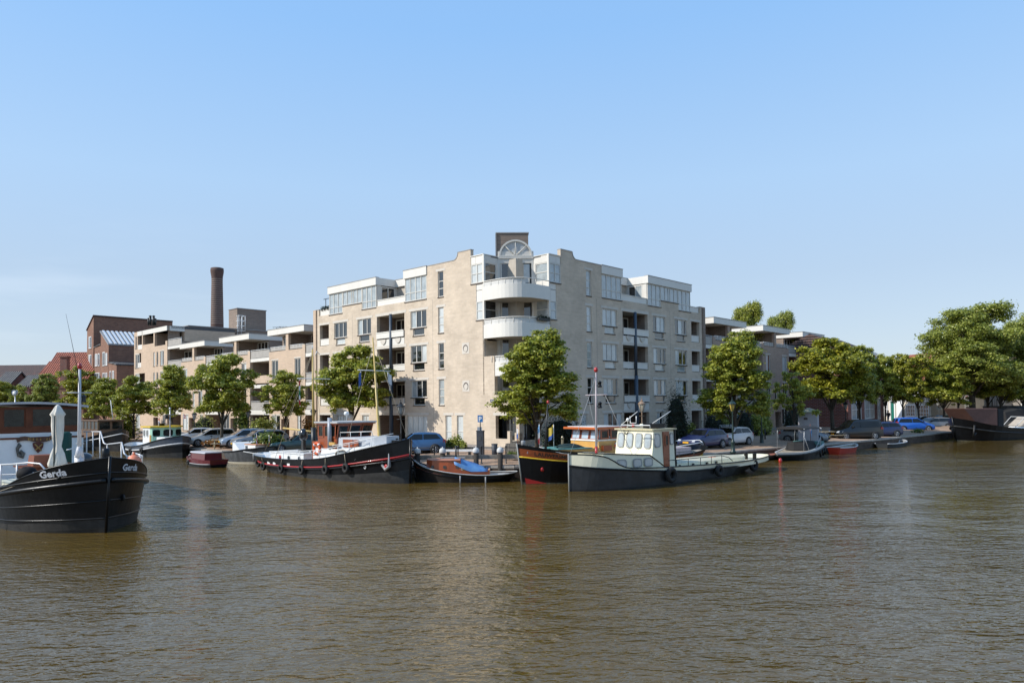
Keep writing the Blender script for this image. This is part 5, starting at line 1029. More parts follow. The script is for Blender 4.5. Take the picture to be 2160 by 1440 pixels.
part('hull', m, [M('grey black hull', (.028, .03, .034), .42, var=.35, coat=.15, bump=.15, bscale=4), CREAM, M('black boot top', (.018, .018, .018), .6, var=.4), BLK], ct_)
part('deck', H.deck(.26), CREAM, ct_)
for fz, o_, r_ in ((lambda q: q[4], -.01, .035), (lambda q: zr(q[0]), .03, .05)):
    m = MB(); P = []
    for side, seq in ((1, st[::-1]), (-1, st)):
        for q in seq: p = H._p(q, (fz(q) + .35) / (q[4] + .35), side); p.y += side * o_; P.append(p)
    m.tube(P, r_, 6); part('rubbing_strake', m, BLK, ct_)
m = MB(); m.tube([(.02, 0, -.25), (.03, 0, 1.85)], .04, 6); part('stem_bar', m, M('stem grey', (.3, .3, .28), .6), ct_)
# forward trunk cabin with rounded front
m = MB(); P = [(-1.05, 0), (-1.15, .5), (-1.5, .9), (-1.95, 1.12), (-2.6, 1.4), (-4.2, 1.6), (-5.3, 1.64), (-5.3, -1.64), (-4.2, -1.6), (-2.6, -1.4), (-1.95, -1.12), (-1.5, -.9), (-1.15, -.5)]
zt = lambda x: 1.84 - .26 * min(1, (-x - 1.0) / 4); m.loft([[Vector((x, y, .7)) for x, y in P], [Vector((x * .995, y * .985, zt(x) if x > -5.25 else .98)) for x, y in P]]); part('trunk_cabin', m, CREAM, ct_)
m = MB(); m.tube([(x, y * 1.0, zt(x) if x > -5.25 else 1.0) for x, y in P], .03, 5, closed=True); part('cabin_trim', m, BLK, ct_)
def rwin(par, c, w_, h, nrm, mat=PC, fm=GREYB, name='cabin_window', u=None):
    """rounded window on plane with normal nrm at c"""
    nrm = Vector(nrm).normalized(); u = Vector(u).normalized() if u else Vector((0, 0, 1)).cross(nrm).normalized(); v = nrm.cross(u); c = Vector(c); n_ = 20; Q = []
    for k in range(n_):
        a = 2 * math.pi * (k + .5) / n_; x, y = math.cos(a), math.sin(a); f = (abs(x) ** 5 + abs(y) ** 5) ** (-1 / 5); Q.append((x * f, y * f))
    o = MB(); A_ = [c + u * x * w_ / 2 + v * y * h / 2 for x, y in Q]; B_ = [c + u * x * (w_ / 2 - .05) + v * y * (h / 2 - .05) for x, y in Q]
    for k in range(n_): j = (k + 1) % n_; o.add([A_[k] + nrm * .03, A_[j] + nrm * .03, B_[j] + nrm * .03, B_[k] + nrm * .03, A_[k], A_[j]], [(0, 1, 2, 3), (4, 5, 1, 0)])
    f = part(name, o, fm, par); p = MB(); p.add([q + nrm * .015 for q in B_], [tuple(range(n_))]); part('pane', p, mat, f, recalc=False)
for x, y, nx in ((-2.32, -1.33, .38), (-3.3, -1.53, .12), (-4.05, -1.62, .1)): rwin(ct_, (x, y, 1.28), .58, .44, (nx, -1, .03))
# wheelhouse: broad front with four rounded windows, short side with door
ZT = 2.88; x_f, x_b, wy = -4.85, -6.65, 1.30
m = MB(); m.hexa([(x_f + .1, -wy, 1.3), (x_f + .1, wy, 1.3), (x_b, wy, .7), (x_b, -wy, .7), (x_f - .12, -wy * .94, ZT), (x_f - .12, wy * .94, ZT), (x_b, wy * .94, ZT - .05), (x_b, -wy * .94, ZT - .05)])
part('wheelhouse', m, CREAM, ct_)
m = MB(); m.box(x_b - .12, x_f + .02, -wy - .06, wy + .06, ZT - .03, ZT + .04); part('wheelhouse_roof', m, [M('buff roof', (.62, .54, .34), .5)], ct_)
for y in (-.92, -.31, .31, .92): rwin(ct_, (x_f + .012 - .02, y, 2.30), .46, .80, (1, 0, .14), PC, u=(0, 1, 0))
rwin(ct_, (-5.22, -wy * .965 - .01, 2.32), .50, .72, (0, -1, .05), PC); rwin(ct_, (-6.42, -wy * .965 - .01, 2.36), .32, .62, (0, -1, .05), PC)
m = MB(); m.box(-6.18, -5.68, -1.31, -1.22, .75, 2.76, 0); part('door', m, [MAHO], ct_); rwin(ct_, (-5.93, -1.315, 2.3), .28, .62, (0, -1, 0), PG, MAHO, 'door_window')
m = MB(); m.box(-6.78, -6.68, -1.28, -1.18, .7, 3.1); part('exhaust_pipe', m, BLK, ct_)
ring_ = MB(); ring_.torus((-4.86, .55, 2.78), .15, .025, 'X', 14, 6); part('hose_coil', ring_, BLK, ct_)
m = MB(); m.box(-6.2, -5.5, -1.0, -.1, ZT + .06, ZT + .30); part('roof_box', m, BLK, ct_)
m = MB(); m.tube([(-5.1, 1.1, ZT + .04), (-5.1, 1.1, ZT + .22), (-5.1, -.9, ZT + .22), (-5.1, -.9, ZT + .04)], .025, 5); m.tube([(-5.6, 1.1, ZT + .04), (-5.6, 1.1, ZT + .16), (-5.6, -.2, ZT + .16)], .03, 5); part('roof_rack', m, WPIPE, ct_)
m = MB(); m.tube([(-5.1, 1.1, ZT + .22), (-5.3, .1, ZT + .95)], .02, 5); part('wiper_antenna', m, WPIPE, ct_)
m = MB(); m.tube([(-5.8, -.5, ZT + .3), (-6.6, -1.1, ZT + .95)], .02, 5); part('wiper_antenna', m, WPIPE, ct_)
m = MB(); m.lathe([(.02, 0), (.02, .3), (.08, .33), (.08, .45), (.03, .5)], (-5.3, .8, ZT + .1), 10); part('navigation_lamp', m, WPT, ct_)
m = MB(); m.box(-5.35, -5.25, .35, .47, ZT + .1, ZT + .28, 0); m.tube([(-5.3, .62, ZT + .7), (-5.3, .62, ZT + .32), (-5.3, .2, ZT + .32), (-5.3, .2, ZT + .7)], .028, 5, 1); part('deck_light', m, [REDP, WPIPE], ct_)
m = MB(); m.lathe([(.12, 0), (.15, .1), (.12, .16), (.03, .18)], (-5.9, .3, ZT + .1), 12); part('radar_dome', m, CREAM, ct_)
m = MB(); m.tube([(-1.95, 0, 1.5), (-1.95, 0, 2.1)], .075, 8, 1); m.tube([(-1.95, 0, 2.1), (-2.0, 0, 5.9)], .06, 8, rs=[.065, .035]); m.tube([(-2.0, -.75, 4.72), (-2.0, .75, 4.72)], .03, 5); m.blob((-2.0, 0, 6.0), (.11, .11, .14), 1); part('mast', m, [M('pinkish grey spar', (.42, .36, .37), .4), REDP], ct_)
for z in (4.05, 5.1): m = MB(); m.lathe([(.1, 0), (.12, .05), (.09, .1), (.09, .22), (.12, .26), (.03, .33)], (-2.0, -.24, z), 10); m.tube([(-2, 0, z + .1), (-2, -.24, z + .1)], .02, 4); part('masthead_lamp', m, BLK, ct_)
rg = MB()
for a, b in (((-2, .6, 4.72), (-3.4, 1.1, 1.7)), ((-2, -.6, 4.72), (-3.4, -1.1, 1.7)), ((-2, 0, 5.7), (-.1, 0, 1.85))): rg.tube([a, b], .012, 4)
part('rigging', rg, M('grey wire', (.4, .4, .4), .6), ct_)
# aft coaming, ports, rail
m = MB(); P = [(-6.7, 1.25), (-13.3, 1.15), (-14.3, .7), (-14.6, 0), (-14.3, -.7), (-13.3, -1.15), (-6.7, -1.25)]; m.prism([(x, y, .55) for x, y in P], (0, 0, .45)); part('aft_coaming', m, CREAM, ct_)
for x in (-7.1, -8.3, -9.6, -10.5): rwin(ct_, (x, -1.24, .83), .2, .2, (0, -1, 0), PG, BLK, 'porthole')
P = [Vector(p) for p in ((-5.5, -1.75, 1.28), (-10.3, -1.72, 1.28), (-11.1, -1.68, 1.12), (-11.5, -1.66, .9))]; rail(ct_, P, [((x, -1.74, 1.28), .8) for x in (-6.2, -7.2, -8.3, -9.3, -10.3)], .022, IRON)
P = [Vector(p) for p in ((-8.0, 1.72, 1.28), (-12.5, 1.7, 1.28))]; rail(ct_, P, [((x, 1.72, 1.28), .8) for x in (-8.0, -9.5, -11, -12.5)], .022, IRON)
m = MB(); m.lathe([(.12, 0), (.12, .35), (.16, .38), (.12, .42)], (-16.0, -.3, .65), 10); m.lathe([(.12, 0), (.12, .35), (.16, .38), (.12, .42)], (-16.0, .3, .65), 10); part('towing_bollard', m, BLK, ct_)
m = MB(); m.tube([(-11.8, .2, .95), (-12.3, .1, 1.0), (-12.6, .2, .98), (-12.2, .35, .97)], .06, 6); part('rope_coil', m, SALM, ct_)
for x, r_ in ((-5.4, .42), (-9.7, .34), (-14.3, .38)): p = H.pt(x, .74, -1) + Vector((0, -.16, -.06)); tyre(ct_, p, r_, .13, 'Y', H.pt(x, 1.0, -1))
mirror_y(ct_)
# ---------------------------------------------------------------- brown-bowed barge behind the cream tug
fr = Frame((.45, 38.8), R(-141.3))
lb = boat('cutter', 'black hulled boat with a varnished brown bow, yellow stripe and orange roofed wheelhouse', fr)
st = smooth_st([(.28, -.05, 0, 0, 2.15), (-.5, -.7, .8, .5, 1.98), (-1.6, -1.6, 1.4, 1.1, 1.80), (-3.2, -3.2, 1.75, 1.55, 1.62), (-6, -6, 1.85, 1.7, 1.35), (-10, -10, 1.85, 1.6, 1.1), (-13, -12.6, 1.6, 1.1, 1.15), (-14.8, -14, 1.1, .5, 1.3), (-15.6, -14.4, .5, .05, 1.4), (-15.8, -14.5, 0, 0, 1.42)])
H = Hull(st, .3); H.inner = 0
part('hull', H.shell([0, .19, .72, .755, .92, 1], [2, 0, 3, 1, 0]), [BLK, MAHO, ALGAE, YEL], lb); part('deck', H.deck(), TEAK, lb)
m = MB(); m.tube([(-.06, 0, -.2), (.3, 0, 2.2)], .04, 6); part('stem_bar', m, M('stem grey', (.3, .3, .28), .6), lb)
for s_ in (1, -1): m = MB(); m.tube(H.line(.735, s_, .03), .03, 5); part('yellow_stripe', m, YEL, lb)
m = MB()
for s_ in (-1,):
    a, b, c = H.pt(.1, .15, s_), H.pt(-1.0, .17, s_), H.pt(.12, .28, s_); q = Vector((0, -.02, 0)); m.add([a + q, b + q, c + q], [(0, 1, 2)])
part('red_forefoot', m, REDP, lb)
m = MB(); p = H.pt(-.75, .5, -1); m.lathe([(0, -.03), (.12, -.03), (.12, .03), (0, .03)], p, 14, ax='Y'); part('hawse_plug', m, REDP, lb)
def on_hull(H, x0, dx, v0, dv, side): return lambda u, w_: H.pt(x0 + dx * u, v0 + dv * w_, side) + Vector((0, side * .025, 0))
curve_text('LAUWERSMEER', .3, on_hull(H, -.35, -1, .80, .40, -1), M('dark lettering', (.02, .015, .012), .5), 'name_lettering', lb, .006, 2.0)
m = MB(); p = H.pt(-.08, .85, -1) + Vector((0, -.02, 0)); m.add([p + Vector(q) for q in ((-.09, 0, 0), (-.02, 0, .02), (0, 0, .09), (.02, 0, .02), (.09, 0, 0), (.02, 0, -.02), (0, 0, -.09), (-.02, 0, -.02))], [tuple(range(8))]); part('star_mark', m, WPT, lb, recalc=False)
m = MB(); m.loft([[Vector((x, y, z)) for x, y in ((-2.0, 0), (-2.1, .7), (-2.7, 1.1), (-9.5, 1.3), (-9.5, -1.3), (-2.7, -1.1), (-2.1, -.7))] for z in (1.2, 1.78)]); part('trunk_cabin', m, OAK, lb)
m = MB(); m.loft([[Vector((x, y, z)) for x, y in ((-1.95, 0), (-2.05, .75), (-2.65, 1.16), (-4.2, 1.2), (-4.2, -1.2), (-2.65, -1.16), (-2.05, -.75))] for z in (1.78, 1.83)]); part('cabin_top', m, M('green deck', (.10, .28, .26), .6), lb)
m = MB(); m.box(-7.2, -4.75, -1.15, 1.15, 1.2, 2.15); part('wheelhouse_base', m, OAK, lb)
m = MB(); m.box(-6.9, -4.7, -1.12, 1.12, 2.15, 2.24, 0); part('window_sill', m, WPT, lb)
for y0, y1 in ((-1.1, -.4), (-.33, .33), (.4, 1.1)): pane_box(lb, [(-4.75, y0, 2.22), (-4.75, y1, 2.22), (-4.88, y1, 2.8), (-4.88, y0, 2.8)], M('painted sky pane', (.45, .55, .62), .05, spec=.9, ior=1.7, var=.15), 'window', .06, MAHO)  # sky reflection put into the pane's pale blue base colour
for s_ in (-1, 1):
    for x0, x1 in ((-5.6, -4.9), (-6.5, -5.7)): whwin(lb, x0, x1, s_ * 1.12, 2.24, 2.8)
m = MB(); m.box(-7.0, -4.35, -1.35, 1.35, 2.82, 2.94, 0); m.box(-6.9, -4.6, -1.25, 1.25, 2.94, 2.97, 1); part('wheelhouse_roof', m, [M('orange varnish roof', (.55, .13, .03), .35), WPT], lb)
m = MB(); m.box(-5.6, -4.9, -1.36, -1.2, 1.6, 1.9); part('hatch_door', m, MAHO, lb)
ring(lb, (-6.1, -1.28, 1.85), .16, .04, 'Y')
m = MB(); m.blob((-3.3, -.2, 1.82), (.95, .7, .22), 0, 12, 6, .15, 3); part('canvas_heap', m, CANG, lb)
m = MB(); m.lathe([(.09, 0), (.07, .08), (.05, .15), (.02, .18)], (-3.2, .2, 2.3), 10); m.box(-3.25, -3.15, .15, .25, 1.8, 2.3); part('bell', m, M('dull bronze', (.35, .3, .2), .4, metal=.6), lb)
m = MB(); m.tube([(-1.75, 0, 1.7), (-1.8, .0, 3.0), (-1.95, 0, 4.35)], .05, 7, rs=[.08, .05, .03]); m.blob((-1.97, 0, 4.4), (.08, .08, .1), 1); m.tube([(-1.85, -.95, 3.35), (-1.85, .95, 3.35)], .025, 5); part('mast', m, [IRON, REDP], lb)
flag(lb, (-1.05, -.3, 1.8), (-1.05, -.3, 3.2), [FLB, FW, FR], .45, .9, (.25, -.1)); flag(lb, (-2.45, .1, 1.8), (-2.45, .1, 3.15), [FY, FY, FB], .5, .7, (.5, .3)); flag(lb, (.1, .15, 2.1), (.1, .15, 3.05), [FW, FB], .25, .5, (.2, 0), pole=MAHO)
m = MB(); m.lathe([(.12, 0), (.12, .3), (.1, .34)], (-.15, 0, 2.0), 12); part('bow_post', m, GREYB, lb)
m = MB(); m.tube([(-.6, -.8, 2.0), (-1.6, -1.42, 1.65), (-2.8, -1.75, 1.5)], .015, 4); part('mooring_line', m, WPIPE, lb)
m = MB(); m.tube([(-11, 1.5, 1.55), (-14.2, 1.2, 1.7), (-15.5, 0, 1.75), (-14.2, -1.2, 1.7), (-11, -1.5, 1.55)], .03, 6); part('stern_rail', m, WPIPE, lb)
m = MB(); m.box(-13.4, -10.0, -.9, .9, 1.0, 1.42, 0); m.box(-10.6, -9.6, -1.1, 1.1, 1.0, 1.75, 1); m.box(-10.7, -9.5, -1.15, 1.15, 1.75, 1.8, 2); part('aft_cabin', m, [M('pinkish white paint', (.62, .5, .5), .5), OAK, M('green deck', (.10, .28, .26), .6)], lb)
mirror_y(lb)
# ---------------------------------------------------------------- wooden sloop with blue cover
fr = Frame((-5.6, 40.9), math.pi)
slp = boat('wooden_sloop', 'small dark sloop with an orange wooden cabin and a blue tarpaulin over its cockpit', fr)
fr.p = Vector((-5.6, 40.9, 0)); slp.location = fr.p
st = smooth_st([(.1, -.3, 0, 0, 1.28), (-.35, -.6, .4, .22, 1.0), (-1.0, -1.2, .75, .55, .76), (-2.2, -2.2, 1.05, .9, .55), (-3.6, -3.6, 1.1, .95, .42), (-5.0, -4.8, .9, .6, .42), (-5.7, -5.3, .4, .1, .48), (-5.85, -5.4, 0, 0, .5)])
H = Hull(st, .12); H.inner = 0
part('hull', H.shell([0, .42, .78, 1], [0, 0, 0]), [M('tarred wood', (.022, .018, .016), .5, var=.3), MAHO], slp); part('deck', H.deck(.08), M('white deck', (.62, .62, .6), .5), slp)
for v, mt, r_ in ((1.0, M('grey gunwale', (.42, .42, .40), .6), .035), (.78, BLK, .04), (.80, MAHO, .015)): m = MB(); m.tube(H.round(v, .02), r_, 5); part('rubbing_strake', m, mt, slp)
m = MB(); P = [(-.75, .25), (-.75, -.25), (-1.1, -.62), (-2.0, -.72), (-2.7, -.72), (-2.7, .72), (-2.0, .72), (-1.1, .62)]
m.loft([[Vector((x, y, z * (1 if k else 1) - (0 if k == 0 else 0))) for x, y in P] for k, z in enumerate((.5, 1.22))]); part('cabin', m, M('orange varnished cabin', (.42, .085, .022), .25, coat=.7, var=.2), slp)
m = MB(); m.loft([[Vector((x * .98 - .02, y * (1.08 if z < 1.26 else .9), z)) for x, y in P] for z in (1.22, 1.28)]); part('cabin_top', m, M('worn orange top', (.42, .17, .10), .5), slp)
m = MB(); m.loft([[Vector((x, y, z)) for x, y in ((-2.7, .74), (-4.3, .62), (-4.3, -.62), (-2.7, -.74))] for z in (.35, .66)]); part('coaming', m, M('orange varnished cabin', (.42, .085, .022), .25), slp)
for x in (-1.12, -1.8, -2.5): rwin(slp, (x, .70 if x < -1.5 else .65, .85), .17, .17, (0, 1, 0), PD, SILL, 'porthole')
m = MB(); rows = []
for i in range(9):
    x = -2.35 - i * .23; t = i / 8; hh = 1.36 - .66 * t ** 1.1; zb_ = 1.0 - .42 * min(1, t * 2.2); rows.append([Vector((x + .03 * math.sin(k * 2.1 + i), .80 * (1 - .12 * t) * math.cos(math.pi * k / 10), zb_ + (hh - zb_) * math.sin(math.pi * k / 10) ** .8 * (1 + .05 * math.sin(k * 1.7 + i * 2.3)))) for k in range(11)])
m.loft(rows, closed=False, cap=True, sm=True); part('cover', m, CANB, slp)
m = MB(); m.tube([(-2.38, 0, 1.1), (-2.38, 0, 2.0)], .05, 7); part('mast_stump', m, IRON, slp)
m = MB(); m.tube([(-4.0, .2, .4), (-4.0, .2, .8)], .07, 8); part('rudder_post', m, IRON, slp)
for x in (-2.7, -4.1): p = H.pt(x, .9, 1); m = MB(); m.tube([p + Vector((0, .1, 0)), p + Vector((0, .12, -.45))], .045, 6); part('fender', m, GREYB, slp)
m = MB(); m.box(-1.5, -2.9, -.15, .15, 1.29, 1.34); part('hatch_slide', m, GREYB, slp)
m = MB(); m.tube([(.0, .0, 1.3), (-.05, 0, .3), (-.25, 0, -.2)], .05, 6); part('stem_post', m, BLK, slp)
# ---------------------------------------------------------------- white and green harbour boat
fr = Frame((-28.4, 62.1), HDL)
hb = boat('motor_launch', 'white launch with a pale green windowed wheelhouse, yellow roof edge and black hull', fr)
st = smooth_st([(0, 0, 0, 0, 1.9), (-.8, -.6, .9, .55, 1.75), (-2, -1.8, 1.5, 1.15, 1.5), (-4, -4, 1.8, 1.6, 1.12), (-6.5, -6.5, 1.8, 1.6, .9), (-9, -9, 1.6, 1.2, .85), (-10.6, -10.2, 1.1, .5, .95), (-11.3, -10.7, .45, .05, 1.05), (-11.45, -10.8, 0, 0, 1.08)])
H = Hull(st, .3); H.inner = 1
part('hull', H.shell([0, .38, .66, 1], [2, 0, 3]), [BLK, WPT, BLKM, M('slate hull band', (.06, .075, .10), .4)], hb); part('deck', H.deck(), WPT, hb)
for v, r_ in ((.72, .07), (1.0, .04)): m = MB(); m.tube(H.round(v, .03), r_, 6); part('rubbing_strake', m, M('silver fender bar', (.55, .55, .55), .5) if v < 1 else BLK, hb)
curve_text('HERMES', .22, on_hull(H, -2.7 - 1.3 + .0, 1, .80, .45, -1), WPT, 'name_lettering', hb, .004, 1.1)
m = MB(); m.box(-3.2, -1.3, -.95, .95, 1.2, 1.78); part('forward_cabin', m, WPT, hb); rwin(hb, (-2.3, -.96, 1.5), .5, .3, (0, -1, 0), PG, WPT)
m = MB(); m.box(-5.4, -3.75, -1.3, 1.3, .7, 2.58); part('cabin', m, WPT, hb)
MG = M('mint green paint', (.36, .60, .46), .4)
m = MB(); m.loft([[Vector((x, y, z)) for x, y in ((-3.75, -1.3), (-3.35, -1.25), (-3.1, -.6), (-3.1, .6), (-3.35, 1.25), (-3.75, 1.3))] for z in (1.3, 2.6)]); part('wheelhouse_front', m, MG, hb)
rwin(hb, (-3.22, -.93, 2.12), .70, .70, (.93, -.36, 0), PG, MG); rwin(hb, (-3.09, 0, 2.12), .95, .70, (1, 0, 0), PG, MG); rwin(hb, (-3.22, .93, 2.12), .70, .70, (.93, .36, 0), PG, MG)
for x in (-5.0, -4.3): rwin(hb, (x, -1.31, 2.1), .42, .66, (0, -1, 0), PG, WPT)
m = MB(); m.loft([[Vector((x, y, z)) for x, y in ((-5.6, -1.42), (-3.3, -1.42), (-2.9, -.7), (-2.9, .7), (-3.3, 1.42), (-5.6, 1.42))] for z in (2.60, 2.72)]); part('wheelhouse_roof', m, YEL, hb)
m = MB(); m.box(-3.75, -3.5, -1.34, -1.25, .9, 1.95); part('door', m, OAK, hb)
m = MB(); m.lathe([(.25, 0), (.25, .2), (.3, .22)], (-4.6, 0, 2.72), 10); part('roof_vent', m, IRON, hb)
m = MB(); m.tube([(-2.4, -.1, 1.6), (-2.4, -.1, 4.2)], .05, 6); m.blob((-2.4, -.1, 4.25), (.1, .1, .12)); m.box(-2.5, -2.3, -.45, .25, 3.7, 3.76); m.box(-2.5, -2.3, -.5, -.3, 3.35, 3.75, 1); part('mast', m, [GAL, IRON], hb)
flag(hb, (-3.6, -.6, 1.75), (-3.6, -.6, 3.5), [FR, FW, FB], .5, .32, (.7, -.2)); flag(hb, (-1.0, .5, 2.4), (-1.0, .5, 3.8), [FR, FW, FR], .45, .3, (.7, .1), droop=.3)
for x in (-7.0, -10.6, -4.2): p = H.pt(x, .66, -1) + Vector((0, -.14, -.05)); tyre(hb, p, .32, .1, 'Y', H.pt(x, 1, -1))
# ---------------------------------------------------------------- dark wooden cruiser behind it
fr = Frame((-39.5, 73.0), HDL)
wc = boat('wooden_cruiser', 'dark cruiser with a brown wooden framed cabin behind the barge railings', fr)
st = smooth_st([(0, 0, 0, 0, 2.3), (-1, -.7, .9, .5, 2.0), (-3, -2.6, 1.6, 1.2, 1.6), (-7, -7, 1.8, 1.5, 1.2), (-12, -11.6, 1.5, 1.0, 1.1), (-13.5, -12.8, .6, .2, 1.2)])
H = Hull(st, .3); part('hull', H.shell([0, .4, 1], [1, 0]), [BLK, BLKM], wc); part('deck', H.deck(), DECK, wc)
m = MB(); m.tube(H.round(.8, .03), .06, 6); part('rubbing_strake', m, M('silver fender bar', (.55, .55, .55), .5), wc)
WB = M('brown cabin wood', (.16, .09, .05), .5)
m = MB(); m.box(-9, -3.2, -1.2, 1.2, 1.2, 2.1); part('cabin_base', m, WB, wc); m = MB(); m.box(-9.2, -2.9, -1.35, 1.35, 3.05, 3.15); part('cabin_roof', m, WB, wc)
for k in range(5): whwin(wc, -9 + k * 1.16, -7.95 + k * 1.16, -1.2, 2.1, 3.05, 0, WB)
for k in range(2): pane_box(wc, [(-3.2, -1.2 + k * 1.2, 2.1), (-3.2, k * 1.2, 2.1), (-3.2, k * 1.2, 3.05), (-3.2, -1.2 + k * 1.2, 3.05)], None, 'window', .1, WB)
m = MB(); m.tube([(-3.2, .2, 3.1), (-4.0, .2, 5.2)], .04, 5); part('raked_mast', m, WPIPE, wc)
fr = Frame((-44.5, 71.5), HDL)
ws = boat('small_cruiser', 'half hidden small cruiser with slatted wooden cabin beside the white mast', fr)
H = Hull(smooth_st([(0, 0, 0, 0, 1.6), (-2, -1.8, 1.1, .8, 1.3), (-6, -6, 1.3, 1.1, 1.0), (-9, -8.6, .8, .5, 1.0)]), .2); part('hull', H.shell([0, .4, 1], [1, 0]), [BLK, BLKM], ws); part('deck', H.deck(), WPT, ws)
m = MB(); m.box(-7, -3, -.9, .9, .9, 2.6); part('cabin', m, WB, ws); m = MB(); m.box(-7.3, -2.8, -1.1, 1.1, 2.6, 2.7); part('cabin_roof', m, TEAK, ws)
# ---------------------------------------------------------------- maroon boat and grey launch
fr = Frame((-24.3, 54.6), R(-43.4) + math.pi)
mb2 = boat('maroon_boat', 'small maroon cabin boat with rope fenders floating behind the grey launch', fr)
H = Hull(smooth_st([(0, -.1, 0, 0, .72), (-.5, -.6, .55, .4, .64), (-1.6, -1.6, .85, .7, .56), (-3.4, -3.4, .9, .8, .52), (-4.9, -4.7, .7, .55, .56)]), .12); H.inner = 1
fr.p = Vector((-24.6, 55.2, 0)); mb2.location = fr.p
part('hull', H.shell([0, .62, 1], [0, 1]), [BLK, MARO], mb2); part('deck', H.deck(.05), MARO, mb2)
m = MB(); m.loft([[Vector((x, y * q, z)) for x, y in ((-.9, 0), (-1.15, .5), (-1.8, .68), (-3.9, .65), (-3.9, -.65), (-1.8, -.68), (-1.15, -.5))] for z, q in ((.5, 1), (1.0, .95))]); part('cabin', m, MARO, mb2)
m = MB(); m.loft([[Vector((x, y * q, z)) for x, y in ((-.85, 0), (-1.1, .53), (-1.8, .72), (-4.0, .7), (-4.0, -.7), (-1.8, -.72), (-1.1, -.53))] for z, q in ((1.0, 1), (1.07, .85))]); part('cabin_top', m, M('silver top', (.55, .52, .52), .4), mb2)
m = MB(); m.tube(H.round(.66, .04), .04, 6); part('rubbing_strake', m, GREYB, mb2)
for x in (-1.6,): tyre(mb2, H.pt(x, .7, 1) + Vector((0, .1, 0)), .18, .06)
m = MB(); m.tube([(.1, 0, .75), (.25, .1, .5), (.05, .15, .4), (.2, -.1, .3)], .07, 6); part('rope_fender', m, M('pale rope', (.5, .48, .42), .9), mb2)
fr = Frame((-16.9, 53.3), R(-43.4))
gl = boat('grey_launch', 'weathered dark grey launch with a white windscreen and cream deck moored bow to the tugboat', fr)
H = Hull(smooth_st([(0, -.2, 0, 0, 1.35), (-.8, -1.0, .8, .4, 1.25), (-2, -2, 1.25, .9, 1.12), (-4, -4, 1.35, 1.15, .9), (-5.8, -5.6, 1.15, .9, .8), (-6.6, -6.2, .8, .4, .8)]), .15); H.inner = 0
fr.p = Vector((-17.9, 54.0, 0)); gl.location = fr.p
part('hull', H.shell([0, .35, 1], [1, 0]), [M('streaked grey hull', (.10, .105, .11), .55, var=.55, scale=2.2, c2=(.035, .037, .04)), M('cream boot', (.5, .46, .36), .6)], gl); part('deck', H.deck(.06), M('worn teak', (.35, .22, .13), .7), gl)
m = MB(); m.tube(H.round(1.0, .02), .04, 6); part('rubbing_strake', m, BLK, gl)
m = MB(); m.prism([(-3.1, -1.05, .95), (-4.0, -1.05, 1.5), (-4.4, -1.05, 1.6), (-4.4, -1.05, .9)], (0, 2.1, 0), 0); part('spray_hood', m, WPT, gl)
m = MB(); m.box(-3.1, -1.4, -.7, .7, 1.0, 1.45, 0); m.box(-3.0, -2.6, -.71, -.69, 1.1, 1.35, 1); part('fore_cabin', m, [WPT, PD], gl); m = MB(); m.box(-3.1, -1.2, -.75, .75, 1.45, 1.5); part('cabin_top', m, M('orange hatch', (.6, .28, .15), .6), gl)
flag(gl, (-1.6, -.5, 1.3), (-1.6, -.5, 2.3), [FR, FW, FB], .5, .35, (.3, -.1), droop=1.3); flag(gl, (-1.0, .2, 1.3), (-1.0, .2, 2.2), [FW, FR], .4, .35, (.3, -.1), droop=1.3)
# ---------------------------------------------------------------- right quay boats
fr = Frame((19.0, 51.7), R(45.5) + math.pi)
bs = boat('tender_sloop', 'black and white sloop with a black cockpit cover and folded canopy frame', fr)
H = Hull(smooth_st([(.35, -.3, 0, 0, .62), (-.8, -1, .65, .4, .60), (-2.2, -2.2, 1.05, .85, .62), (-4, -4, 1.2, 1.05, .78), (-5.4, -5.4, 1.1, .95, 1.0), (-6.0, -5.8, .95, .75, 1.05)]), .1); H.inner = 1
part('hull', H.shell([0, .75, .82, 1], [0, 2, 1]), [BLK, WPT, M('rusty rim', (.2, .12, .08), .7)], bs); part('deck', H.deck(.05), TEAK, bs)
m = MB(); m.tube(H.round(.80, .03), .07, 6); part('rubbing_strake', m, BLKM, bs)
m = MB(); m.loft([[Vector((x, y * q, z)) for x, y in ((-2.6, 0), (-2.9, .8), (-5.3, .95), (-5.3, -.95), (-2.9, -.8))] for z, q in ((.65, 1), (1.2, .75), (1.25, .4))]); part('cover', m, CANK, bs)
m = MB(); m.box(-5.9, -4.7, -.95, .95, .95, 1.22); part('stern_deck', m, M('green cover', (.08, .2, .2), .6), bs)
for x, dx in ((-2.0, -.2), (-5.0, -.7)): 
    m = MB(); m.tube([(x, -1.0, .7), (x + dx * .2 - .1, -1.0, 2.25), (x + dx * .2 - .1, 1.0, 2.25), (x, 1.0, .7)], .025, 5); m.tube([(x - .9 * (1 if dx > -.5 else -1), -1.0, .7), (x - .2, -1.0, 1.6)], .022, 5); part('canopy_frame', m, GAL, bs)
m = MB(); m.loft([[Vector((x, .0 + 1.05 * math.cos(math.pi * k / 6), 2.2 + .22 * math.sin(math.pi * k / 6) + .05 * math.sin(x * 3))) for k in range(7)] for x in (-1.9, -2.4, -3.4, -4.4, -5.1)], closed=True); part('folded_canopy', m, CANK, bs)
flag(bs, (-5.7, 0, 1.1), (-5.7, 0, 2.5), [FW, FLB], .5, .6, (-.7, 0), pole=MAHO, droop=.8)
for x in (-5.5, -5.0, -4.4): p = H.pt(x, .8, -1); m = MB(); m.tube([p + Vector((0, -.1, 0)), p + Vector((0, -.1, -.5))], .07, 6); part('fender', m, BLK, bs)
mirror_y(bs)
m = MB(); m.blob((0, 0, .12), (.13, .13, .2)); single('mooring_buoy', m, REDP, 'small red mooring buoy floating in front of the black sloop', 'buoy', GP(1646, 975, 0))
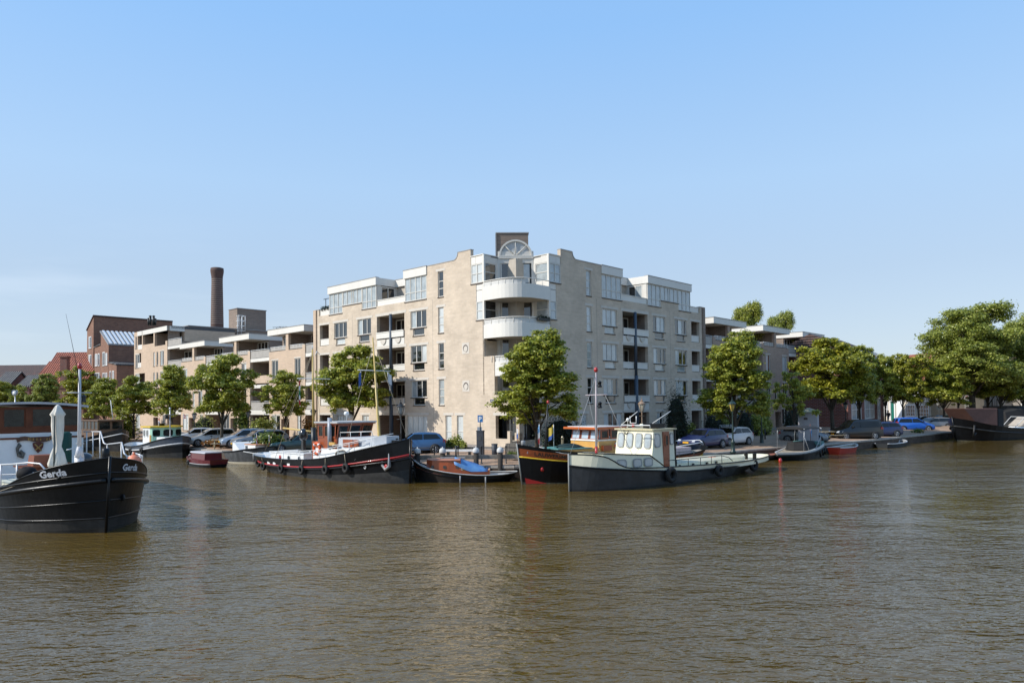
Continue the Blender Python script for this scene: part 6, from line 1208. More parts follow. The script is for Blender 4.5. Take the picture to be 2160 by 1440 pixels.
fr = Frame((29.2, 61.6), R(47.5))
rb = boat('rowing_boat', 'small open red rowing boat with pale gunwale tied to the right quay', fr)
H = Hull(smooth_st([(0, -.2, 0, 0, .62), (-.8, -.9, .45, .3, .55), (-2.2, -2.2, .72, .55, .48), (-4.2, -4.1, .7, .5, .50), (-5.3, -5.2, .5, .35, .55)]), .25); H.inner = 1
part('hull', H.shell([0, 1], [0]), [M('rowing boat red', (.50, .035, .015), .4), TEAK], rb); part('floor', H.deck(.25), TEAK, rb); m = MB(); m.tube(H.round(1, .01), .035, 5); part('gunwale', m, WPT, rb)
for x in (-1.8, -3.6): m = MB(); m.box(x - .15, x + .15, -.62, .62, .38, .42); part('thwart', m, TEAK, rb)
fr = Frame((37.4, 69.4), R(47.5))
rb2 = boat('flat_dinghy', 'low dark flat bottomed dinghy lying along the right quay wall', fr)
H = Hull(smooth_st([(0, -.2, .25, .1, .45), (-1.0, -1.0, .7, .5, .36), (-3.0, -3.0, .85, .7, .32), (-5.6, -5.5, .8, .6, .36), (-6.6, -6.4, .5, .4, .40)]), .2); H.inner = 1
part('hull', H.shell([0, 1], [0]), [M('dinghy grey black', (.04, .045, .05), .5), GREYB], rb2); part('floor', H.deck(.2), GREYB, rb2); m = MB(); m.tube(H.round(1, .01), .04, 5); part('gunwale', m, M('white gunwale', (.55, .55, .55), .5), rb2)
# big black barge, bow towards the left
fr = Frame((45.6, 74.5), R(-157))
bb = boat('black_barge', 'large plain black barge with a high bow and a rust brown tarpaulin deckhouse', fr)
H = Hull(smooth_st([(.3, -.2, 0, 0, 2.4), (-.6, -.8, 1.1, .5, 2.15), (-2, -2, 2.0, 1.4, 1.75), (-4, -4, 2.3, 2.0, 1.45), (-8, -8, 2.35, 2.1, 1.15), (-14, -14, 2.2, 1.8, 1.15), (-17, -16.5, 1.4, .8, 1.3)]), .3)
part('hull', H.shell([0, .13, .16, 1], [0, 1, 0]), [BLK, ALGAE], bb); part('deck', H.deck(), DECK, bb)
m = MB(); m.tube(H.round(.68, .05), .09, 6); part('rubbing_strake', m, BLKM, bb); m = MB(); m.tube([(-.25, 0, -.2), (.35, 0, 2.5)], .08, 6); part('stem_bar', m, BLK, bb)
m = MB(); m.hexa([(-1.5, -1.3, 1.8), (-1.5, 1.3, 1.8), (-4.2, 1.7, 1.5), (-4.2, -1.7, 1.5), (.1, -1.1, 3.35), (.1, 1.1, 3.35), (-4.4, 1.6, 3.3), (-4.4, -1.6, 3.3)]); part('tarpaulin_house', m, CANR, bb, bev=.08)
m = MB(); m.box(-5.3, -4.45, -1.6, 1.6, 1.4, 3.2); part('tarpaulin_end', m, CANK, bb)
m = MB(); m.box(-15, -9, -1.3, 1.3, .9, 1.8); part('hatch_covers', m, BLKM, bb); m = MB(); m.tube([(-2.5, -1.5, 1.8), (-3.6, -2.1, 1.45), (-3.2, -2.2, 1.9)], .04, 5); part('davit', m, WPIPE, bb)
m = MB(); p = H.pt(-1.0, .62, 1) + Vector((.1, .15, 0)); m.tube([p + Vector((-.1, .1, .5)), p + Vector((0, .1, -.1)), p + Vector((.1, .1, -.6)), p + Vector((-.3, .1, -.3))], .1, 6); part('anchor', m, BLKM, bb)
fr = Frame((58.2, 87), R(-164))
bb2 = boat('tarped_barge', 'dark barge with a tall black tarpaulin cover behind the white cruiser', fr)
H = Hull(smooth_st([(0, 0, 0, 0, 2.2), (-1.5, -1.3, 1.5, .9, 1.8), (-5, -5, 2.0, 1.8, 1.3), (-15, -15, 2.0, 1.7, 1.2)]), .3); part('hull', H.shell([0, 1], [0]), [BLK], bb2); part('deck', H.deck(), DECK, bb2)
m = MB(); m.hexa([(-.3, -1.3, 1.2), (-.3, 1.3, 1.2), (-3.4, 1.7, 1.2), (-3.4, -1.7, 1.2), (-.2, -1.1, 2.7), (-.2, 1.1, 2.7), (-3.4, 1.6, 3.3), (-3.4, -1.6, 3.3)]); part('tarpaulin_cover', m, CANK, bb2, bev=.1)
fr = Frame((51.6, 76.6), R(-175))
cz_ = boat('cabin_cruiser', 'small white cabin cruiser with a beige canvas top cut by the right edge', fr)
H = Hull(smooth_st([(0, -.3, 0, 0, 1.1), (-1, -1.1, .9, .6, 1.05), (-3, -3, 1.3, 1.1, .95), (-7, -7, 1.3, 1.1, .9)]), .1); H.inner = 1; part('hull', H.shell([0, .8, 1], [0, 1]), [BLK, WPT], cz_); part('deck', H.deck(.05), WPT, cz_)
m = MB(); m.frus(-7, -1.2, -1.0, 1.0, .9, -7, -2.0, -.8, .8, 1.4); part('cabin', m, WPT, cz_)
m = MB(); m.frus(-6.5, -1.8, -.95, .95, 1.4, -6.3, -2.8, -.8, .8, 2.3); part('canvas_top', m, M('beige canvas', (.42, .36, .29), .8, bump=.4), cz_)
m = MB(); m.tube([(-.8, -.9, 1.0), (-2.2, -.95, 2.35), (-2.2, .95, 2.35), (-.8, .9, 1.0)], .03, 5); part('canopy_frame', m, WPIPE, cz_)
# low raft and jetty between cream tug and black sloop
m = MB(); m.box(0, 7, -.6, .6, .12, .32); m.box(.5, 6.5, -.5, .5, .32, .35, 1)
p0 = GP(1600, 968, .3); single('work_raft', m, [TIMD, M('rusty deck plate', (.36, .13, .08), .7)], 'low rusty red work raft between the cream tug and the black sloop', 'raft', (p0.x - .5, p0.y + 1.2, 0), R(45))
# ---------------------------------------------------------------- Gerda, the big black barge at the left
fr = Frame((-13.96, 25.0), HDL)
gd = boat('houseboat_barge', 'big black barge named Gerda with white deckhouse and brown windowed saloon', fr)
st = smooth_st([(.05, -.3, 0, 0, 2.62), (-.55, -.75, .85, .45, 2.47), (-1.3, -1.35, 1.5, 1.05, 2.28), (-2.3, -2.3, 2.05, 1.65, 1.95), (-3.3, -3.3, 2.35, 2.05, 1.62), (-4.6, -4.6, 2.55, 2.3, 1.5), (-7, -7, 2.62, 2.45, 1.4), (-12, -12, 2.62, 2.45, 1.32), (-24, -24, 2.6, 2.4, 1.35)], 4)
H = Hull(st, .38); H.inner = 2
part('hull', H.shell([0, .17, .30, .62, .85, 1], [1, 1, 0, 0, 0]), [BLK, BLKM, WPT], gd); part('deck', H.deck(.35), M('cream deck', (.66, .64, .58), .6), gd)
def rz_(x): return 1.82 - .5 * min(1, -x / 3.6) ** 1.0 - .10 * max(0, min(1, (-x - 3.6) / 6))
for nm, f, r_, o_, mt in (('rubbing_strake', rz_, .085, .08, BLK), ('plate_seam', lambda x: rz_(x) * .62, .03, .015, BLK), ('plate_seam', lambda x: rz_(x) * .28, .03, .015, BLK), ('bulwark_rim', lambda x: rz_(x) + .27 - .06 * min(1, -x / 5), .035, .02, BLK)):
    for side in (1, -1):
        m = MB(); P = []
        for q in st:
            z = f(q[0]); p = H._p(q, (z + .35) / (q[4] + .35), side); p.y += side * o_; P.append(p)
        m.tube(P, r_, 8); part(nm, m, mt, gd)
m = MB(); m.tube(H.round(1.0, -.01), .03, 6); part('gunwale', m, BLK, gd)
m = MB(); m.tube([(-.34, 0, -.2), (.08, 0, 2.66)], .05, 8); part('stem_bar', m, BLK, gd)
for side, x0, dx in ((-1, -1.62, 1), (1, -.32, -1)):
    def fn(u, w_, side=side, x0=x0, dx=dx):
        # walk along the curved side by true distance
        x = x0; k = 0; step = .02; p = H.pt(x, .9, side)
        while k < u:
            x2 = x + dx * step * .6; q = H.pt(x2, .9, side); k += (q - p).length; x, p = x2, q
        z = rz_(x) + .34 + w_; q = H.pt(x, (z + .35) / (H.pt(x, 1, side).z + .35), side); return q + Vector((.02, side * .02, 0))
    curve_text('Gerda', .33, fn, M('silver lettering', (.62, .62, .64), .5), 'name_lettering', gd, .012, 1.0 if side < 0 else 1.0)
m = MB(); p = H.pt(-.6, .47, 1); m.lathe([(0, -.03), (.13, -.03), (.13, .02), (.08, .05), (0, .05)], p + Vector((.02, .02, .15)), 12, ax='Y'); part('hawse_pipe', m, BLKM, gd)
# deckhouse
X0, X1, YH = -11.1, -22.5, 2.35
m = MB(); m.box(X1, X0, -YH, YH, .9, 2.98, 0); part('deckhouse_wall', m, WPT, gd)
m = MB(); m.box(X1, X0 + .03, -YH - .03, YH + .03, 2.98, 3.06, 0); part('varnished_moulding', m, MAHD, gd)
m = MB(); m.box(X1, X0 - .12, -YH + .08, YH - .08, 3.06, 3.24); part('upper_plinth', m, WPT, gd)
yw = YH - .12; xf = X0 - .18
m = MB(); m.box(X1, xf - .02, -yw, yw, 3.24, 3.50, 0); part('saloon_sill', m, MAHD, gd)
cam_ = lambda y: 4.40 + .16 * (1 - (y / YH) ** 2)
ys = [-yw, -1.95, -1.05, -.80, .05, .30, 1.15, 1.35, yw]
for i in range(0, 8):      # posts and panes of the saloon front
    y0, y1 = ys[i], ys[i + 1]
    if i % 2 == 0:
        m = MB(); m.box(xf - .12, xf, y0, y1, 3.5, 4.42); part('saloon_post', m, MAHD, gd)
    else:
        pane_box(gd, [(xf - .06, y0, 3.5), (xf - .06, y1, 3.5), (xf - .06, y1, 4.36), (xf - .06, y0, 4.36)], None, 'saloon_window', .05, MAHD)
        m = MB(); m.box(xf - .10, xf + .0, y0, y1, 4.32, 4.42); part('saloon_head', m, MAHD, gd)
for s_ in (-1, 1):
    for k in range(6): whwin(gd, xf - 1.9 - k * 1.75, xf - .4 - k * 1.75, s_ * yw, 3.5, 4.36, 0, MAHD)
m = MB(); rows = [[Vector((x, y, cam_(y) + dz)) for y, dz in [(-YH - .15 + k * (2 * YH + .3) / 10, 0) for k in range(11)] + [(YH + .15 - k * (2 * YH + .3) / 10, .10) for k in range(11)]] for x in (X1, X0 + .25)]
m.loft(rows); part('saloon_roof', m, M('silver grey roof', (.50, .49, .50), .45), gd)
m = MB(); m.box(xf - 6, xf - .3, -yw + .2, yw - .2, 2.99, 3.05); part('saloon_floor', m, MAHD, gd)
# carved banner, shield and scroll on the front wall
GOLD = M('gilded carving', (.42, .24, .06), .5); CARV = M('carved brown wood', (.16, .07, .035), .6, var=.4, scale=9); CGREY = M('grey carved scroll', (.16, .145, .12), .7, var=.4, scale=9)
wp = lambda px, py: Vector((X0 + .03, fr.at(px, py, 0).y, 0))
def wallpt(px, py):      # point on the front wall plane x = X0
    r = ray(px, py); q = fr.p + fr.h * X0; k = q.dot(fr.h) / r.dot(fr.h); w_ = r * k - fr.p; return Vector((X0 + .03, Vector((w_.x, w_.y, 0)).dot(fr.n), w_.z + HC))
top = [(34, 925), (42, 921), (52, 919.5), (62, 921), (74, 923.5), (88, 924), (98, 921), (108, 918)]; bot = [(108, 927), (98, 930), (88, 932), (74, 931.5), (62, 929), (52, 928), (42, 930), (36, 933)]
m = MB(); m.prism([wallpt(*p) for p in top + bot], (.05, 0, 0)); part('carved_banner', m, CARV, gd)
for x, w_ in ((58, 3), (63, 1.5), (68, 2), (76, 1.5), (84, 1.5), (97, 2), (103, 1.5)): m = MB(); a = wallpt(x, 923.5); b = wallpt(x + w_, 928.5); m.box(X0 + .08, X0 + .10, min(a.y, b.y), max(a.y, b.y), min(a.z, b.z), max(a.z, b.z)); part('gilt_letter', m, GOLD, gd)
m = MB(); m.prism([wallpt(*p) for p in ((68, 934), (75, 932), (83, 931.5), (91, 934), (90, 942), (85, 950), (79, 955), (72, 947), (69, 941))], (.06, 0, 0)); part('carved_shield', m, M('shield brown', (.12, .03, .02), .5), gd)
m = MB(); m.tube([wallpt(72, 936) + Vector((.08, 0, 0)), wallpt(86, 950) + Vector((.08, 0, 0))], .03, 4); m.tube([wallpt(88, 936) + Vector((.08, 0, 0)), wallpt(73, 949) + Vector((.08, 0, 0))], .03, 4); part('crossed_keys', m, GOLD, gd)
m = MB(); m.tube([wallpt(*p) + Vector((.03, 0, 0)) for p in ((38, 934), (41, 939), (36, 945), (36, 952), (39, 960), (46, 963), (48, 956), (43, 951), (40, 955))], .07, 6, rs=[.03, .09, .07, .05, .08, .1, .1, .07, .03]); part('carved_scroll', m, CGREY, gd)
# rails
WP = M('silver rail', (.62, .61, .60), .35, metal=.3)
q_ = lambda px, py, y0: fr.at(px, py, y0)
P = [Vector((-3.75 - 3.9 + k * 1.3, -2.35, 2.3)) for k in range(4)]
sb = [Vector((-9.5, -2.45, 2.22)), Vector((-7, -2.45, 2.24)), Vector((-4.6, -2.38, 2.30)), Vector((-3.2, -2.12, 2.38)), Vector((-2.4, -1.85, 2.45)), Vector((-1.95, -1.6, 2.42)), Vector((-1.55, -1.45, 2.12))]
rail(gd, sb, [(Vector(p), 1.15) for p in ((-8.2, -2.45, 2.23), (-6.6, -2.45, 2.24), (-5.3, -2.42, 2.28), (-4.1, -2.3, 2.33), (-3.0, -2.05, 2.40))], .032, WP)
m = MB(); m.tube([(x, y + .01, z - .36) for x, y, z in [(p.x, p.y, p.z) for p in sb[:5]]] + [(-1.9, -1.6, 2.12)], .018, 5); part('lower_rail', m, WP, gd)
pr = [q_(176, 910, 2.35), q_(212, 910, 2.35), q_(219, 934, 2.35), q_(224, 937, 2.35), q_(257, 933, 2.3), q_(262, 956, 2.2), q_(268, 962, 2.2), q_(296, 961, 2.1)]
rail(gd, pr, [(p, 1.3) for p in (q_(183, 910, 2.35), q_(196, 910, 2.35), q_(211, 911, 2.35), q_(226, 937, 2.35), q_(256, 935, 2.3), q_(268, 962, 2.2), q_(296, 961, 2.1))], .032, WP)
m = MB(); a, b = q_(296, 960, 2.1), q_(301, 960, 2.1)
m.tube([q_(275, 975, 2.1), q_(280, 954, 2.1), q_(300, 960, 2.25), q_(300, 1000, 2.4)], .03, 6); m.tube([q_(295, 960, 2.1), q_(295, 996, 2.3)], .025, 5)
for py in (968, 976, 984, 990): m.tube([q_(287, py, 2.15), q_(300, py + 2, 2.3)], .02, 4)
part('boarding_ladder', m, WP, gd)
# foredeck gear that belongs to the barge
m = MB(); m.box(-6.2, -3.3, -2.0, -.6, 1.05, 1.62, 0); part('deck_locker', m, CREAM, gd)
m = MB(); m.tube([(-3.3, 0, 1.2), (-3.3, 0, 2.55)], .2, 4, rs=[.17, .17]); m.tube([(-3.3, 0, 2.5), (-3.3, 0, 2.9)], .2, 6, rs=[.17, .08]); m.tube([(-3.3, 0, 2.85), (-3.3, 0, 5.85)], .07, 8, rs=[.075, .045]); m.tube([(-3.3, -.42, 4.92), (-3.3, .42, 4.92)], .02, 5); m.tube([(-3.3, -.12, 3.0), (-3.3, .16, 3.0)], .02, 5); part('mast', m, M('mast grey', (.56, .55, .56), .45), gd)
m = MB(); m.blob((-3.3, 0, 5.92), (.085, .085, .13)); part('mast_head', m, REDP, gd)
m = MB(); m.lathe([(.07, 0), (.09, .04), (.075, .08), (.075, .2), (.09, .24), (.02, .3)], (-3.3, .14, 4.55), 10); part('masthead_lamp', m, IRON, gd)
m = MB(); a = q_(164, 782, -.6); b = q_(139, 662, -.6); m.tube([a, b], .008, 4, rs=[.012, .005]); m.tube([Vector((-3.3, 0, 5.0)), a], .012, 4); part('whip_antenna', m, IRON, gd)
m = MB(); m.lathe([(.13, 0), (.13, .45), (.1, .47), (.02, .48), (.02, .62)], (-.35, 0, 2.45), 12); part('bow_bollard', m, BLK, gd)
m = MB(); m.box(-2.0, -1.3, .1, 1.0, 1.4, 2.3, 0); m.box(-2.2, -1.2, 0, 1.2, 2.3, 2.36, 0); part('winch_table', m, M('yellow brown crate', (.42, .26, .10), .6), gd)
m = MB(); m.tube([(-1.1, -1.3, 1.9), (-.9, -1.25, 2.0)], .04, 5); part('fairlead', m, IRON, gd)
# mooring lines of the barge running out of the frame
m = MB()
for y_, e in ((-.6, (-8.5, -6.0, .2)), (-.4, (-7.5, -3.2, 1.2))):
    a = Vector((-.8, y_ - .3, 2.45)); b = Vector(e); m.tube([a + (b - a) * (k / 8) - Vector((0, 0, .35 * math.sin(math.pi * k / 8))) for k in range(9)], .014, 5)
part('mooring_line', m, ROPE, gd)
# loose things standing on the barge
def on_gd(v): return fr.world(v)
ps = thing('folded_parasol', 'folded cream canvas parasol on a dark post standing on the barge deck', 'parasol', on_gd((-6.1, .0, 1.05)), HDL)
m = MB(); rows = []
for z, r in ((.95, .30), (1.0, .33), (1.45, .24), (1.75, .13), (2.1, .18), (2.6, .20), (2.95, .19), (3.05, .24), (3.2, .16), (3.38, .08), (3.44, .02)):
    rows.append([Vector(((r * (1 + .22 * math.cos(6 * a + z))) * math.cos(a), (r * (1 + .22 * math.cos(6 * a + z))) * math.sin(a), z + (.05 * math.cos(6 * a) if z < 1.1 else 0))) for a in [2 * math.pi * k / 24 for k in range(24)]])
m.loft(rows, sm=True); part('canvas', m, CANW, ps)
m = MB(); m.tube([(.0, -.0, 0), (0, 0, 1.2)], .06, 8); m.tube([(.18, -.16, .0), (.2, -.17, 3.0)], .035, 6); part('post', m, M('grey green post', (.06, .07, .06), .6), ps)
m = MB(); m.box(-.6, .6, -.9, .9, 0, .95, 0); m.box(-.7, .75, -1.0, 1.0, .95, 1.0, 0); m.frus(-.45, .45, -.55, .6, 1.0, -.4, .4, -.5, .62, 1.42, 1)
single('wooden_skylight', m, [MAHD, M('rust brown lid', (.24, .07, .03), .5)], 'varnished brown wooden skylight chest with a raised box beneath the parasol', 'skylight', on_gd((-7.6, -.05, 1.0)), HDL)
bq = thing('barbecue', 'black lidded kettle barbecue with side handle on the barge deck', 'barbecue', on_gd((-6.2, 1.0, 1.0)), HDL)
m = MB(); m.blob((0, 0, 1.2), (.36, .36, .30), 0, 16, 8); part('kettle', m, M('black enamel', (.012, .012, .014), .25, coat=.6), bq)
m = MB(); m.box(-.35, .35, -.25, .25, .35, .95); part('cabinet', m, BLK, bq); m = MB(); m.box(-.25, .25, -.95, -.35, .95, 1.0); part('side_table', m, IRON, bq)
m = MB()
for x, y in ((-.3, -.3), (.3, -.3), (-.3, .3), (.3, .3)): m.tube([(x, y, 0), (x * .8, y * .8, .95)], .025, 5)
part('legs', m, IRON, bq)
gr = thing('kamado_pot', 'dark brown cauldron in a stand between the mast and the barge rail', 'cauldron', on_gd((-5.0, 1.1, 1.0)), HDL)
m = MB(); m.lathe([(.18, .1), (.33, .3), (.38, .6), (.34, .9), (.36, .95)], n=14); part('pot', m, M('dark brown pot', (.06, .03, .02), .4), gr); m = MB(); m.torus((0, 0, .93), .40, .03, 'Z', 16, 6); m.tube([(.4, 0, .9), (.5, 0, 0)], .03, 5); m.tube([(-.4, 0, .9), (-.5, 0, 0)], .03, 5); part('stand', m, GAL, gr)
m = MB(); m.blob((0, 0, 0), (.27, .27, .33), 0, 14, 8); m.lathe([(.05, .3), (.05, .42)], n=8)
single('orange_fender', m, SALM, 'faded orange ball fender hanging inside the barge bow', 'fender', on_gd((-1.6, 1.35, 2.25)))
m = MB(); m.blob((0, 0, 0), (.34, .3, .26), 0, 14, 8, .06, 2)
single('black_fender', m, M('black fender', (.008, .008, .009), .75, spec=.2), 'black ball fender hanging on the barge side railing', 'fender', on_gd((-2.5, -1.85, 2.05)))
dc = thing('deck_chair', 'black mesh folding chair with a brown blanket before the white deckhouse wall', 'chair', on_gd((-9.8, -1.5, .98)), HDL - R(20))
m = MB()
for y in (-.3, .3): m.tube([(.35, y, 0), (-.25, y, .45), (-.45, y, 1.0)], .018, 5); m.tube([(-.35, y, 0), (.3, y, .45), (.3, y, .65), (-.35, y, .68)], .018, 5)
m.tube([(-.45, -.3, 1.0), (-.45, .3, 1.0)], .018, 5); part('frame', m, IRON, dc)
m = MB(); m.add([(.28, -.29, .45), (.28, .29, .45), (-.24, .29, .45), (-.24, -.29, .45), (-.44, .29, .98), (-.44, -.29, .98)], [(0, 1, 2, 3), (3, 2, 4, 5)]); part('mesh_seat', m, M('black mesh', (.05, .05, .055), .7), dc)
m = MB(); m.hexa([(-.1, -.35, .48), (.15, -.35, .48), (.15, .0, .48), (-.1, .0, .48), (-.45, -.33, 1.0), (-.38, -.33, 1.0), (-.38, -.02, 1.0), (-.45, -.02, 1.0)]); single('brown_blanket', m, M('brown blanket', (.13, .08, .05), .9), 'brown blanket thrown over the black folding chair', 'blanket', dc.location, HDL - R(20))
m = MB(); m.blob((0, 0, .15), (.55, .4, .22), 0, 14, 6, .18, 4); single('dark_sack', m, CANK, 'dark crumpled sack lying by the lower left railing of the barge', 'sack', on_gd((-4.3, -1.9, 1.2)))
m = MB(); m.lathe([(.3, 0), (.3, 2.2), (.2, 2.3)], (0, 0, 0), 12); m.tube([(.31, -.3, 1.5), (.31, .3, 1.55)], .03, 4, 1)
single('garden_parasol', m, [M('bottle green cover', (.0, .05, .035), .7, bump=.4), WPT], 'dark green covered parasol standing behind the cream one', 'parasol', on_gd((-9.6, 1.15, 2.2 - 1.2)))
m = MB(); m.torus((0, 0, 0), .30, .05, 'X', 18, 6)
# ================================================================ cars
STY = {   # upper outline from the nose to the tail as (fraction of length, height / H or metres), side glass, pillar fraction
 'hatch': dict(L=3.95, W=1.72, H=1.48, top=[(0, .40), (.0, .58), (.03, .70), (.10, .80), (.24, .93), (.29, .98), (.44, 1.40), (.50, 1.46), (.66, 1.48), (.84, 1.43), (.90, 1.35), (.965, 1.0), (.985, .92), (1, .74), (1, .40)], gl=[(.315, .97), (.455, 1.36), (.84, 1.34), (.915, 1.02)], pil=(.60, .615), wl=(.185, .815), r=.31),
 'mpv': dict(L=4.15, W=1.74, H=1.60, top=[(0, .40), (.0, .60), (.03, .74), (.10, .86), (.20, .98), (.24, 1.03), (.42, 1.50), (.50, 1.58), (.68, 1.60), (.88, 1.54), (.93, 1.46), (.975, 1.05), (.99, .95), (1, .74), (1, .40)], gl=[(.27, 1.02), (.44, 1.46), (.88, 1.45), (.94, 1.08)], pil=(.58, .595), wl=(.18, .82), r=.32),
 'wagon': dict(L=4.6, W=1.78, H=1.46, top=[(0, .38), (.0, .56), (.03, .70), (.10, .78), (.24, .92), (.29, .96), (.42, 1.38), (.50, 1.45), (.70, 1.46), (.88, 1.40), (.93, 1.30), (.975, .98), (.99, .90), (1, .70), (1, .38)], gl=[(.31, .95), (.435, 1.34), (.88, 1.31), (.94, 1.0)], pil=(.56, .57), wl=(.18, .80), r=.33),
 'suv': dict(L=4.5, W=1.85, H=1.62, top=[(0, .42), (.0, .70), (.03, .84), (.10, .94), (.24, 1.04), (.29, 1.08), (.42, 1.53), (.50, 1.60), (.68, 1.62), (.84, 1.55), (.90, 1.44), (.97, 1.12), (.985, 1.02), (1, .78), (1, .42)], gl=[(.31, 1.08), (.435, 1.48), (.84, 1.44), (.92, 1.16)], pil=(.58, .595), wl=(.18, .80), r=.36),
 'van': dict(L=4.4, W=1.83, H=1.82, top=[(0, .40), (.0, .64), (.03, .82), (.08, .94), (.20, 1.08), (.24, 1.12), (.36, 1.66), (.42, 1.78), (.60, 1.82), (.92, 1.80), (.965, 1.74), (.99, 1.10), (1, .98), (1, .74), (1, .40)], gl=[(.26, 1.10), (.375, 1.62), (.90, 1.64), (.94, 1.14)], pil=(.47, .49), wl=(.17, .81), r=.32),
 'sedan': dict(L=4.5, W=1.68, H=1.36, top=[(0, .40), (.0, .62), (.02, .74), (.10, .80), (.30, .88), (.34, .90), (.45, 1.28), (.52, 1.35), (.66, 1.36), (.74, 1.30), (.84, .98), (.88, .92), (.98, .88), (1, .74), (1, .40)], gl=[(.36, .92), (.46, 1.25), (.73, 1.25), (.80, .96)], pil=(.58, .595), wl=(.17, .79), r=.31)}
TYR = M('car tyre', (.018, .018, .018), .8); UND = M('underbody', (.008, .008, .008), .9); CGL = M('car glass', (.012, .015, .017), .05, spec=.5, ior=1.5, var=.5, scale=1.3)
def car(style, label, color, p, rz, plate=True, metal=.25, group='parked cars along the quays', rough=.28):
    S = STY[style]; Ln, Wd, Ht = S['L'], S['W'], S['H']; hw = Wd / 2; belt = S['gl'][0][1] - .02
    root = thing('parked_car', label, 'car', p, rz, group); X = lambda f: Ln / 2 - f * Ln
    top = [(X(f), z) for f, z in S['top']]; bot = [(X(1) + .06, .24), (X(0) - .06, .24)]; pts = top + bot; cx = 0; cz = .75
    yy = lambda z, f: f * hw * (1 - .20 * max(0, z - belt) / (Ht - belt)) * (1 - .06 * max(0, .5 - z) / .3)
    rings = []
    for f, sh in ((-1, .075), (-.965, .025), (-.80, 0), (0, -.012), (.80, 0), (.965, .025), (1, .075)):
        rings.append([Vector((x + (cx - x) / max(.3, abs(x) + .01) * sh * (1 if abs(x) > .3 else 0), yy(z, f), z - (z - cz) / 1.0 * sh)) for x, z in pts])
    n_ = len(pts); mb = MB(); mb.loft(rings, 0, True); part('body', mb, M('car paint ' + label[:14], color, rough, metal, var=.02, coat=.6), root)
    for s_ in (1, -1):
        g = S['gl']; a, b = S['pil']
        def Q(f, z): return Vector((X(f), s_ * (abs(yy(z, 1)) + .004 if abs(z) > belt else hw), z))
        lo = lambda f: g[0][1] + (g[3][1] - g[0][1]) * (f - g[0][0]) / (g[3][0] - g[0][0]); hi = lambda f: g[1][1] + (g[2][1] - g[1][1]) * (f - g[1][0]) / (g[2][0] - g[1][0])
        for P in ([Q(*g[0]), Q(*g[1]), Q(a, hi(a)), Q(a, lo(a))], [Q(b, lo(b)), Q(b, hi(b)), Q(*g[2]), Q(*g[3])]): w_ = MB(); w_.add(P, [(0, 1, 2, 3)]); part('side_window', w_, CGL, root, recalc=False)
        for f in S['wl']:
            c = Vector((X(f), s_ * (hw + .012), S['r'])); w_ = MB(); w_.lathe([(0, -.01), (S['r'] * 1.17, -.01), (S['r'] * 1.17, .012 if s_ > 0 else -.012)], (c.x, s_ * (hw - .0), c.z + .02), 18, ax='Y'); w_.lathe([(S['r'] * .6, -.2), (S['r'] * .95, -.2), (S['r'], -.16), (S['r'], -.02), (S['r'] * .94, .02), (S['r'] * .66, .02), (S['r'] * .6, -.02)] if s_ > 0 else [(S['r'] * .6, .2), (S['r'] * .95, .2), (S['r'], .16), (S['r'], .02), (S['r'] * .94, -.02), (S['r'] * .66, -.02), (S['r'] * .6, .02)], c, 20, ax='Y')
            t_ = part('wheel', w_, TYR, root); w_ = MB(); w_.lathe([(0, 0), (S['r'] * .64, 0)], c + Vector((0, s_ * -.004, 0)), 14, 1, ax='Y')
            for k in range(7): an = 2 * math.pi * k / 7; w_.tube([c + Vector((0, s_ * .012, 0)), c + Vector((S['r'] * .62 * math.cos(an), s_ * .012, S['r'] * .62 * math.sin(an)))], .024, 4)
            w_.torus(c + Vector((0, s_ * .006, 0)), S['r'] * .63, .018, 'Y', 18, 5); part('rim', w_, [CHROME, UND], t_)
        m = MB(); m.hexa([(X(.31), s_ * (hw - .02), belt + .02), (X(.345), s_ * (hw - .02), belt + .02), (X(.345), s_ * (hw + .16), belt + .03), (X(.31), s_ * (hw + .16), belt + .03), (X(.315), s_ * (hw - .02), belt + .15), (X(.345), s_ * (hw - .02), belt + .15), (X(.345), s_ * (hw + .16), belt + .15), (X(.315), s_ * (hw + .16), belt + .15)]); part('mirror', m, UND, root)
        z0 = .62 if style not in ('suv', 'van') else .72
        m = MB(); m.hexa([(X(-.004), s_ * hw * .62, z0 - .05), (X(-.004), s_ * hw * .93, z0 - .05), (X(.10), s_ * (hw + .006), z0 + .03), (X(.10), s_ * hw * .8, z0 + .03), (X(.03), s_ * hw * .62, z0 + .09), (X(.03), s_ * hw * .93, z0 + .11), (X(.11), s_ * (hw * .99), z0 + .15), (X(.11), s_ * hw * .8, z0 + .15)]); part('headlight', m, CLR, root)
        m = MB(); zt = .80 if style not in ('van', 'mpv') else .95; m.hexa([(X(1.004), s_ * hw * .70, zt - .06), (X(1.004), s_ * hw * .97, zt - .06), (X(.95), s_ * (hw + .004), zt), (X(.95), s_ * hw * .7, zt), (X(1.0), s_ * hw * .70, zt + .16), (X(.995), s_ * hw * .95, zt + .18), (X(.955), s_ * (hw * .985), zt + .2), (X(.955), s_ * hw * .7, zt + .2)]); part('tail_light', m, REDL, root)
    tp = S['top']; iw = 5 if style != 'x' else 5
    a, b = tp[5], tp[6]
    def scr(a, b, up):
        A_, B_ = Vector((X(a[0]), 0, a[1])), Vector((X(b[0]), 0, b[1])); n = Vector((-(B_ - A_).z, 0, (B_ - A_).x)); n = n.normalized() * (.012 if n.z > 0 else -.012); A2, B2 = A_ + (B_ - A_) * .06 + n, A_ + (B_ - A_) * .97 + n
        m = MB(); f1, f2 = abs(yy(a[1], .90)), abs(yy(b[1], .90)); m.add([A2 + Vector((0, -f1, 0)), A2 + Vector((0, f1, 0)), B2 + Vector((0, f2, 0)), B2 + Vector((0, -f2, 0))], [(0, 1, 2, 3)]); part(up, m, CGL, root, recalc=False)
